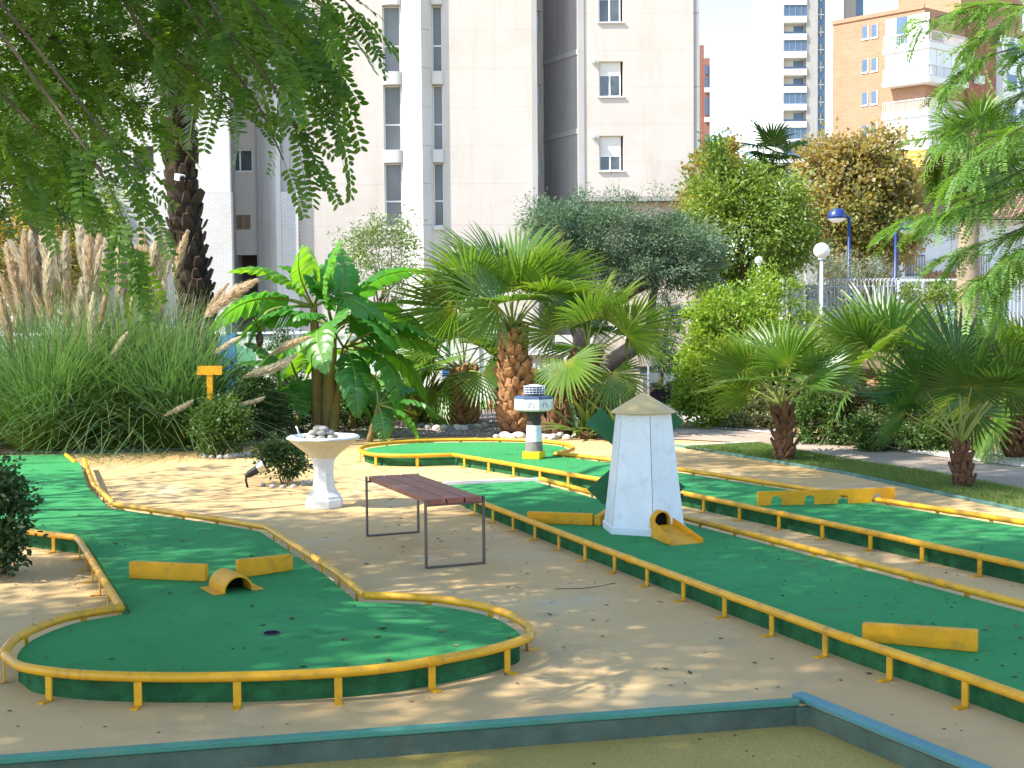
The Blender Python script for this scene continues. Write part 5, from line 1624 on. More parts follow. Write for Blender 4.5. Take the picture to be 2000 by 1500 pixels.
tree('plane_tree', 'golden tree behind the tall fan palm by the white house', (a[0], a[1], 0), 0.2, 4, [((24.15, 73.0, 8.2), (1.7, 1.5, 2.2)), ((25.57, 73.0, 7.89), (1.5, 1.2, 2))], 9000, 0.24, M['plane_gold'], 45, ncl=150, spread=0.24, aspect=0.8, group='street trees', limbs=8)
a = (10.14, 36.0, 1.95)
tree('shrubby_tree', 'grey green feathery bush tree under the blue lamp', (a[0], a[1], 0.9), 0.07, 0.8, [((9.99, 36.0, 2.98), (0.75, .7, .55)), ((9.4, 36.0, 2.76), (.6, .6, .5)), ((8.52, 36.0, 2.99), (.7, .7, .7)), ((8.82, 36.0, 3.42), (.5, .5, .5))], 9000, 0.08, M['grey_shrub'], 46, ncl=140, spread=0.14, aspect=0.2, group='street trees', limbs=6)
a = (3.08, 25.5, 0.22)
tree('cypress', 'narrow blue green cypress behind the olive tree', (a[0], a[1], 0), 0.05, 2.2, [((3.15, 25.5, 1.47), (0.3, .3, .75)), ((3.13, 25.5, 0.84), (.24, .24, .3))], 6000, 0.06, M['cypress'], 47, ncl=160, spread=0.07, aspect=0.3, group='garden trees', limbs=5, up=0.1)
# trees seen through the canopy, far side of the pampas grass
for k, (lab, px, top, Y, rx, rz, mt, n) in enumerate((
        ('sunlit yellow green tree beyond the pampas plumes, by the edge of the photo', 40, 470, 44, 2.0, 2.6, 'plane_gold', 9000),
        ('green tree beyond the pampas plumes, between the yellow tree and the date palm', 170, 420, 47, 1.9, 3.2, 'greentree', 9000),
        ('dark leafy tree filling the gap high behind the canopy', 60, 250, 40, 3.0, 3.4, 'shrub', 12000))):
    a = 0.000
    cx = (px - 1000) / 2450 * Y
    cz = 1.6 + (630 - top) / 2450 * Y
    tree('broadleaf_tree', lab, (cx, Y, 0), 0.2, max(1.5, cz - 1), [((cx, Y, cz), (rx, rx, rz * .6)), ((cx + rx * .5, Y, cz - .8), (rx * .7, rx * .7, rz * .5)), ((cx - rx * .6, Y, cz + .3), (rx * .6, rx * .6, rz * .5)), ((cx, Y, cz - 1.6), (rx * .9, rx * .9, rz * .5))], n, 0.17, M[mt], 60 + k, ncl=150, spread=0.25, aspect=0.6, group='trees beyond the pampas grass', limbs=9)

# ------------------------------------------------------------------ shrubs
a = (3.4, 18.9, 0.01)
bush('hedge_shrub', 'big bright yellow green shrub beside the garden path', [((3.37, 19.2, 1.02), (0.85, .8, 0.85)), ((3.73, 19.4, 1.49), (0.55, .6, .6)), ((3.17, 19.4, 1.65), (.5, .5, .4)), ((2.8, 19.0, 0.72), (.42, .5, .55)), ((3.92, 19.2, 0.86), (.4, .5, .8)), ((3.4, 18.9, 0.33), (.8, .6, .35)), ((2.9, 18.7, 0.35), (.35, .4, .3)), ((3.51, 19.5, 2.05), (.3, .3, .25)), ((3.9, 19.5, 1.88), (.32, .3, .35)), ((2.53, 18.8, 0.27), (.2, .3, .25))], 30000, 0.072, M['hedge'], 71, (a[0], a[1], 0), ncl=330, spread=0.095, group='garden shrubs', stems=9, stem_r=0.02)
a = (3.96, 16.0, 0.01)
bush('shrub', 'dense dark green shrub behind the lawn palm stump', [((4.02, 16.1, 0.31), (0.36, .35, 0.36)), ((3.81, 16.2, 0.51), (.22, .25, .3)), ((4.19, 16.0, 0.19), (.26, .25, .28)), ((4.13, 16.3, 0.63), (.3, .25, .25))], 9000, 0.055, M['shrub'], 72, (a[0], a[1], 0), ncl=120, spread=0.06, group='garden shrubs')
a = (4.47, 15.5, -0.02)
bush('shrub', 'loose shrub of green and brownish leaves between the lawn palms', [((4.53, 15.6, 0.16), (.42, .35, .24)), ((4.42, 15.9, 0.39), (.35, .3, .35)), ((4.82, 15.5, 0.29), (.32, .3, .33)), ((4.81, 15.9, 0.52), (.3, .3, .3)), ((5.13, 15.3, 0.24), (.3, .25, .3)), ((5.39, 15.5, 0.48), (.25, .25, .3))], 12000, 0.048, M['shrub_mixed'], 73, (a[0], a[1], 0), ncl=170, spread=0.075, group='garden shrubs')
a = (4.73, 15.0, -0.01)
bush('shrub', 'low bright green leafy plant at the foot of the stone wall', [((4.91, 15.0, 0.15), (.28, .2, .2)), ((4.85, 15.4, 0.49), (.25, .2, .35)), ((5.18, 14.9, 0.21), (.22, .15, .26)), ((4.29, 15.2, 0.19), (.25, .2, .22))], 6000, 0.06, M['shrub'], 74, (a[0], a[1], 0), ncl=80, spread=0.06, group='garden shrubs')
a = (3.76, 18.4, -0.01)
bush('shrub', 'twiggy shrub with sparse leaves at the corner of the garden path', [((3.76, 18.4, 0.29), (.35, .3, .4)), ((3.44, 18.3, 0.19), (.3, .3, .25))], 2600, 0.05, M['shrub_mixed'], 75, (a[0], a[1], 0), ncl=90, spread=0.07, group='garden shrubs', stems=10)
a = (1.63, 20.5, 0.08)
bush('shrub', 'round dark clipped shrub behind the striped flax', [((1.68, 20.6, 0.32), (0.4, .4, .34)), ((1.25, 20.4, 0.26), (.35, .35, .28))], 6500, 0.05, M['shrub_dark'], 76, (a[0], a[1], 0), ncl=140, spread=0.06, group='garden shrubs')
a = (0.55, 21.0, 0.01)
bush('shrub', 'small bright green shrub with a red flower between the two palm trunks', [((0.6, 21.0, 0.39), (.3, .3, .25)), ((0.48, 21.2, 0.56), (.2, .2, .18))], 2600, 0.055, M['hedge'], 77, (a[0], a[1], 0), ncl=70, spread=0.06, group='garden shrubs')
a = (-3.56, 15.2, 0.0)
bush('shrub', 'dense dark green shrub at the foot of the orange yellow T board', [((-3.54, 15.2, 0.31), (0.31, .3, 0.32)), ((-3.64, 15.2, 0.39), (.2, .2, .26)), ((-3.42, 15.3, 0.38), (.2, .2, .26)), ((-3.59, 15.4, 0.56), (.22, .2, .18))], 7500, 0.05, M['shrub'], 78, (a[0], a[1], 0), ncl=150, spread=0.055, group='small dark shrubs by the course')
a = (-2.3, 12.5, -0.01)
bush('shrub', 'small dark shrub beside the metal spotlight', [((-2.3, 12.5, 0.26), (0.19, .18, 0.17)), ((-2.18, 12.5, 0.21), (.12, .12, .13)), ((-2.41, 12.5, 0.32), (.12, .1, .1))], 2300, 0.048, M['shrub_dark'], 79, (a[0], a[1], 0), ncl=70, spread=0.045, group='small dark shrubs by the course', stems=8, stem_r=0.006)
a = (-3.39, 8.0, 0.03)
bush('shrub', 'dark leafy bush at the corner of the winding lane', [((-3.39, 8.0, 0.35), (0.25, .25, 0.3)), ((-3.32, 8.0, 0.51), (.2, .2, .2)), ((-3.27, 7.9, 0.23), (.16, .2, .18)), ((-3.46, 8.1, 0.63), (.2, .2, .15)), ((-3.21, 8.0, 0.46), (.09, .1, .09))], 5200, 0.046, M['shrub_dark'], 80, (a[0], a[1], 0), ncl=140, spread=0.05, group='small dark shrubs by the course', stems=8)
for k, (lab, px, py, Y, rx, rz, mt) in enumerate((
        ('dark undergrowth shrub behind the orange T board', 500, 790, 17.2, 0.42, 0.35, 'shrub_dark'),
        ('leafy green undergrowth shrub below the drooping plumes', 455, 760, 17.6, 0.5, 0.42, 'shrub'),
        ('dark undergrowth shrub between the banana stems and the bird bath', 585, 800, 18.9, 0.6, 0.45, 'shrub_dark'),
        ('fine leaved dark bush against the white fence behind the banana plant', 555, 690, 22.5, 0.32, 0.55, 'shrub_dark'),
        ('green undergrowth shrub behind the young banana plant', 690, 800, 19.6, 0.45, 0.4, 'shrub'))):
    cx = (px - 1000) / 2450 * Y; cz = max(rz * .8, 1.6 + (630 - py) / 2450 * Y)
    bush('shrub', lab, [((cx, Y, cz), (rx, rx * .8, rz)), ((cx + rx * .5, Y, cz * .7), (rx * .7, rx * .6, rz * .7)), ((cx - rx * .4, Y, cz * .6), (rx * .8, rx * .6, rz * .7))], 4200, 0.055, M[mt], 90 + k, (cx, Y, 0), ncl=110, spread=0.075, group='undergrowth shrubs')
# terrace hedge and plants in front of the fence
a = (6.86, 24.0, 0.86)
bush('shrub', 'loose green shrubs growing along the terrace behind the fan palms', [((5.57, 22.0, 1.01), (.7, .5, .4)), ((6.18, 21.0, 0.78), (.8, .5, .5)), ((7.12, 21.0, 0.94), (.8, .5, .45)), ((7.6, 20.0, 0.8), (.6, .4, .5)), ((4.81, 21.0, 0.79), (.5, .4, .6)), ((8.28, 26.0, 1.42), (.9, .5, .35))], 14000, 0.06, M['greentree'], 99, (a[0], a[1], 0.8), ncl=260, spread=0.11, group='garden shrubs')
a = (5.2, 24.0, 0.87)
bush('shrub', 'tall thin climbing shrub near the globe lamp', [((5.29, 24.0, 1.85), (.3, .3, .6)), ((4.9, 24.0, 2.24), (.25, .3, .5)), ((5.78, 24.0, 1.45), (.25, .3, .4))], 4200, 0.06, M['hedge'], 101, (a[0], a[1], 0), ncl=110, spread=0.09, group='garden shrubs')
a = (6.73, 27.0, 0.88)
bush('shrub', 'low green bush in front of the metal gate', [((11.89, 33.5, 2.31), (.9, .4, .3)), ((10.94, 33.5, 2.25), (.6, .4, .25))], 3800, 0.08, M['greentree'], 102, (11.48, 33.5, 1.2), ncl=80, spread=0.12, group='garden shrubs')

for lab, p, mt, r in (('red flower in the shrub between the two palm trunks', (0.73, 20.4, 0.74), 'red_flower', 0.05), ('pink flower among the fan palm leaves', (5.11, 16.6, 1.19), 'pink_flower', 0.028)):
    mb = MB(); p = Vector(p)
    for k in range(9):
        an = k * 2.4; u = Vector((math.cos(an), math.sin(an) * .8, math.sin(k * 1.7))).normalized()
        q = p + u * r
        mb.tube([p, p.lerp(q, .5), q], [r * .15, r * .5, r * .2], 6)
    mb.build('flower', M[mt], smooth=True, label=lab, category='flower')

# ------------------------------------------------------------------ big cream apartment block
def panel_wall(parent, x0, x1, z0, z1, y, mat, joints, holes=(), th=0.25, name='facade_panel', gap=0.003):
    """wall facing the camera, one panel per storey band, with openings left free and joints recessed"""
    zs = [z0] + [j for j in sorted(joints) if z0 < j < z1] + [z1]
    for a, b in zip(zs[:-1], zs[1:]):
        mb = MB()
        cuts = sorted({a + gap / 2, b - gap / 2} | {min(max(h[2], a + gap / 2), b - gap / 2) for h in holes} | {min(max(h[3], a + gap / 2), b - gap / 2) for h in holes})
        for c, d in zip(cuts[:-1], cuts[1:]):
            if d - c < 0.01:
                continue
            m = (c + d) / 2
            xs = [x0]
            for h in sorted(holes):
                if h[2] < m < h[3]:
                    xs += [h[0], h[1]]
            xs.append(x1)
            for i in range(0, len(xs), 2):
                if xs[i + 1] - xs[i] > 0.005:
                    mb.box(xs[i], xs[i + 1], y, y + th, c, d)
        mb.build(name, mat, parent)
    mb = MB(); mb.box(x0 + .01, x1 - .01, y + th + 0.45, y + th + 0.5, z0, z1); mb.build('inner_wall', M['conc_dark'], parent)

FY = 48.0
TOP = 24.0
T = thing('apartment_block', 'tall cream apartment block with panel facade and narrow stair windows', 'building', (-0.93, FY, 0))
joints = [12.65, 11.21, 9.77, 8.31, 6.88, 5.33, 3.78] + [13.98, 15.51, 17.02, 18.54, 20.04, 21.55]
xA0, xA1 = -8.77, 0.85
s1a, s1b = -4.78, -4.12
s2a, s2b = -2.92, -2.53
wz = [(11.12, 13.61), (8.18, 10.63), (5.30, 7.70), (14.07, 16.46), (16.99, 19.37)]
zb, ztop = wz[2][0], wz[4][1]
panel_wall(T, xA0, xA1, 0, TOP, FY, M['facade'], joints, holes=[(s1a, s1b, zb, ztop), (s2a, s2b, zb, ztop)])
for (xa, xb, who) in ((s1a, s1b, 0), (s2a, s2b, 1)):
    for (za, zc) in wz:
        wy = FY + 0.22
        # fillers between the windows, bulging out as sills
        m = MB(); fr = 0.045
        zm = za + (zc - za) * 0.40
        for (p, q, r, t) in ((xa, xa + fr, za, zc), (xb - fr, xb, za, zc), (xa + fr, xb - fr, za, za + fr), (xa + fr, xb - fr, zc - fr, zc), (xa + fr, xb - fr, zm - fr * .6, zm + fr * .6)):
            m.box(p, q, wy, wy + .06, r, t)
        w = m.build('window', M['frame_white'], T)
        for (r, t) in ((za + fr, zm - fr * .6), (zm + fr * .6, zc - fr)):
            g = MB(); g.box(xa + fr, xb - fr, wy + .02, wy + .03, r, t); g.build('pane', M['frosted'], w)
    for za, zc in ((wz[1][1], wz[0][0]), (wz[2][1], wz[1][0]), (wz[0][1], wz[3][0]), (wz[3][1], wz[4][0]), (zb - .16, zb)):
        m = MB(); n = 8; c = (xa + xb) / 2; hw = (xb - xa) / 2 + .02
        poly = [(c - hw, FY + .2), (c + hw, FY + .2), (c + hw, FY - .02)] + [(c + hw * math.cos(math.pi * i / n), FY - .02 - 0.09 * math.sin(math.pi * i / n)) for i in range(1, n)] + [(c - hw, FY - .02)]
        m.prism(poly, za + .002, zc - .002); m.build('sill', M['facade_white'], T)
# pointed pier between the two window strips
m = MB(); px0, pxm, px1 = -4.08, -3.30, -2.98
for a, b in zip([0] + joints[:7][::-1] + joints[7:], joints[:7][::-1] + joints[7:] + [TOP]):
    m = MB(); m.prism([(px0, FY - .003), (pxm, 47.6), (px1, FY - .003)], a + .006, b - .006); m.build('pier_panel', M['facade_white'], T)
# recess between the two fronts, with its bare concrete side wall
xr0, xr1 = 0.85, 1.40
m = MB(); m.box(xA1 + .003, 1.05, FY - .06, FY + .5, 0, TOP); m.build('corner_post', M['conc'], T)
yb = 50.6
rz_ = [(13.08, 13.97), (10.25, 11.08), (7.45, 8.34)]
holes = [(1.12, 1.26, a, b) for a, b in rz_]
panel_wall(T, 0.70, 1.51, 0, TOP, yb, M['facade'], joints, holes)
for (x0_, x1_, a, b) in holes:
    m = MB()
    for (p, q, r, t) in ((x0_, x0_ + .04, a, b), (x1_ - .04, x1_, a, b), (x0_ + .04, x1_ - .04, a, a + .04), (x0_ + .04, x1_ - .04, b - .04, b)): m.box(p, q, yb + .1, yb + .15, r, t)
    w = m.build('window', M['frame_white'], T)
    m = MB(); m.box(x0_ + .04, x1_ - .04, yb + .12, yb + .13, a + .04, b - .04); m.build('pane', M['glass'], w)
RYB = 48.3
sA, sB = Vector((1.47, 50.55, 0)), Vector((2.78, RYB + .12, 0))
dd = (sB - sA).normalized(); nn_ = Vector((-dd.y, dd.x, 0))
for a, b in zip([0, 5.75, 8.81, 11.81, 14.77, 17.68], [5.75, 8.81, 11.81, 14.77, 17.68, TOP]):
    m = MB(); m.bar(sA + Vector((0, 0, (a + .2 + b) / 2)), sB + Vector((0, 0, (a + .2 + b) / 2)), .2, b - a - .21); m.build('concrete_panel', M['conc_dark'], T)
    m = MB(); m.bar(sA + Vector((0, 0, a + .1)), sB + Vector((0, 0, a + .1)), .26, .2); m.build('floor_band', M['conc'], T)
# front on the other side of the recess
xB0, xB1, xB2 = 2.85, 7.02, 7.26
zlow = 6.37
wx0, wx1 = 3.41, 4.33
wins = [(10.18, 11.50, 0.36), (7.37, 8.69, 0.55), (12.98, 14.28, 0.3), (15.76, 17.05, 0.4)]
jb = [11.91, 9.13, 7.71, 10.52, 13.30, 14.75, 16.28, 17.81, 19.33]
panel_wall(T, xB0, xB1, zlow, TOP, RYB, M['facade'], jb, holes=[(wx0, wx1, a, b) for a, b, _ in wins])
m = MB(); m.box(2.62, xB0 - .003, RYB - .04, RYB + .4, zlow, TOP); m.build('corner_post', M['conc'], T)
for a, b in zip([zlow] + sorted(jb)[::2], sorted(jb)[::2] + [TOP]):
    m = MB(); m.box(xB1 + .003, xB2, RYB + .05, RYB + 6, a + .01, b - .01); m.build('end_post', M['conc'], T)
m = MB(); m.box(xB0 - .3, xB2 + .02, RYB - .03, RYB + .3, zlow - .16, zlow - .012); m.build('base_ledge', M['conc_dark'], T)
m = MB(); m.box(xB0 - .3, xB2 - .1, RYB + .5, RYB + .7, 0, zlow - .16); m.build('base_wall', M['base_tan'], T)
m = MB(); m.box(xB0, xB2 - .2, RYB + 1.2, RYB + 14, 0, TOP - .05); m.build('core', M['conc'], T)
m = MB(); m.box(xA0 - 12, xA1 - .2, FY + 2.8, FY + 14, 0, TOP - .05); m.build('core', M['conc'], T)
for (a, b, sh_) in wins:
    wy = RYB + .14; zs_ = b - (b - a) * sh_
    m = MB(); m.box(wx0, wx1 - .08, wy, wy + .05, zs_, b)
    for k in range(int((b - zs_) / 0.07)): m.box(wx0 + .02, wx1 - .1, wy - .006, wy, zs_ + .07 * k + .008, zs_ + .07 * k + .062)
    m.build('roller_shutter', M['shutter'], T)
    m = MB(); fr = .05; xm = (wx0 + wx1 - .08) / 2
    for (p, q, r, t) in ((wx0, wx0 + fr, a, zs_), (wx1 - .08 - fr, wx1 - .08, a, zs_), (wx0 + fr, wx1 - .08 - fr, a, a + fr), (wx0 + fr, wx1 - .08 - fr, zs_ - fr, zs_), (xm - .03, xm + .03, a + fr, zs_ - fr)): m.box(p, q, wy, wy + .06, r, t)
    w = m.build('window', M['frame_white'], T)
    for (p, q) in ((wx0 + fr, xm - .03), (xm + .03, wx1 - .08 - fr)):
        g = MB(); g.box(p, q, wy + .02, wy + .03, a + fr, zs_ - fr); g.build('pane', M['glass'], w)
    g = MB(); g.box(wx0 - .05, wx1 + .05, RYB - .07, RYB + .14, a - .06, a - .005); g.build('window_sill', M['facade_white'], T)
for y in (120, 267):
    c = Vector((3.21, RYB, 0)); c.z = {120: 11.50, 267: 8.66}[y]
    m = MB(); m.tube([c + Vector((0, 0, 0)), c - Vector((0, .05, 0)), c - Vector((0, .12, 0)), c - Vector((0, .15, 0))], [.05, .11, .1, .03], 12); m.build('wall_lamp', M['white_matt'], T, smooth=True)
# stepped back part on the side of the date palm
m0 = 46.9
xL = -10.41
zp = 6.54
panel_wall(T, -26, xL, zp, TOP, m0, M['facade_white'], [7.96, 9.46, 10.96, 12.46, 13.95, 15.43, 16.92, 18.39], holes=[(-11.74, -11.55, 7.59, 8.43), (-13.98, -13.22, 7.32, 8.26)])
m = MB(); m.box(-26, xL + .05, m0 - .12, m0 + .2, 0, zp - .02); m.build('brick_plinth', M['white_brick'], T)
yr = 49.2
rx0, rx1 = -10.96, -9.78
w0, w1_, wa, wb = -10.84, -10.01, 7.55, 8.44
v0, v1_, va, vb = -10.89, -10.15, 5.32, 5.88
panel_wall(T, rx0, rx1, 4.33, TOP, yr, M['facade'], [6.52, 9.05, 11.61, 14.15, 16.69], holes=[(w0, w1_, wa, wb), (v0, v1_, va, vb)])
m = MB(); m.box(rx0, rx1, yr + 1.0, yr + 1.1, 0, 4.37); m.build('dark_entrance', M['brown_dark'], T)
m = MB(); fr = .06; xm = w0 + (w1_ - w0) * .38
for (p, q, r, t) in ((w0, w0 + fr, wa, wb), (w1_ - fr, w1_, wa, wb), (w0 + fr, w1_ - fr, wa, wa + fr), (w0 + fr, w1_ - fr, wb - fr, wb), (xm - .03, xm + .03, wa + fr, wb - fr)): m.box(p, q, yr + .08, yr + .14, r, t)
w = m.build('window', M['frame_white'], T)
for p, q in ((w0 + fr, xm - .03), (xm + .03, w1_ - fr)):
    g = MB(); g.box(p, q, yr + .1, yr + .11, wa + fr, wb - fr); g.build('pane', M['glass'], w)
m = MB()
for k in range(9): m.box(v0, v1_, yr + .04, yr + .1, va + (vb - va) * k / 9 + .01, va + (vb - va) * (k + .55) / 9 + .01)
for q in (0, .2, .24, .62, 1): m.box(v0 + (v1_ - v0) * q - .02, v0 + (v1_ - v0) * q + .02, yr + .03, yr + .11, va, vb)
m.build('vent_grille', M['vent'], T)
a_, b_ = Vector((-9.82, yr, 0)), Vector((-8.77, FY - .3, 0))
m = MB(); m.bar(a_ + Vector((0, 0, TOP / 2)), b_ + Vector((0, 0, TOP / 2)), .2, TOP); m.build('side_wall', M['facade_white'], T)
m = MB(); m.tube([Vector((-9.74, yr - .25, .3)), Vector((-9.74, yr - .25, TOP))], .07, 8); m.build('drain_pipe', M['conc'], T)
m = MB(); m.box(-8.87 , -8.05, FY - .22, FY - .003, 0, 6.63); m.build('brick_plinth', M['white_brick'], T)
m = MB(); m.box(-8.87, -8.36, FY - .12, FY - .003, 6.65, TOP); m.build('corner_post', M['conc'], T)
m = MB(); m.box(-26, -10.41 - .3, m0 + 1.2, m0 + 12, 0, TOP - .02); m.build('core', M['conc'], T)

# ------------------------------------------------------------------ brick apartment house with corner balconies
Cx, Cy = 36.0, 110.0
T = thing('brick_apartment_house', 'orange brick apartment house with white corner balconies and an orange awning', 'building', (Cx, Cy, 0))
u = Vector((-.74, .673, 0)).normalized(); v = Vector((.8, .6, 0)).normalized()
C3 = Vector((Cx, Cy, 0))
def obox(mb, o, du, dv, z0, z1):
    """box on the plan spanned by du, dv from o"""
    q = [o, o + du, o + du + dv, o + dv]
    vs = [p + Vector((0, 0, z)) for z in (z0, z1) for p in q]
    mb.add(vs, [(3, 2, 1, 0), (4, 5, 6, 7), (0, 1, 5, 4), (1, 2, 6, 5), (2, 3, 7, 6), (3, 0, 4, 7)])
ZR = 28.55
lev = [24.90, 22.04, 19.18, 16.27, 13.43]
m = MB(); obox(m, C3, u * 8.7, v * 26, 0, ZR); m.build('wall', M['orange_brick'], T)
m = MB(); obox(m, C3 + u * -.003 - v * 0.12, u * 8.8, v * .12, ZR - .1, ZR + .25); m.build('parapet', M['orange_brick'], T)
m = MB(); obox(m, C3 + u * 1 + v * 7, u * 6, v * 10, ZR, ZR + 3.2); m.build('roof_storey', M['orange_brick'], T)
m = MB(); obox(m, C3 + v * 6.1 - u * .05, u * -.25, v * 4.3, 0, ZR - .5); m.build('red_brick_bay', M['red_brick'], T)
m = MB(); obox(m, C3 + v * 10.5 - u * .9, u * .9, v * 14, 0, ZR - 1.2); m.build('white_side_bay', M['alu'], T)
for zz in (ZR - 3.2, ZR - 6.1, ZR - 9, ZR - 11.9):
    for k in range(4):
        m = MB(); obox(m, C3 + v * (11.2 + k * 2.2) - u * .94, u * .03, v * 1.5, zz, zz + 1.5); m.build('window', M['blue_glass'], T)
# pairs of small windows in the long wall
for zz in (26.71, 23.75, 20.83, 17.91):
    for s in (4.35, 5.25):
        o = C3 + u * s - v * .03
        m = MB(); obox(m, o, u * .55, v * .02, zz, zz + 1.1); w = m.build('window', M['blue_glass'] if s > 3.5 else M['frame_white'], T)
        m = MB(); obox(m, o - u * .06 - v * .06, u * .67, v * .09, zz - .12, zz); obox(m, o - u * .06 - v * .06, u * .06, v * .09, zz, zz + 1.2); m.build('window_frame', M['frame_white'], w)
def rail(mb, a, b, z, h, step=.16, w=.03):
    L = (b - a).length; n = int(L / step)
    for i in range(n + 1):
        p = a.lerp(b, i / n); mb.bar(p + Vector((0, 0, z)), p + Vector((0, 0, z + h)), w, w)
    mb.bar(a + Vector((0, 0, z + h)), b + Vector((0, 0, z + h)), .06, .06); mb.bar(a + Vector((0, 0, z + .1)), b + Vector((0, 0, z + .1)), .05, .05)
LU, LV = 3.1, 4.6           # how far the balconies run along both walls
for i, z in enumerate(lev):
    o = C3 - u * 1.2 - v * 1.2
    m = MB(); obox(m, o, u * (LU + 1.2), v * 1.2, z - .1, z + .42); obox(m, o + v * 1.203, u * 1.2, v * (LV), z - .1, z + .42)
    bal = m.build('balcony', M['white_matt'], T)
    m = MB(); rail(m, o + u * .05 + v * .05, o + u * (LU + 1.15) + v * .05, z + .42, .95); rail(m, o + u * .05 + v * .05, o + u * .05 + v * (LV + 1.1), z + .42, .95)
    m.build('railing', M['alu'], bal)
    if i in (1, 3):
        hgt = 2.45 if i < 4 else 2.0
        for k in range(4):
            m = MB(); obox(m, o + u * (.15 + k * 1.0) + v * .14, u * .96, v * .04, z + .42, z + .42 + hgt); m.build('enclosure_panel', M['alu'], bal)
        for k in range(5):
            m = MB(); obox(m, o + u * .14 + v * (.2 + k * 1.08), u * .04, v * 1.02, z + .42, z + .42 + hgt); m.build('enclosure_panel', M['alu'], bal)
    if i == 0:
        for k, mt in enumerate(('white_matt', 'blue_glass', 'alu', 'alu')):
            m = MB(); obox(m, o + u * (4.1 - k * 1.0) + v * .14 - u * .98, u * .96, v * .04, z + .42, z + 2.9); m.build('enclosure_panel', M['alu' if mt != 'blue_glass' else 'blue_glass'], bal)
    if i == 2:
        m = MB(); obox(m, C3 - u * .03 + v * 1.9, u * .03, v * 1.1, z + .45, z + 2.6); m.build('door', M['frame_white'], bal)
        m = MB(); obox(m, C3 - u * .05 + v * 1.9, u * .02, v * .35, z + .45, z + 2.5); m.build('door_gap_shade', M['hole'], bal)  # solid black strip on the door, painted as a shaded opening
    if i == 4:
        m = MB()
        for k in range(6):
            p = o + u * (.2) + v * .05
            vs = [p + Vector((0, 0, z + 2.75 - k * .26)) - v * k * .12, p + u * 2.1 + Vector((0, 0, z + 2.75 - k * .26)) - v * k * .12, p + u * 2.1 + Vector((0, 0, z + 2.5 - k * .26)) - v * (k + 1) * .12, p + Vector((0, 0, z + 2.5 - k * .26)) - v * (k + 1) * .12]
            m.add(vs, [(0, 1, 2, 3)], k % 2)
        m.build('awning', [M['awning'], M['awning_pale']], bal)
m = MB(); obox(m, C3 + v * 6.8 - u * .9, u * .5, v * .8, lev[1] + .6, lev[1] + 1.3); m.build('air_conditioner', M['alu'], T)

# ------------------------------------------------------------------ white tower
TY = 207.0
T = thing('white_tower', 'tall white tower block with stacked balconies and a blue glass strip', 'building', (47.28, TY, 0))
tz = 86.0
Xs = [42.49, 44.75, 48.52, 50.36, 51.70, 54.46, 58.31]
m = MB(); m.box(Xs[0], Xs[1], TY, TY + 14, 0, tz); m.build('white_wall', M['white_matt'], T)
m = MB(); m.box(Xs[1] + .01, Xs[2] - .01, TY + 1.6, TY + 14, 0, tz); m.build('wall', M['facade_white'], T)
m = MB(); m.box(Xs[2], Xs[3], TY, TY + 14, 0, tz); m.build('grey_wall', M['conc'], T)
m = MB(); m.box(Xs[3] + .01, Xs[4] - .01, TY + .5, TY + 14, 0, tz); m.build('glass_strip', M['blue_glass'], T)
m = MB(); m.box(Xs[4], Xs[5], TY - .2, TY + 13, 0, tz); m.build('white_wall', M['white_matt'], T)
m = MB(); m.box(Xs[5] + .01, Xs[6], TY + 2, TY + 13, 0, tz); m.build('grey_wall', M['conc_dark'], T)
m = MB(); m.box(57.15, Xs[6] - .1, TY + 1.9, TY + 1.98, 0, tz); m.build('glass_strip', M['blue_glass'], T)
fz = 51.01
for k in range(-10, 9):
    z = fz - k * 2.83
    if z < 3: continue
    m = MB(); m.box(Xs[1] + .02, Xs[2] - .02, TY - .25, TY + 1.55, z - 1.0, z); b = m.build('balcony', M['white_matt'], T)
    if k in (0, 2, 5, 7, 8) or (k < 0 and k % 2 == 0):
        m = MB(); m.box(Xs[1] + .05, Xs[2] - .05, TY - .1, TY - .04, z + .01, z + 1.75); m.build('glazing', M['blue_glass'], b)
        m = MB()
        for q in range(5): m.box(Xs[1] + .05 + q * .93, Xs[1] + .1 + q * .93, TY - .14, TY - .11, z + .01, z + 1.75)
        m.build('glazing_bar', M['conc'], b)
    else:
        m = MB(); m.box(Xs[1] + .05, Xs[2] - .05, TY - .2, TY - .12, z + .01, z + .35); m.build('railing', M['dark_blue'], b)
        m = MB(); m.box(Xs[1] + 2.0, Xs[2] - .2, TY + 1.54, TY + 1.58, z + .01, z + 1.6); m.build('window', M['blue_glass'], b)
    m = MB(); m.box(Xs[3] + .2, Xs[4] - .3, TY + .42, TY + .48, z - .4, z + 1.3); w = m.build('window', M['glass'], T)
    m = MB(); m.box(Xs[3] + .55, Xs[3] + .63, TY + .36, TY + .41, z - .4, z + 1.3); m.box(Xs[3] + .2, Xs[4] - .3, TY + .36, TY + .41, z + .3, z + .4); m.build('window_bar', M['frame_white'], w)

# ------------------------------------------------------------------ thin red brick building behind the cream block
RY = 84
T = thing('red_brick_building', 'narrow slice of a red brick building behind the cream block', 'building', (13.00, RY, 0))
m = MB(); m.box(10.35, 12.90, RY, RY + 8, 0, 19.83); m.build('wall', M['red_brick'], T)
m = MB(); m.box(12.90 + .01, 13.27, RY - .1, RY + 7, 0, 18.96); m.build('bay', M['red_brick'], T)
for y0, y1 in ((17.88, 18.49), (16.74, 17.75), (15.20, 16.41), (13.31, 13.98)):
    m = MB(); m.box(12.90 + .05, 13.17, RY - .16, RY - .11, y0, y1); m.build('window', M['blue_glass'], T)
for z in (17.01, 15.06, 13.04):
    m = MB(); m.box(12.90 + .01, 13.29, RY - .2, RY - .1, z - .3, z); m.build('floor_band', M['white_matt'], T)

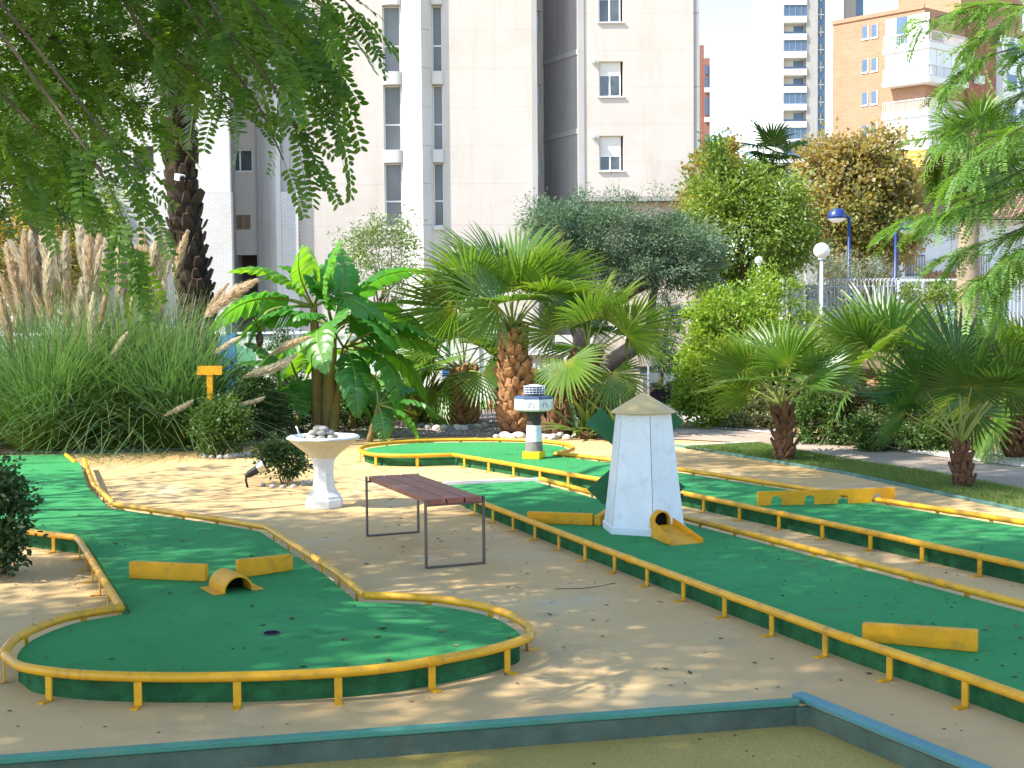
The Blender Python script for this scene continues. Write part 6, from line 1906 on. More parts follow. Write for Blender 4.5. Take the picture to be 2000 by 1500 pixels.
# ------------------------------------------------------------------ white house
HY = 60.0
T = thing('white_house', 'white two storey house with tiled roof and an open corner balcony', 'building', (20.79, HY, 0))
hx0, hx1, hx2 = 18.52, 19.76, 25.91
zf, ze, zs_ = 3.62, 6.25, 5.76
m = MB(); m.box(hx1, hx2, HY + .3, HY + 9, 0, ze); m.build('wall', M['white_matt'], T)
m = MB(); m.box(hx0, hx1 + .3, HY + 2.2, HY + 9, 0, ze); m.build('wall', M['facade_white'], T)
m = MB(); m.box(hx0 - .1, hx2, HY, HY + 2.1, zf - .45, zf); m.build('floor_slab', M['white_matt'], T)
m = MB(); m.box(hx0 - .1, hx1 + 1.6, HY, HY + 2.1, zs_, ze); m.build('eave_beam', M['white_matt'], T)
m = MB(); m.box(hx0, hx0 + .28, HY + .05, HY + .35, zf, zs_); m.build('pillar', M['white_matt'], T)
m = MB(); m.box(hx0, hx2, HY + .4, HY + 2, 0, zf - .46); m.build('base_wall', M['facade_white'], T)
def tiles(name, o, du, dv, nu, nv, mat, parent):
    """rows of roof tiles: o corner at the eave, du along the eave, dv up the slope"""
    m = MB(); nrm = du.cross(dv).normalized()
    for i in range(nu):
        for j in range(nv):
            p = o + du * (i / nu) + dv * (j / nv)
            a, b = du / nu * .92, dv / nv * 1.08
            l = nrm * .05
            m.add([p, p + a * .5 + l * 2, p + a, p + b + l * .4, p + b + a * .5 + l * 2.4, p + b + a + l * .4], [(0, 1, 4, 3), (1, 2, 5, 4), (0, 2, 1)])
    o2 = m.build(name, mat, parent, kind='stuff')
    m = MB(); l = nrm * -.06
    m.add([o + l, o + du + l, o + du + dv + l, o + dv + l], [(0, 1, 2, 3)]); m.build('roof_deck', mat, parent)
    return o2
tiles('roof_tiles', Vector((hx0 - .4, HY - .5, ze + .02)), Vector((hx2 - hx0, 0, 0)), Vector((2.6, 4.2, 1.9)), 26, 9, M['roof_tile'], T)
tiles('porch_tiles', Vector((19.48, HY - 1.0, zf - .25)), Vector((1.837, 0, 0)), Vector((.2, 1.3, .45)), 9, 3, M['terracotta'], T)
tiles('porch_tiles', Vector((23.36, HY - 1.0, 3.84)), Vector((1.959, 0, 0)), Vector((.2, 1.3, .45)), 9, 3, M['terracotta'], T)
m = MB(); rail(m, Vector((hx0 + .3, HY + .1, 0)), Vector((hx1, HY + .1, 0)), zf, 1.0, .12, .025); m.build('railing', M['steel'], T)
m = MB(); rail(m, Vector((20.92, HY - .1, 0)), Vector((22.75, HY - .1, 0)), zf - .05, 1.05, .12, .025); m.build('railing', M['steel'], T)
m = MB(); m.box(21.09, 22.62, HY + .25, HY + .29, zf, zf + 2.0); m.build('door', M['shutter'], T)
m = MB(); m.box(18.79, 19.04, HY + .9, HY + 1.4, zf, zf + .8); m.build('water_heater', M['white_matt'], T)
m = MB(); m.box(19.47, 19.71, HY + 2.1, HY + 2.19, 5.21, 5.40); m.build('wall_vent', M['brown_dark'], T)

# ------------------------------------------------------------------ terrace, stone wall, fence, gate, lamps
m = MB(); m.prism([(3.75, 22), (4.6, 17.6), (5.1, 15.75), (10, 15.1), (30, 14.5), (34, 58.9), (12, 58.9), (7, 40), (4.6, 27)], -0.1, 0.92); m.build('terrace', M['soil'], kind='structure')
m = MB(); m.prism([(7.4, 35.6), (34, 35.6), (34, 58.8), (12, 58.8)], 0.9, 1.25); m.build('terrace_path', M['path'], kind='structure')
wy0 = 15.4
T = thing('stone_wall', 'rough yellow stone retaining wall behind the lawn palms', 'wall', (5.8, 15.1, 0))
W0, W1 = Vector((5.22, 15.0, 0)), Vector((6.97, 14.8, 0))
dW = (W1 - W0); LW = dW.length; dW.normalize(); nW = Vector((dW.y, -dW.x, 0))
m = MB(); m.bar(W0 - nW * .16 + Vector((0, 0, .46)), W1 - nW * .16 + Vector((0, 0, .46)), .2, .92); m.build('wall_core', M['mortar'], T)
rnd = random.Random(12); z = 0.0
while z < .86:
    h = rnd.uniform(.10, .17); x = rnd.uniform(-.1, 0)
    while x < LW:
        w = rnd.uniform(.13, .30)
        c = W0 + dW * (x + w / 2) + nW * rnd.uniform(-.02, .03) + Vector((0, 0, z + h / 2))
        m = MB(); hx, hz, hy = w / 2 + .006, h / 2 + .006, .075
        vs = []
        for sy_ in (-1, 1):
            for k in range(8):
                a = 2 * math.pi * (k + .5) / 8
                qx = max(-1, min(1, 1.25 * math.cos(a))) * hx * rnd.uniform(.86, 1.02); qz = max(-1, min(1, 1.25 * math.sin(a))) * hz * rnd.uniform(.86, 1.02)
                if sy_ > 0: qx *= .9; qz *= .88
                vs.append(c + dW * qx + Vector((0, 0, qz)) + nW * (hy * sy_ * (rnd.uniform(.8, 1.1) if sy_ > 0 else 1)))
        vs.append(c + nW * hy * 1.25)
        m.add(vs, [(k, (k + 1) % 8, 8 + (k + 1) % 8, 8 + k) for k in range(8)] + [(8 + k, 8 + (k + 1) % 8, 16) for k in range(8)])
        m.build('stone', M['stone_wall'], T)
        x += w
    z += h
GY = 34.5
T = thing('metal_fence', 'grey metal bar fence with hooped tops along the terrace', 'fence', (11.26, GY, .92))
fx0, fx1 = 8.45, 15.20
zt0, zb0 = 2.71, 1.74
m = MB(); n = int((fx1 - fx0) / .105)
for i in range(n):
    x = fx0 + i * .105
    if 10.56 < x < 12.31: continue
    dz = 0.0
    m.tube([(x, GY, .93), (x, GY, zt0 - .06), (x + .02, GY, zt0 - .01), (x + .045, GY, zt0), (x + .07, GY, zt0 - .01), (x + .085, GY, zt0 - .06)], .016, 4)
m.build('bar', M['fence_grey'], T, kind='stuff')
m = MB()
for z in (zb0, zb0 - .35, zt0 - .2):
    m.bar((fx0, GY + .02, z), (10.56, GY + .02, z), .03, .04); m.bar((12.33, GY + .02, z), (fx1, GY + .02, z), .03, .04)
m.build('rail', M['fence_grey'], T)
T = thing('metal_gate', 'white metal gate frame with wide gaps in the bar fence', 'gate', (11.41, GY - .1, .92))
gx0, gx1 = 10.59, 12.28
for z in (2.66, 2.40, 2.09, 1.84):
    m = MB(); m.bar((gx0, GY - .1, z), (gx1, GY - .1, z), .05, .07); m.build('rail', M['alu'], T)
for x in (gx0, gx1, gx0 + (gx1 - gx0) * .8, gx0 + (gx1 - gx0) * .4):
    m = MB(); m.bar((x, GY - .1, .93), (x, GY - .1, 2.69), .06, .06); m.build('post', M['alu'], T)
T = thing('gate_post', 'thick grey gate post with a lock box at the edge of the white gate', 'post', (12.36, GY - .05, .92))
m = MB(); m.box(12.31, 12.45, GY - .14, GY + .02, .9, 2.74); m.build('post', M['fence_grey'], T)
m = MB(); m.box(12.26, 12.35, GY - .2, GY - .145, 2.12, 2.39); m.build('lock_box', M['fence_grey'], T)
T = thing('panel_fence', 'dark blue grey fence panels behind the globe lamp', 'fence', (8.23, 36, 0))
for k, (a, b) in enumerate(((7.94, 8.41), (8.44, 8.82), (8.85, 9.55))):
    m = MB(); m.box(a, b, 36, 36.05, .3, 2.61); m.build('panel', M['grey_blue'], T)
    m = MB(); m.box(a - .06, a - .005, 35.97, 36.08, .2, 2.65); m.build('post', M['fence_grey'], T)
def blue_lamp(label, px, zt_, ya, side):
    T = thing('street_lamp', label, 'street lamp', (px, ya, 0), 'blue street lamps')
    m = MB(); m.tube([(px, ya, 0), (px, ya, 1.2), (px, ya, zt_)], [.075, .06, .045], 10); m.build('pole', M['lamp_blue'], T, smooth=True)
    c = Vector((px + side * .38, ya, zt_ + .02))
    m = MB(); m.tube([(px, ya, zt_ - .03), (px + side * .1, ya, zt_ + .05), tuple(c + Vector((-side * .15, 0, .06)))], .04, 8); m.build('arm', M['lamp_blue'], T, smooth=True)
    m = MB(); m.lathe(c.x, c.y, [(.29, c.z - .06), (.29, c.z), (.26, c.z + .12), (.18, c.z + .21), (.06, c.z + .26), (.01, c.z + .265)], 20); m.build('hood', M['lamp_blue'], T, smooth=True)
    m = MB(); m.lathe(c.x, c.y, [(.02, c.z - .2), (.14, c.z - .18), (.23, c.z - .12), (.27, c.z - .062)], 18); m.build('diffuser', M['globe'], T, smooth=True)
blue_lamp('blue street lamp with its hood turned away from the white house', 10.47, 4.77, 39, -1)
blue_lamp('blue street lamp in front of the white house corner', 12.22, 4.46, 40, 1)
def globe_lamp(label, px, pz, ya, r, base_):
    T = thing('globe_lamp', label, 'lamp', (px, ya, base_), 'white globe lamps')
    m = MB(); m.tube([(px, ya, base_), (px, ya, pz - r)], r * .2, 9); m.build('pole', M['white'], T, smooth=True)
    m = MB(); m.tube([(px, ya, pz - r * 1.1), (px, ya, pz - r * .8)], r * .45, 10); m.build('collar', M['white'], T)
    m = MB(); m.lathe(px, ya, [(r * math.sin(math.pi * i / 12) + .001, pz - r * math.cos(math.pi * i / 12)) for i in range(13)], 22); m.build('globe', M['globe'], T, smooth=True)
globe_lamp('white globe lamp on a pale pole by the bright hedge', 7.65, 3.30, 31, .195, 0)
globe_lamp('small white globe lamp almost buried in the leafy tree', 6.01, 3.05, 30.5, .10, 0)

# ------------------------------------------------------------------ playground and things beyond the garden
FYY = 28.6
T = thing('white_fence', 'long low white panel fence behind the playground', 'fence', (-6, FYY, 0))
zt1 = 1.39
x = -13.5
while x < -0.3:
    m = MB(); m.box(x + .012, x + .74, FYY, FYY + .05, .02, zt1 - .06); m.build('panel', M['facade_white'], T)
    m = MB(); m.box(x - .03, x + .008, FYY - .04, FYY + .07, 0, zt1); m.build('post', M['white_matt'], T)
    x += .75
m = MB(); m.box(-13.5, x, FYY - .05, FYY + .09, zt1 + .002, zt1 + .05); m.build('top_rail', M['white_matt'], T)
PYD = 25.6
T = thing('play_tower', 'playground tower with a blue panel, dark posts and a cream roof', 'play tower', (-5.79, PYD, 0))
m = MB(); x0, x1 = -6.26, -5.64; n = 8
top_ = [(x0 + (x1 - x0) * i / n, 1.39 - .045 * math.sin(math.pi * i / n) + .06 * i / n) for i in range(n + 1)]
pr = [(x0, .15), (x1, .15)] + top_[::-1]
k = len(pr); vs = [(a, PYD, z) for a, z in pr] + [(a, PYD + .05, z) for a, z in pr]
m.add(vs, [tuple(range(k)), tuple(range(2 * k - 1, k - 1, -1))] + [(i, k + i, k + (i + 1) % k, (i + 1) % k) for i in range(k)]); m.build('blue_panel', M['play_blue'], T)
m = MB(); m.box(-5.92, -5.89, PYD - .012, PYD - .002, .16, 1.0); m.build('panel_joint', M['dark_blue'], T)
m = MB(); x0 = -5.64 + .01; cxs = x0
pr = [(x0, .12), (x0 + .34, .12), (x0 + .30, .40), (x0 + .29, .62), (x0 + .36, .76), (x0 + .40, .92), (x0 + .37, 1.08), (x0 + .27, 1.15), (x0 + .16, 1.14), (x0 + .05, 1.22), (x0, 1.24)]
k = len(pr); vs = [(a, PYD + .01, z) for a, z in pr] + [(a, PYD + .05, z) for a, z in pr]
m.add(vs, [tuple(range(k)), tuple(range(2 * k - 1, k - 1, -1))] + [(i, k + i, k + (i + 1) % k, (i + 1) % k) for i in range(k)]); m.build('green_panel', M['play_green'], T)
for px_ in (-5.80, -5.68):
    m = MB(); m.box(px_ - .045, px_ + .045, PYD + .06, PYD + .15, 0, 1.85); m.build('post', M['post_green'], T)
m = MB(); ra, rb = -5.91, -5.55; zr = 1.85
m.add([(ra, PYD - .1, zr), (rb, PYD - .1, zr), (rb - .06, PYD + .15, zr + .16), (ra + .14, PYD + .15, zr + .16), (ra, PYD + .4, zr), (rb, PYD + .4, zr)], [(0, 1, 2, 3), (4, 3, 2, 5), (0, 3, 4), (1, 5, 2), (0, 4, 5, 1)]); m.build('roof', M['cream_stone'], T)
T = thing('play_house', 'rust orange play house wall under a green curved roof behind the pampas grass', 'play house', (-7.08, PYD, 0))
m = MB(); m.box(-7.38, -6.76, PYD, PYD + .05, 0.1, 1.45); m.build('orange_panel', M['play_orange'], T)
m = MB(); x0, x1 = -7.70, -6.62; vs = []
for y in (PYD - .2, PYD + .8):
    for i in range(9): vs.append((x0 + (x1 - x0) * i / 8, y, 1.44 + .12 * math.sin(math.pi * i / 8)))
m.add(vs, [(i, i + 1, 10 + i, 9 + i) for i in range(8)]); m.add([(a, b, c + .03) for a, b, c in vs], [(i, i + 1, 10 + i, 9 + i) for i in range(8)]); m.build('roof', M['play_green'], T)
for lab, px_, py0, py1, w_, mt in (('low red playground box beyond the young banana plant', 715, 800, 778, .16, 'play_red'), ('small red playground panel behind the orange T board', 414, 752, 731, .14, 'play_red'), ('pale green play panel beyond the gravel bed', 735, 800, 730, .35, 'pale_green')):
    xx = (px_ - 1000) / 2450 * 24.5; za_ = max(0.02, 1.6 + (632 - py0) / 2450 * 24.5); zb_ = 1.6 + (632 - py1) / 2450 * 24.5
    T = thing('play_screen', lab, 'play panel', (xx, 24.5, 0))
    m = MB(); m.box(xx - w_ / 2, xx + w_ / 2, 24.5, 24.56, za_, zb_); m.build('panel', M[mt], T, bevel=.01)
    m = MB(); m.box(xx - .03, xx + .03, 24.565, 24.62, 0, zb_ - .02); m.build('post', M['post_green'], T)
KY = 22.9
T = thing('picket_fence', 'playground fence of round topped pickets in orange, blue, red and green', 'fence', (0, KY, 0))
cols = {'o': 'play_orange', 'b': 'play_blue', 'r': 'play_red', 'g': 'pale_green'}
for k, (px_, c) in enumerate(((871, 'b'), (889, 'o'), (907, 'r'), (925, 'g'), (955, 'o'), (976, 'b'), (994, 'r'), (1013, 'g'), (1041, 'o'), (1066, 'b'), (1088, 'r'), (1110, 'g'), (1131, 'o'), (1152, 'b'))):
    xx = (px_ - 1000) / 2450 * KY; h_ = .705; w_ = .068
    pr = [(xx - w_, .03), (xx + w_, .03)] + [(xx + w_ * math.cos(math.pi * i / 8), h_ + w_ * math.sin(math.pi * i / 8)) for i in range(9)]
    n = len(pr); vs = [(a, KY, z) for a, z in pr] + [(a, KY + .03, z) for a, z in pr]
    m = MB(); m.add(vs, [tuple(range(n)), tuple(range(2 * n - 1, n - 1, -1))] + [(i, n + i, n + (i + 1) % n, (i + 1) % n) for i in range(n)]); m.build('picket', M[cols[c]], T)
for z in (.2, .55):
    m = MB(); m.box(-1.5, 1.6, KY + .033, KY + .07, z, z + .05); m.build('rail', M['white_matt'], T)
T = thing('waste_bin', 'black waste bin by the picket fence behind the tallest palm', 'bin', (-0.22, 21.8, 0))
m = MB(); m.prism([(-0.31, 21.7), (-0.11, 21.7), (-0.11, 21.9), (-0.31, 21.9)], 0.06, 0.55); m.build('body', M['black'], T, bevel=.012)
m = MB(); m.box(-0.33, -0.09, 21.67, 21.93, 0.55 + .002, 0.59); m.build('lid', M['dark_band'], T)
m = MB(); m.box(-0.22, -0.19, 21.78, 21.82, 0, .06); m.build('foot', M['black'], T)
TYY = 26.5
T = thing('table_tennis_table', 'white outdoor table with a grey base beyond the picket fence', 'table', (0.65, TYY, 0))
m = MB(); m.box(0.20, 1.17, TYY - .5, TYY + .6, 0.81 + .12, 0.81 + .22); m.build('table_top', M['white_matt'], T)
m = MB(); m.box(0.28, 1.09, TYY - .2, TYY + .3, 0, 0.81 + .118); m.build('base', M['conc'], T)
for px_, yy in ((0.59, 25.0), (0.81, 25.2)):
    T = thing('garden_chair', 'small white slatted chair seen over the picket fence', 'chair', (px_, yy, 0), 'white chairs by the table')
    m = MB(); m.box(px_ - .15, px_ + .15, yy - .15, yy + .15, .36, .39); m.build('seat', M['white_matt'], T)
    for q in (-.14, -.05, .05, .14):
        m = MB(); m.box(px_ + q - .02, px_ + q + .02, yy + .13, yy + .16, .4, .78); m.build('back_slat', M['white_matt'], T)
    for q in (-.13, .13):
        for w in (-.13, .13):
            m = MB(); m.box(px_ + q - .018, px_ + q + .018, yy + w - .018, yy + w + .018, 0, .358); m.build('leg', M['white_matt'], T)
SY = 25.0
T = thing('garden_steps', 'cream concrete steps with a metal handrail beyond the olive tree', 'steps', (2.20, SY, 0))
sx0 = 2.61; zz = 0.0
for k, (pxr, pyt) in enumerate(((1256, 738), (1250, 724), (1238, 711), (1228, 698), (1216, 686), (1204, 674))):
    xr = (pxr - 1000) / 2450 * SY; zt_ = 1.6 + (630 - pyt) / 2450 * SY
    m = MB(); m.box(1.54, xr, SY, SY + 1.2, zz, zt_ - .002); m.build('step', M['cream_stone'] if False else M['base_tan'], T); zz = zt_
m = MB()
hp = Vector((2.72, SY - .05, 0.84))
m.tube([(2.05, SY - .05, 1.48), (2.52, SY - .05, 1.07), tuple(hp), (hp.x, hp.y, .02)], .022, 8); m.build('handrail', M['alu'], T, smooth=True)
T = thing('retaining_wall', 'beige and grey retaining wall beside the garden steps', 'wall', (3.26, 26.6, 0))
m = MB(); m.box(2.56, 4.57, 26.6, 26.9, 0, 0.64); m.build('grey_base', M['grey_blue'], T)
m = MB(); m.box(2.45, 4.57, 26.55, 26.9, 0.65, 0.99); m.build('beige_coping', M['base_tan'], T)
m = MB(); m.box(-0.3, 1.89, 28.8, 29.1, 0, 0.63); m.build('grey_base', M['conc'], T)
m = MB(); m.box(-0.3, 1.89, 28.75, 29.1, 0.64, 1.30); m.build('pale_wall', M['facade_white'], T)
for k, px_ in enumerate((1276, 1290, 1304, 1318, 1331)):
    yy = 24.0; xx = (px_ - 1000) / 2450 * yy
    T = thing('plant_pot', ('black plant pot next to the garden steps', 'second black plant pot from the garden steps', 'middle black plant pot of the row of five', 'fourth black plant pot from the garden steps', 'black plant pot nearest the bright hedge')[k], 'plant pot', (xx, yy, 0), 'black plant pots in a row')
    m = MB(); m.prism([(xx - .065, yy - .07), (xx + .065, yy - .07), (xx + .065, yy + .07), (xx - .065, yy + .07)], .0, .30); m.build('pot', M['black'], T, bevel=.006)
    P, out, K = blob_points([((xx, yy, .36), (.08, .08, .07))], 160, np.random.default_rng(k), 14, .03)
    V, F = leaf_quads(P, .05, np.random.default_rng(k), .45, .3); np_mesh('plant', V, F, M['hedge' if k % 2 else 'shrub_mixed'], T)
CY = 45.0
T = thing('parked_car', 'white parked car glimpsed through the pampas plumes', 'car', (-17.23, CY, 0))
cx = -17.50
m = MB(); pr = [(-2.1, .35), (2.1, .35), (2.15, .62), (2.0, .82), (1.15, .9), (.55, 1.38), (-1.2, 1.42), (-1.85, .95), (-2.12, .88)]
k = len(pr); vs = [(cx + a, CY, z) for a, z in pr] + [(cx + a, CY + 1.7, z) for a, z in pr]
m.add(vs, [tuple(range(k)), tuple(range(2 * k - 1, k - 1, -1))] + [(i, k + i, k + (i + 1) % k, (i + 1) % k) for i in range(k)]); m.build('body', M['white'], T, bevel=.06)
for pr in ([(-.25, .92), (.9, .92), (.48, 1.3), (-.25, 1.33)], [(-1.6, .95), (-.35, .92), (-.35, 1.33), (-1.12, 1.34)]):
    m = MB(); m.add([(cx + a, CY - .012, z) for a, z in pr] + [(cx + a, CY + .03, z) for a, z in pr], [(0, 1, 2, 3), (7, 6, 5, 4), (0, 4, 5, 1), (1, 5, 6, 2), (2, 6, 7, 3), (3, 7, 4, 0)]); m.build('side_window', M['glass'], T)
for q in (-1.3, 1.3):
    m = MB(); m.tube([(cx + q, CY - .03, .32), (cx + q, CY + .2, .32)], .32, 18); wh = m.build('wheel', M['tyre'], T)
    m = MB(); m.tube([(cx + q, CY - .045, .32), (cx + q, CY - .031, .32)], .2, 14); m.build('rim', M['chrome'], wh)
T = thing('garden_wall', 'low beige wall in front of the parked car', 'wall', (-13.35, 36, 0))
m = MB(); m.box(-17, -12.76, 36, 36.2, 0, 1.35); m.build('wall', M['base_tan'], T)
m = MB(); m.box(-17, -12.76 + .05, 35.95, 36.25, 1.353, 1.42); m.build('coping', M['white_matt'], T)

# ------------------------------------------------------------------ stones, gravel, grass, fallen leaves
for k, (px_, py_, r) in enumerate(((838, 838, .08), (852, 840, .07), (866, 841, .08), (878, 843, .07), (891, 842, .09), (903, 842, .08), (916, 840, .08), (930, 838, .07), (944, 836, .08), (822, 836, .07), (880, 832, .07), (868, 830, .06))):
    d_ = 1.6 * 2450 / (py_ - 631); pebble('border_stone', 'rounded pale stone in the ring round the low fan palm', 'stone', ((px_ - 1000) / 2450 * d_, d_, r * .4), r, M['white_rock'] if k % 3 else M['pebble'], 200 + k, 'stones round the low fan palm', sq=.75)
for k, (px_, py_, r) in enumerate(((985, 855, .08), (997, 858, .07), (1012, 857, .09), (1068, 858, .06), (1080, 860, .08), (1094, 857, .08), (1106, 859, .06), (1112, 853, .07), (1124, 857, .07), (968, 856, .05))):
    d_ = 1.6 * 2450 / (py_ - 631); pebble('white_rock', 'white rock beside the far end of the lighthouse lane', 'stone', ((px_ - 1000) / 2450 * d_, d_, r * .3), r, M['white_rock'], 300 + k, 'white rocks by the lighthouse lane', sq=.7)
for k, (px_, py_, r) in enumerate(((395, 893, .05), (410, 895, .045), (426, 896, .05), (442, 896, .06), (455, 893, .06), (468, 893, .05), (478, 890, .05))):
    d_ = 1.6 * 2450 / (py_ - 634); pebble('border_stone', 'small stone at the foot of the shrub with the T board', 'stone', ((px_ - 1000) / 2450 * d_, d_, r * .3), r, M['pebble_tan'] if k % 2 else M['white_rock'], 330 + k, 'stones at the foot of the shrub', sq=.7)
for k, (px_, py_, r) in enumerate(((510, 950, .03), (528, 953, .03), (548, 955, .035), (570, 953, .03), (588, 950, .035), (598, 945, .03))):
    d_ = 1.6 * 2450 / (py_ - 634); pebble('border_stone', 'small stone under the bush by the spotlight', 'stone', ((px_ - 1000) / 2450 * d_, d_, r * .3), r, M['white_rock'] if k % 2 else M['pebble_tan'], 350 + k, 'stones by the spotlight', sq=.7)

def scatter_in(poly, n, rng):
    A = np.array(poly); lo, hi = A.min(0), A.max(0)
    out = []
    while len(out) < n:
        p = lo + (hi - lo) * rng.random(2)
        if point_in((p[0], p[1]), poly): out.append(p)
    return np.array(out)
def chips(name, poly, n, size, mat, seed, z=0.01):
    rng = np.random.default_rng(seed)
    P = scatter_in(poly, n, rng); s = size * rng.uniform(.5, 1.4, n)[:, None]
    base = np.array([[-1, -.8, 0], [1, -.6, 0], [.2, 1, 0], [0, 0, .8]], float)
    a = rng.uniform(0, 6.28, n); ca, sa = np.cos(a), np.sin(a)
    V = base[None] * s[:, None] * rng.uniform(.7, 1.3, (n, 4, 3))
    X = V[..., 0] * ca[:, None] - V[..., 1] * sa[:, None]; Y = V[..., 0] * sa[:, None] + V[..., 1] * ca[:, None]
    W = np.stack([X + P[:, 0:1], Y + P[:, 1:2], V[..., 2] + z], -1).reshape(-1, 3)
    F = (np.array([[0, 1, 3], [1, 2, 3], [2, 0, 3]])[None] + (np.arange(n) * 4)[:, None, None]).reshape(-1, 3)
    o = np_mesh(name, W, F, mat); o['kind'] = 'stuff'; return o
gp = [(-3.86, 16.5), (-3.02, 16.7), (-2.17, 17.06), (-1.45, 17.68), (-0.73, 17.69), (-0.01, 17.54), (0.77, 17.24), (1.39, 17.03), (1.75, 18.28), (1.62, 19.89), (-0.5, 21.4), (-4, 21.4)]
chips('gravel', gp, 9000, .016, M['gravel'], 1); chips('gravel', gp, 3500, .018, M['white_gravel'], 2)
wp = [(3.74, 17.58), (4.31, 16.46), (4.79, 14.64), (5.45, 13.3), (5.84, 11.88), (5.9, 15.2), (5.0, 15.4), (4.0, 17.0), (3.02, 18.5)]
chips('gravel', wp, 6000, .02, M['white_gravel'], 3, .02)
lp = [(2.15, 15.71), (3.17, 16.15), (3.77, 14.18), (4.28, 13.06), (4.72, 11.52), (4.82, 10.7), (4.35, 9.63), (4.21, 10.27), (3.44, 12.95), (2.69, 14.64)]
def grass(poly, n, hgt, mat, seed, z):
    rng = np.random.default_rng(seed); P = scatter_in(poly, n, rng)
    a = rng.uniform(0, 6.28, n); h = hgt * rng.uniform(.5, 1.3, n); w = .0035 * rng.uniform(.7, 1.4, n); ln = rng.uniform(.1, .8, n) * h; b = rng.uniform(0, 6.28, n)
    V = np.empty((n, 3, 3)); V[:, 0] = np.stack([P[:, 0] - w * np.cos(a), P[:, 1] - w * np.sin(a), np.full(n, z)], 1); V[:, 1] = np.stack([P[:, 0] + w * np.cos(a), P[:, 1] + w * np.sin(a), np.full(n, z)], 1)
    V[:, 2] = np.stack([P[:, 0] + ln * np.cos(b), P[:, 1] + ln * np.sin(b), z + h], 1)
    o = np_mesh('grass', V.reshape(-1, 3), np.arange(n * 3).reshape(n, 3), mat); o['kind'] = 'stuff'
grass(lp, 42000, .035, M['grassblade'], 5, .014)

def dead_leaf(x, y, z, s, mat, seed, label, group):
    rnd = random.Random(seed); a = rnd.uniform(0, 6.28); c, n = math.cos(a), math.sin(a)
    pts = [(-1, 0, .05), (-.3, .42, .25), (.5, .3, .2), (1, 0, .35), (.5, -.33, .25), (-.3, -.4, .15), (0, 0, .04)]
    vs = [(x + s * (p * c - q * n), y + s * (p * n + q * c), z + s * r * rnd.uniform(.5, 1.6)) for p, q, r in pts]
    mb = MB(); mb.add(vs, [(0, 6, 1), (1, 6, 2), (2, 6, 3), (3, 6, 4), (4, 6, 5), (5, 6, 0)])
    mb.build('fallen_leaf', mat, label=label, category='leaf', group=group)
rnd = random.Random(77)
sandp = [(-3.0, 5.4), (-2.5, 5.0), (1.0, 5.4), (1.4, 6.0), (0.3, 8.3), (-0.4, 10), (-0.9, 12.5), (-3.4, 13), (-2.6, 10.3), (-1.6, 9.3), (-0.6, 6.9), (0.25, 6.0), (-0.5, 5.1)]
n = 0
while n < 46:
    x, y = rnd.uniform(-3.5, 1.5), rnd.uniform(4.8, 13.5)
    if point_in((x, y), out1) or not point_in((x, y), sandp): continue
    dead_leaf(x, y, .002, rnd.uniform(.010, .024), M['litter'] if rnd.random() < .75 else M['litter_tan'], n, 'small dry brown leaf lying on the sand coloured ground', 'fallen leaves on the sand ground'); n += 1
n = 0; in1 = poly_offset(out1, .15)
while n < 26:
    x, y = rnd.uniform(-4.5, 0), rnd.uniform(5.2, 12.5)
    if not point_in((x, y), in1): continue
    dead_leaf(x, y, TURF + .002, rnd.uniform(.010, .028), M['litter'] if rnd.random() < .6 else M['litter_tan'], 100 + n, 'small dry leaf lying on the winding green lane', 'fallen leaves on the winding lane'); n += 1
n = 0; in2 = poly_offset(out2, .12)
while n < 22:
    x, y = rnd.uniform(-.5, 2.6), rnd.uniform(4.8, 11.5)
    if not point_in((x, y), in2): continue
    dead_leaf(x, y, TURF + .002, rnd.uniform(.009, .022), M['litter'], 200 + n, 'small dark leaf lying on the windmill lane', 'fallen leaves on the windmill lane'); n += 1
for lab, p, s, mt in (('curled pale leaf on the round end of the winding lane', (-0.66, 5.93), .032, 'litter_tan'), ('dark flat leaf near the pale one on the round lane end', (-0.65, 6.09), .036, 'litter')):
    dead_leaf(p[0], p[1], TURF + .002, s, M[mt], 5, lab, None)
for k, (px_, py_) in enumerate(((1605, 1388), (1700, 1371), (1480, 1440), (1690, 1465), (1240, 1475), (900, 1455), (620, 1478))):
    d_ = 1.7 * 2450 / (py_ - 626); dead_leaf((px_ - 1000) / 2450 * d_, d_, -.168 if k != 1 else .002, .022, M['litter'], 400 + k, 'small dry leaf by the sunken pit', 'fallen leaves by the pit')
def crumbs(poly, n, size, mat, seed, z, avoid=()):
    rng = np.random.default_rng(seed)
    P = scatter_in(poly, n, rng)
    keep = np.array([not any(point_in((p[0], p[1]), q) for q in avoid) for p in P])
    P = P[keep]; n = len(P); a = rng.uniform(0, 6.28, n); s = size * rng.uniform(.4, 1.6, n) ** 1.5; w = s * rng.uniform(.3, .8, n)
    V = np.empty((n, 4, 3)); dx, dy = np.cos(a), np.sin(a)
    for k, (u_, v_, h_) in enumerate(((-1, 0, 0), (0, -1, .5), (1, 0, .2), (0, 1, .6))):
        V[:, k, 0] = P[:, 0] + dx * s * u_ - dy * w * v_; V[:, k, 1] = P[:, 1] + dy * s * u_ + dx * w * v_; V[:, k, 2] = z + s * h_ * rng.uniform(.3, 1, n)
    o = np_mesh('leaf_litter', V.reshape(-1, 3), np.arange(n * 4).reshape(n, 4), mat); o['kind'] = 'stuff'
courtp = [(-5, 4.2), (1.2, 5.25), (1.5, 4.6), (4, 4), (4.5, 9), (2.5, 15.5), (-5.5, 15.5)]
crumbs(courtp, 1500, .006, M['litter'], 21, .001, (out1, out2, out3)); crumbs(courtp, 500, .008, M['litter_tan'], 22, .001, (out1, out2, out3))
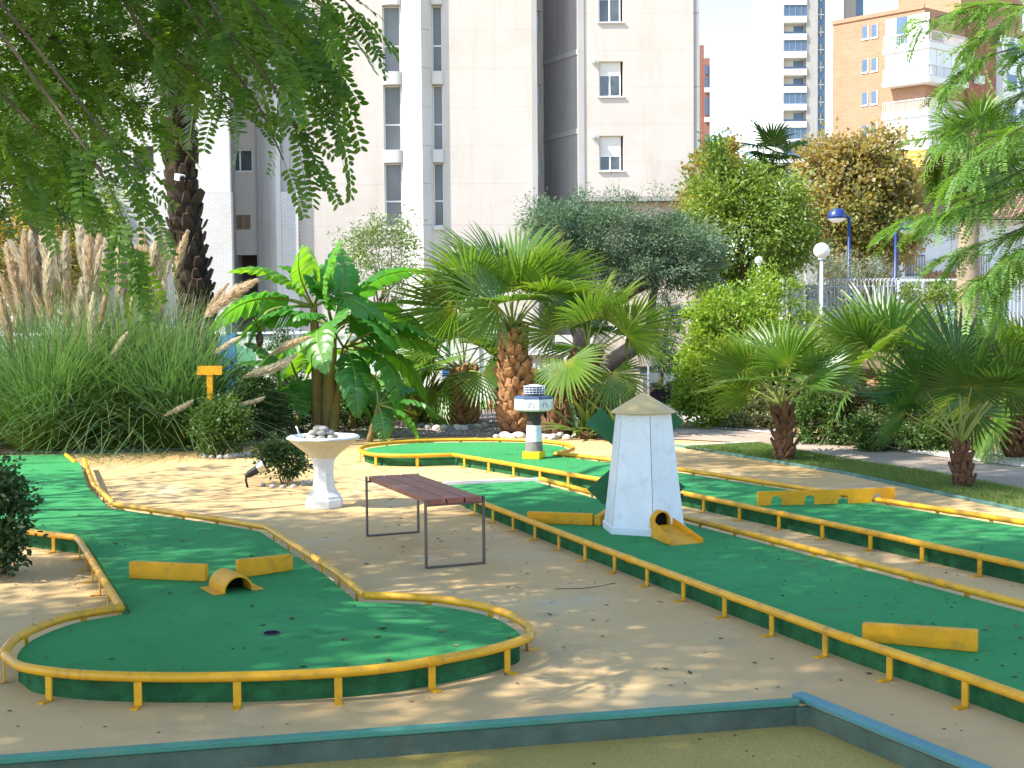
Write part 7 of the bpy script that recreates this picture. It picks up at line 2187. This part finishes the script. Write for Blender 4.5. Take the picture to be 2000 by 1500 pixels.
for k_, q_ in enumerate((out1, out2, out3)):
    crumbs(poly_offset(q_, .07), 420, .006, M['litter'], 30 + k_, TURF + .001); crumbs(poly_offset(q_, .07), 160, .007, M['litter_tan'], 40 + k_, TURF + .001)
crumbs([(-3, 3.6), WB, WC, (.5, 3.2)], 260, .006, M['litter'], 50, -.084)
p0, p1 = (0.25, 7.44), (0.62, 7.6)
mb = MB(); mb.tube(spline([(p0[0], p0[1], .006), ((p0[0] + p1[0]) / 2, (p0[1] + p1[1]) / 2 - .06, .006), (p1[0], p1[1], .004)], 5), .0022, 5); mb.build('twig', M['bark'], label='thin bare twig lying on the ground between the bench and the windmill lane', category='twig')

# ------------------------------------------------------------------ feathery trees overhead (their shade dapples the course)
def feather_tree(label, trunk_loc, trunk_top, r, branches, fill, variants, mat, seed, group, shade=None):
    """branches: polylines with a count of compound leaves; fill: blobs of compound leaves; shade: crown blobs built of loose leaf sprays"""
    rng = np.random.default_rng(seed); rnd = random.Random(seed)
    T = thing('feathery_tree', label, 'tree', trunk_loc, group)
    b, tp = Vector(trunk_loc), Vector(trunk_top)
    tr = MB(); tr.tube(wander(b - Vector((0, 0, .1)), tp, 5, .02, rnd), [r * (1.2 - .09 * i) for i in range(6)], 12); tr.build('trunk', M['bark'], T, smooth=True)
    P, D = [], []; br = MB()
    for pts, n in branches:
        c = spline([Vector(p) for p in pts], 7)
        br.tube(c, [.007 * (1 - .8 * i / len(c)) + .0015 for i in range(len(c))], 5)
        cc = [Vector(p) for p in c]
        for i in range(n):
            t = rnd.uniform(.12, 1) ** .8 * (len(cc) - 1.001); k = int(t)
            p = cc[k].lerp(cc[k + 1], t - k); d = (cc[k + 1] - cc[k]).normalized()
            side = d.cross(Vector((0, 0, 1))).normalized() * (1 if i % 2 else -1)
            q = d * rnd.uniform(.35, 1.0) + side * rnd.uniform(.3, 1.0) + Vector((rnd.gauss(0, .2), rnd.gauss(0, .2), rnd.uniform(-.42, .3)))
            P.append(p); D.append(q)
        P.append(cc[-1]); D.append(cc[-1] - cc[-3])
    for (c, rr, n) in fill:
        for i in range(n):
            u = Vector((rnd.gauss(0, 1), rnd.gauss(0, 1), rnd.gauss(0, 1))).normalized() * rnd.random() ** .45
            P.append(Vector((c[0] + u.x * rr[0], c[1] + u.y * rr[1], c[2] + u.z * rr[2]))); D.append(Vector((rnd.gauss(0, 1), rnd.gauss(0, 1), rnd.gauss(-.12, .5))))
    for pts, n in branches:
        if (Vector(pts[0]) - tp).length < 3.5:
            br.tube(wander(tp - Vector((0, 0, .1)), Vector(pts[0]), 4, .03, rnd), [.03, .024, .019, .016, .013], 6)
    if branches:
        br.build('branch', M['bark'], T, smooth=True)
    if P:
        V, F = spread_leaves(variants, np.array([tuple(p) for p in P]), np.array([tuple(d) for d in D]), rng)
        np_mesh('crown', V, F, mat, T)
    if shade:
        lb = MB()
        for (c, rr, n) in shade:
            lb.tube(wander(tp, c, 5, .05, rnd, sag=.3), [r * .5 * (1 - .14 * i) for i in range(6)], 7)
            for q in range(5):
                e = Vector(c) + Vector((rnd.uniform(-.8, .8) * rr[0], rnd.uniform(-.8, .8) * rr[1], rnd.uniform(-.5, .5) * rr[2]))
                lb.tube(wander(Vector(c), e, 3, .06, rnd), [.05, .04, .028, .015], 5)
        lb.build('limb', M['bark'], T, smooth=True)
        parts = []
        for (c, rr, n) in shade:
            Pb, out, K = blob_points([(c, rr)], n, rng, max(30, n // 90), .26, shell=.25)
            parts.append(leaf_quads(Pb, .13, rng, .4, .55, .1))
        V, F = cat(parts)
        np_mesh('foliage', V, F, mat, T)
    return T
rng = np.random.default_rng(3)
pin = [pinnate(11, .27, .05, .019, rng, c) for c in (.1, .45, .9)]
D5 = 5.2
br1 = [([(-1.43, 5.4, 3.54), (-1.11, 5.3, 3.08), (-0.87, 5.2, 2.74), (-0.72, 5.2, 2.44)], 18), ([(-1.52, 5.5, 3.49), (-1.22, 5.3, 2.91), (-1.0, 5.2, 2.62), (-0.81, 5.2, 2.3)], 15),
       ([(-1.27, 5.2, 3.42), (-0.97, 5.1, 3.02), (-0.79, 5.1, 2.78), (-0.72, 5.1, 2.61)], 14), ([(-1.65, 5.6, 3.39), (-1.29, 5.4, 2.85), (-1.06, 5.3, 2.53), (-0.95, 5.3, 2.29)], 13),
       ([(-1.96, 5.8, 3.45), (-1.61, 5.6, 2.9), (-1.34, 5.5, 2.68), (-1.13, 5.4, 2.51)], 14), ([(-2.12, 5.2, 2.98), (-1.77, 5.0, 2.58), (-1.52, 4.9, 2.27), (-1.36, 4.9, 1.99)], 14),
       ([(-2.12, 5.0, 2.92), (-1.77, 4.9, 2.47), (-1.53, 4.8, 2.14), (-1.43, 4.8, 1.87)], 15), ([(-2.47, 5.4, 2.86), (-2.09, 5.3, 2.54), (-1.91, 5.2, 2.37), (-1.78, 5.2, 2.21)], 26),
       ([(-2.7, 5.8, 2.82), (-2.39, 5.7, 2.56), (-2.23, 5.7, 2.4), (-2.14, 5.7, 2.2)], 24), ([(-1.28, 5.6, 3.69), (-0.95, 5.5, 3.31), (-0.77, 5.4, 3.06), (-0.66, 5.4, 2.93)], 7),
       ([(-2.1, 6.6, 3.45), (-1.82, 6.5, 3.11), (-1.56, 6.4, 2.9), (-1.36, 6.4, 2.8)], 12), ([(-2.48, 6.6, 3.45), (-2.21, 6.5, 3.03), (-1.98, 6.4, 2.8), (-1.8, 6.4, 2.65)], 14),
       ([(-0.96, 4.7, 3.28), (-0.82, 4.7, 2.98), (-0.72, 4.7, 2.83), (-0.67, 4.7, 2.72)], 8), ([(-1.18, 4.6, 3.25), (-1.04, 4.6, 2.92), (-0.88, 4.6, 2.7), (-0.81, 4.6, 2.57)], 20), ([(-2.81, 6.4, 3.35), (-2.37, 6.3, 3.07), (-1.99, 6.2, 2.92), (-1.66, 6.2, 2.84)], 20), ([(-2.92, 6.6, 2.77), (-2.57, 6.5, 2.49), (-2.3, 6.4, 2.35), (-2.1, 6.4, 2.16)], 12)]
fill1 = [((-2.33, 6.6, 3.11), (.85, 1.2, .42), 230), ((-1.74, 6.4, 3.16), (.75, 1.0, .32), 190), ((-2.62, 6.8, 2.83), (.5, 1.0, .4), 130), ((-1.31, 6.0, 3.23), (.55, .8, .3), 140), ((-2.12, 6.6, 2.84), (.45, .8, .25), 70), ((-2.17, 5.6, 3.08), (.6, .8, .35), 90)]
feather_tree('large feathery leaved tree whose sprays hang over the pampas grass', (-5.6, 5.6, 0), (-5.0, 5.8, 3.6), .2, br1, fill1, pin, M['feather'], 7, 'feathery trees round the course',
             shade=[((-8.2, 3.5, 7.0), (1.9, 2.2, .9), 14500), ((-3.0, 3.6, 7.3), (1.7, 2.5, .9), 27000), ((-5.2, 3.9, 7.2), (1.4, 1.7, .8), 6500), ((-5.3, 6.9, 7.0), (2.6, 1.5, .8), 17000), ((-5.6, .9, 7.0), (3.2, 1.9, .9), 35000), ((-8.0, 6.6, 7.0), (1.7, 1.5, .8), 7000), ((-9.6, 3.6, 6.4), (1.6, 2.0, .9), 6000), ((-3.4, 9.4, 7.3), (1.9, 1.5, .7), 7500), ((-2.1, 10.1, 7.5), (1.7, 1.2, .7), 6000), ((-4.6, 11.6, 7.6), (1.3, 1.0, .6), 2200)])
feather_tree('tall feathery tree standing beside the camera, out of view', (-3.2, -1.2, 0), (-2.8, -.6, 4.6), .22, [], [], pin, M['feather'], 8, 'feathery trees round the course',
             shade=[((-3.9, 1.9, 6.6), (1.9, 1.6, .8), 22000), ((-2.2, 4.6, 7.0), (1.5, 1.4, .7), 6000)])
pin2 = [pinnate(17, .26, .036, .012, rng, c) for c in (.5, 1.0, 1.5)]
RYD = 9.0
br2 = [([(4.52, 9.3, 3.7), (3.91, 9.1, 3.8), (3.39, 9.0, 3.82), (2.87, 9.0, 3.69)], 80), ([(4.48, 9.2, 3.45), (3.83, 9.0, 3.52), (3.4, 9.0, 3.46), (3.11, 9.0, 3.26)], 72), ([(4.65, 9.4, 3.27), (4.08, 9.3, 3.33), (3.66, 9.2, 3.2), (3.22, 9.1, 2.93)], 76),
       ([(4.46, 9.0, 2.98), (3.87, 8.9, 3.04), (3.43, 8.8, 2.85), (3.08, 8.8, 2.57)], 80), ([(4.66, 9.4, 2.81), (4.04, 9.2, 2.79), (3.56, 9.1, 2.6), (3.12, 9.0, 2.34)], 80), ([(4.39, 9.0, 2.55), (3.77, 8.9, 2.54), (3.23, 8.8, 2.39), (2.71, 8.8, 2.25)], 88),
       ([(4.54, 9.3, 2.43), (3.97, 9.2, 2.35), (3.6, 9.2, 2.2), (3.08, 9.1, 2.02)], 80), ([(4.23, 8.8, 2.31), (3.76, 8.7, 2.17), (3.48, 8.7, 2.03), (3.19, 8.7, 1.82)], 72), ([(4.25, 9.0, 2.26), (3.85, 9.0, 2.08), (3.63, 9.0, 1.93), (3.49, 9.0, 1.75)], 60), ([(4.66, 9.6, 4.07), (4.16, 9.5, 4.08), (3.66, 9.4, 3.8), (3.36, 9.3, 3.59)], 68)]
feather_tree('bright green mimosa like tree reaching in over the lawn palms', (5.6, 9.6, 0), (5.2, 9.4, 3.4), .14, br2, [((4.11, 9.2, 3.16), (.45, .7, .6), 200), ((4.0, 9.1, 2.34), (.35, .5, .4), 120)], pin2, M['mimosa'], 9, 'feathery trees round the course')
# shade tree further along the side of the course
tree('shade_tree', 'broad shade tree beyond the edge of the photo, beside the tee mat', (-9.5, 8.8, 0), .2, 3.2, [((-9.0, 9.0, 5.0), (2.2, 2.0, 1.3)), ((-8.0, 11.0, 5.4), (1.8, 1.6, 1.0)), ((-7.2, 8.4, 6.4), (1.8, 1.8, .9))], 3200, .14, M['feather'], 120, ncl=90, spread=.28, group='shade trees', limbs=10)
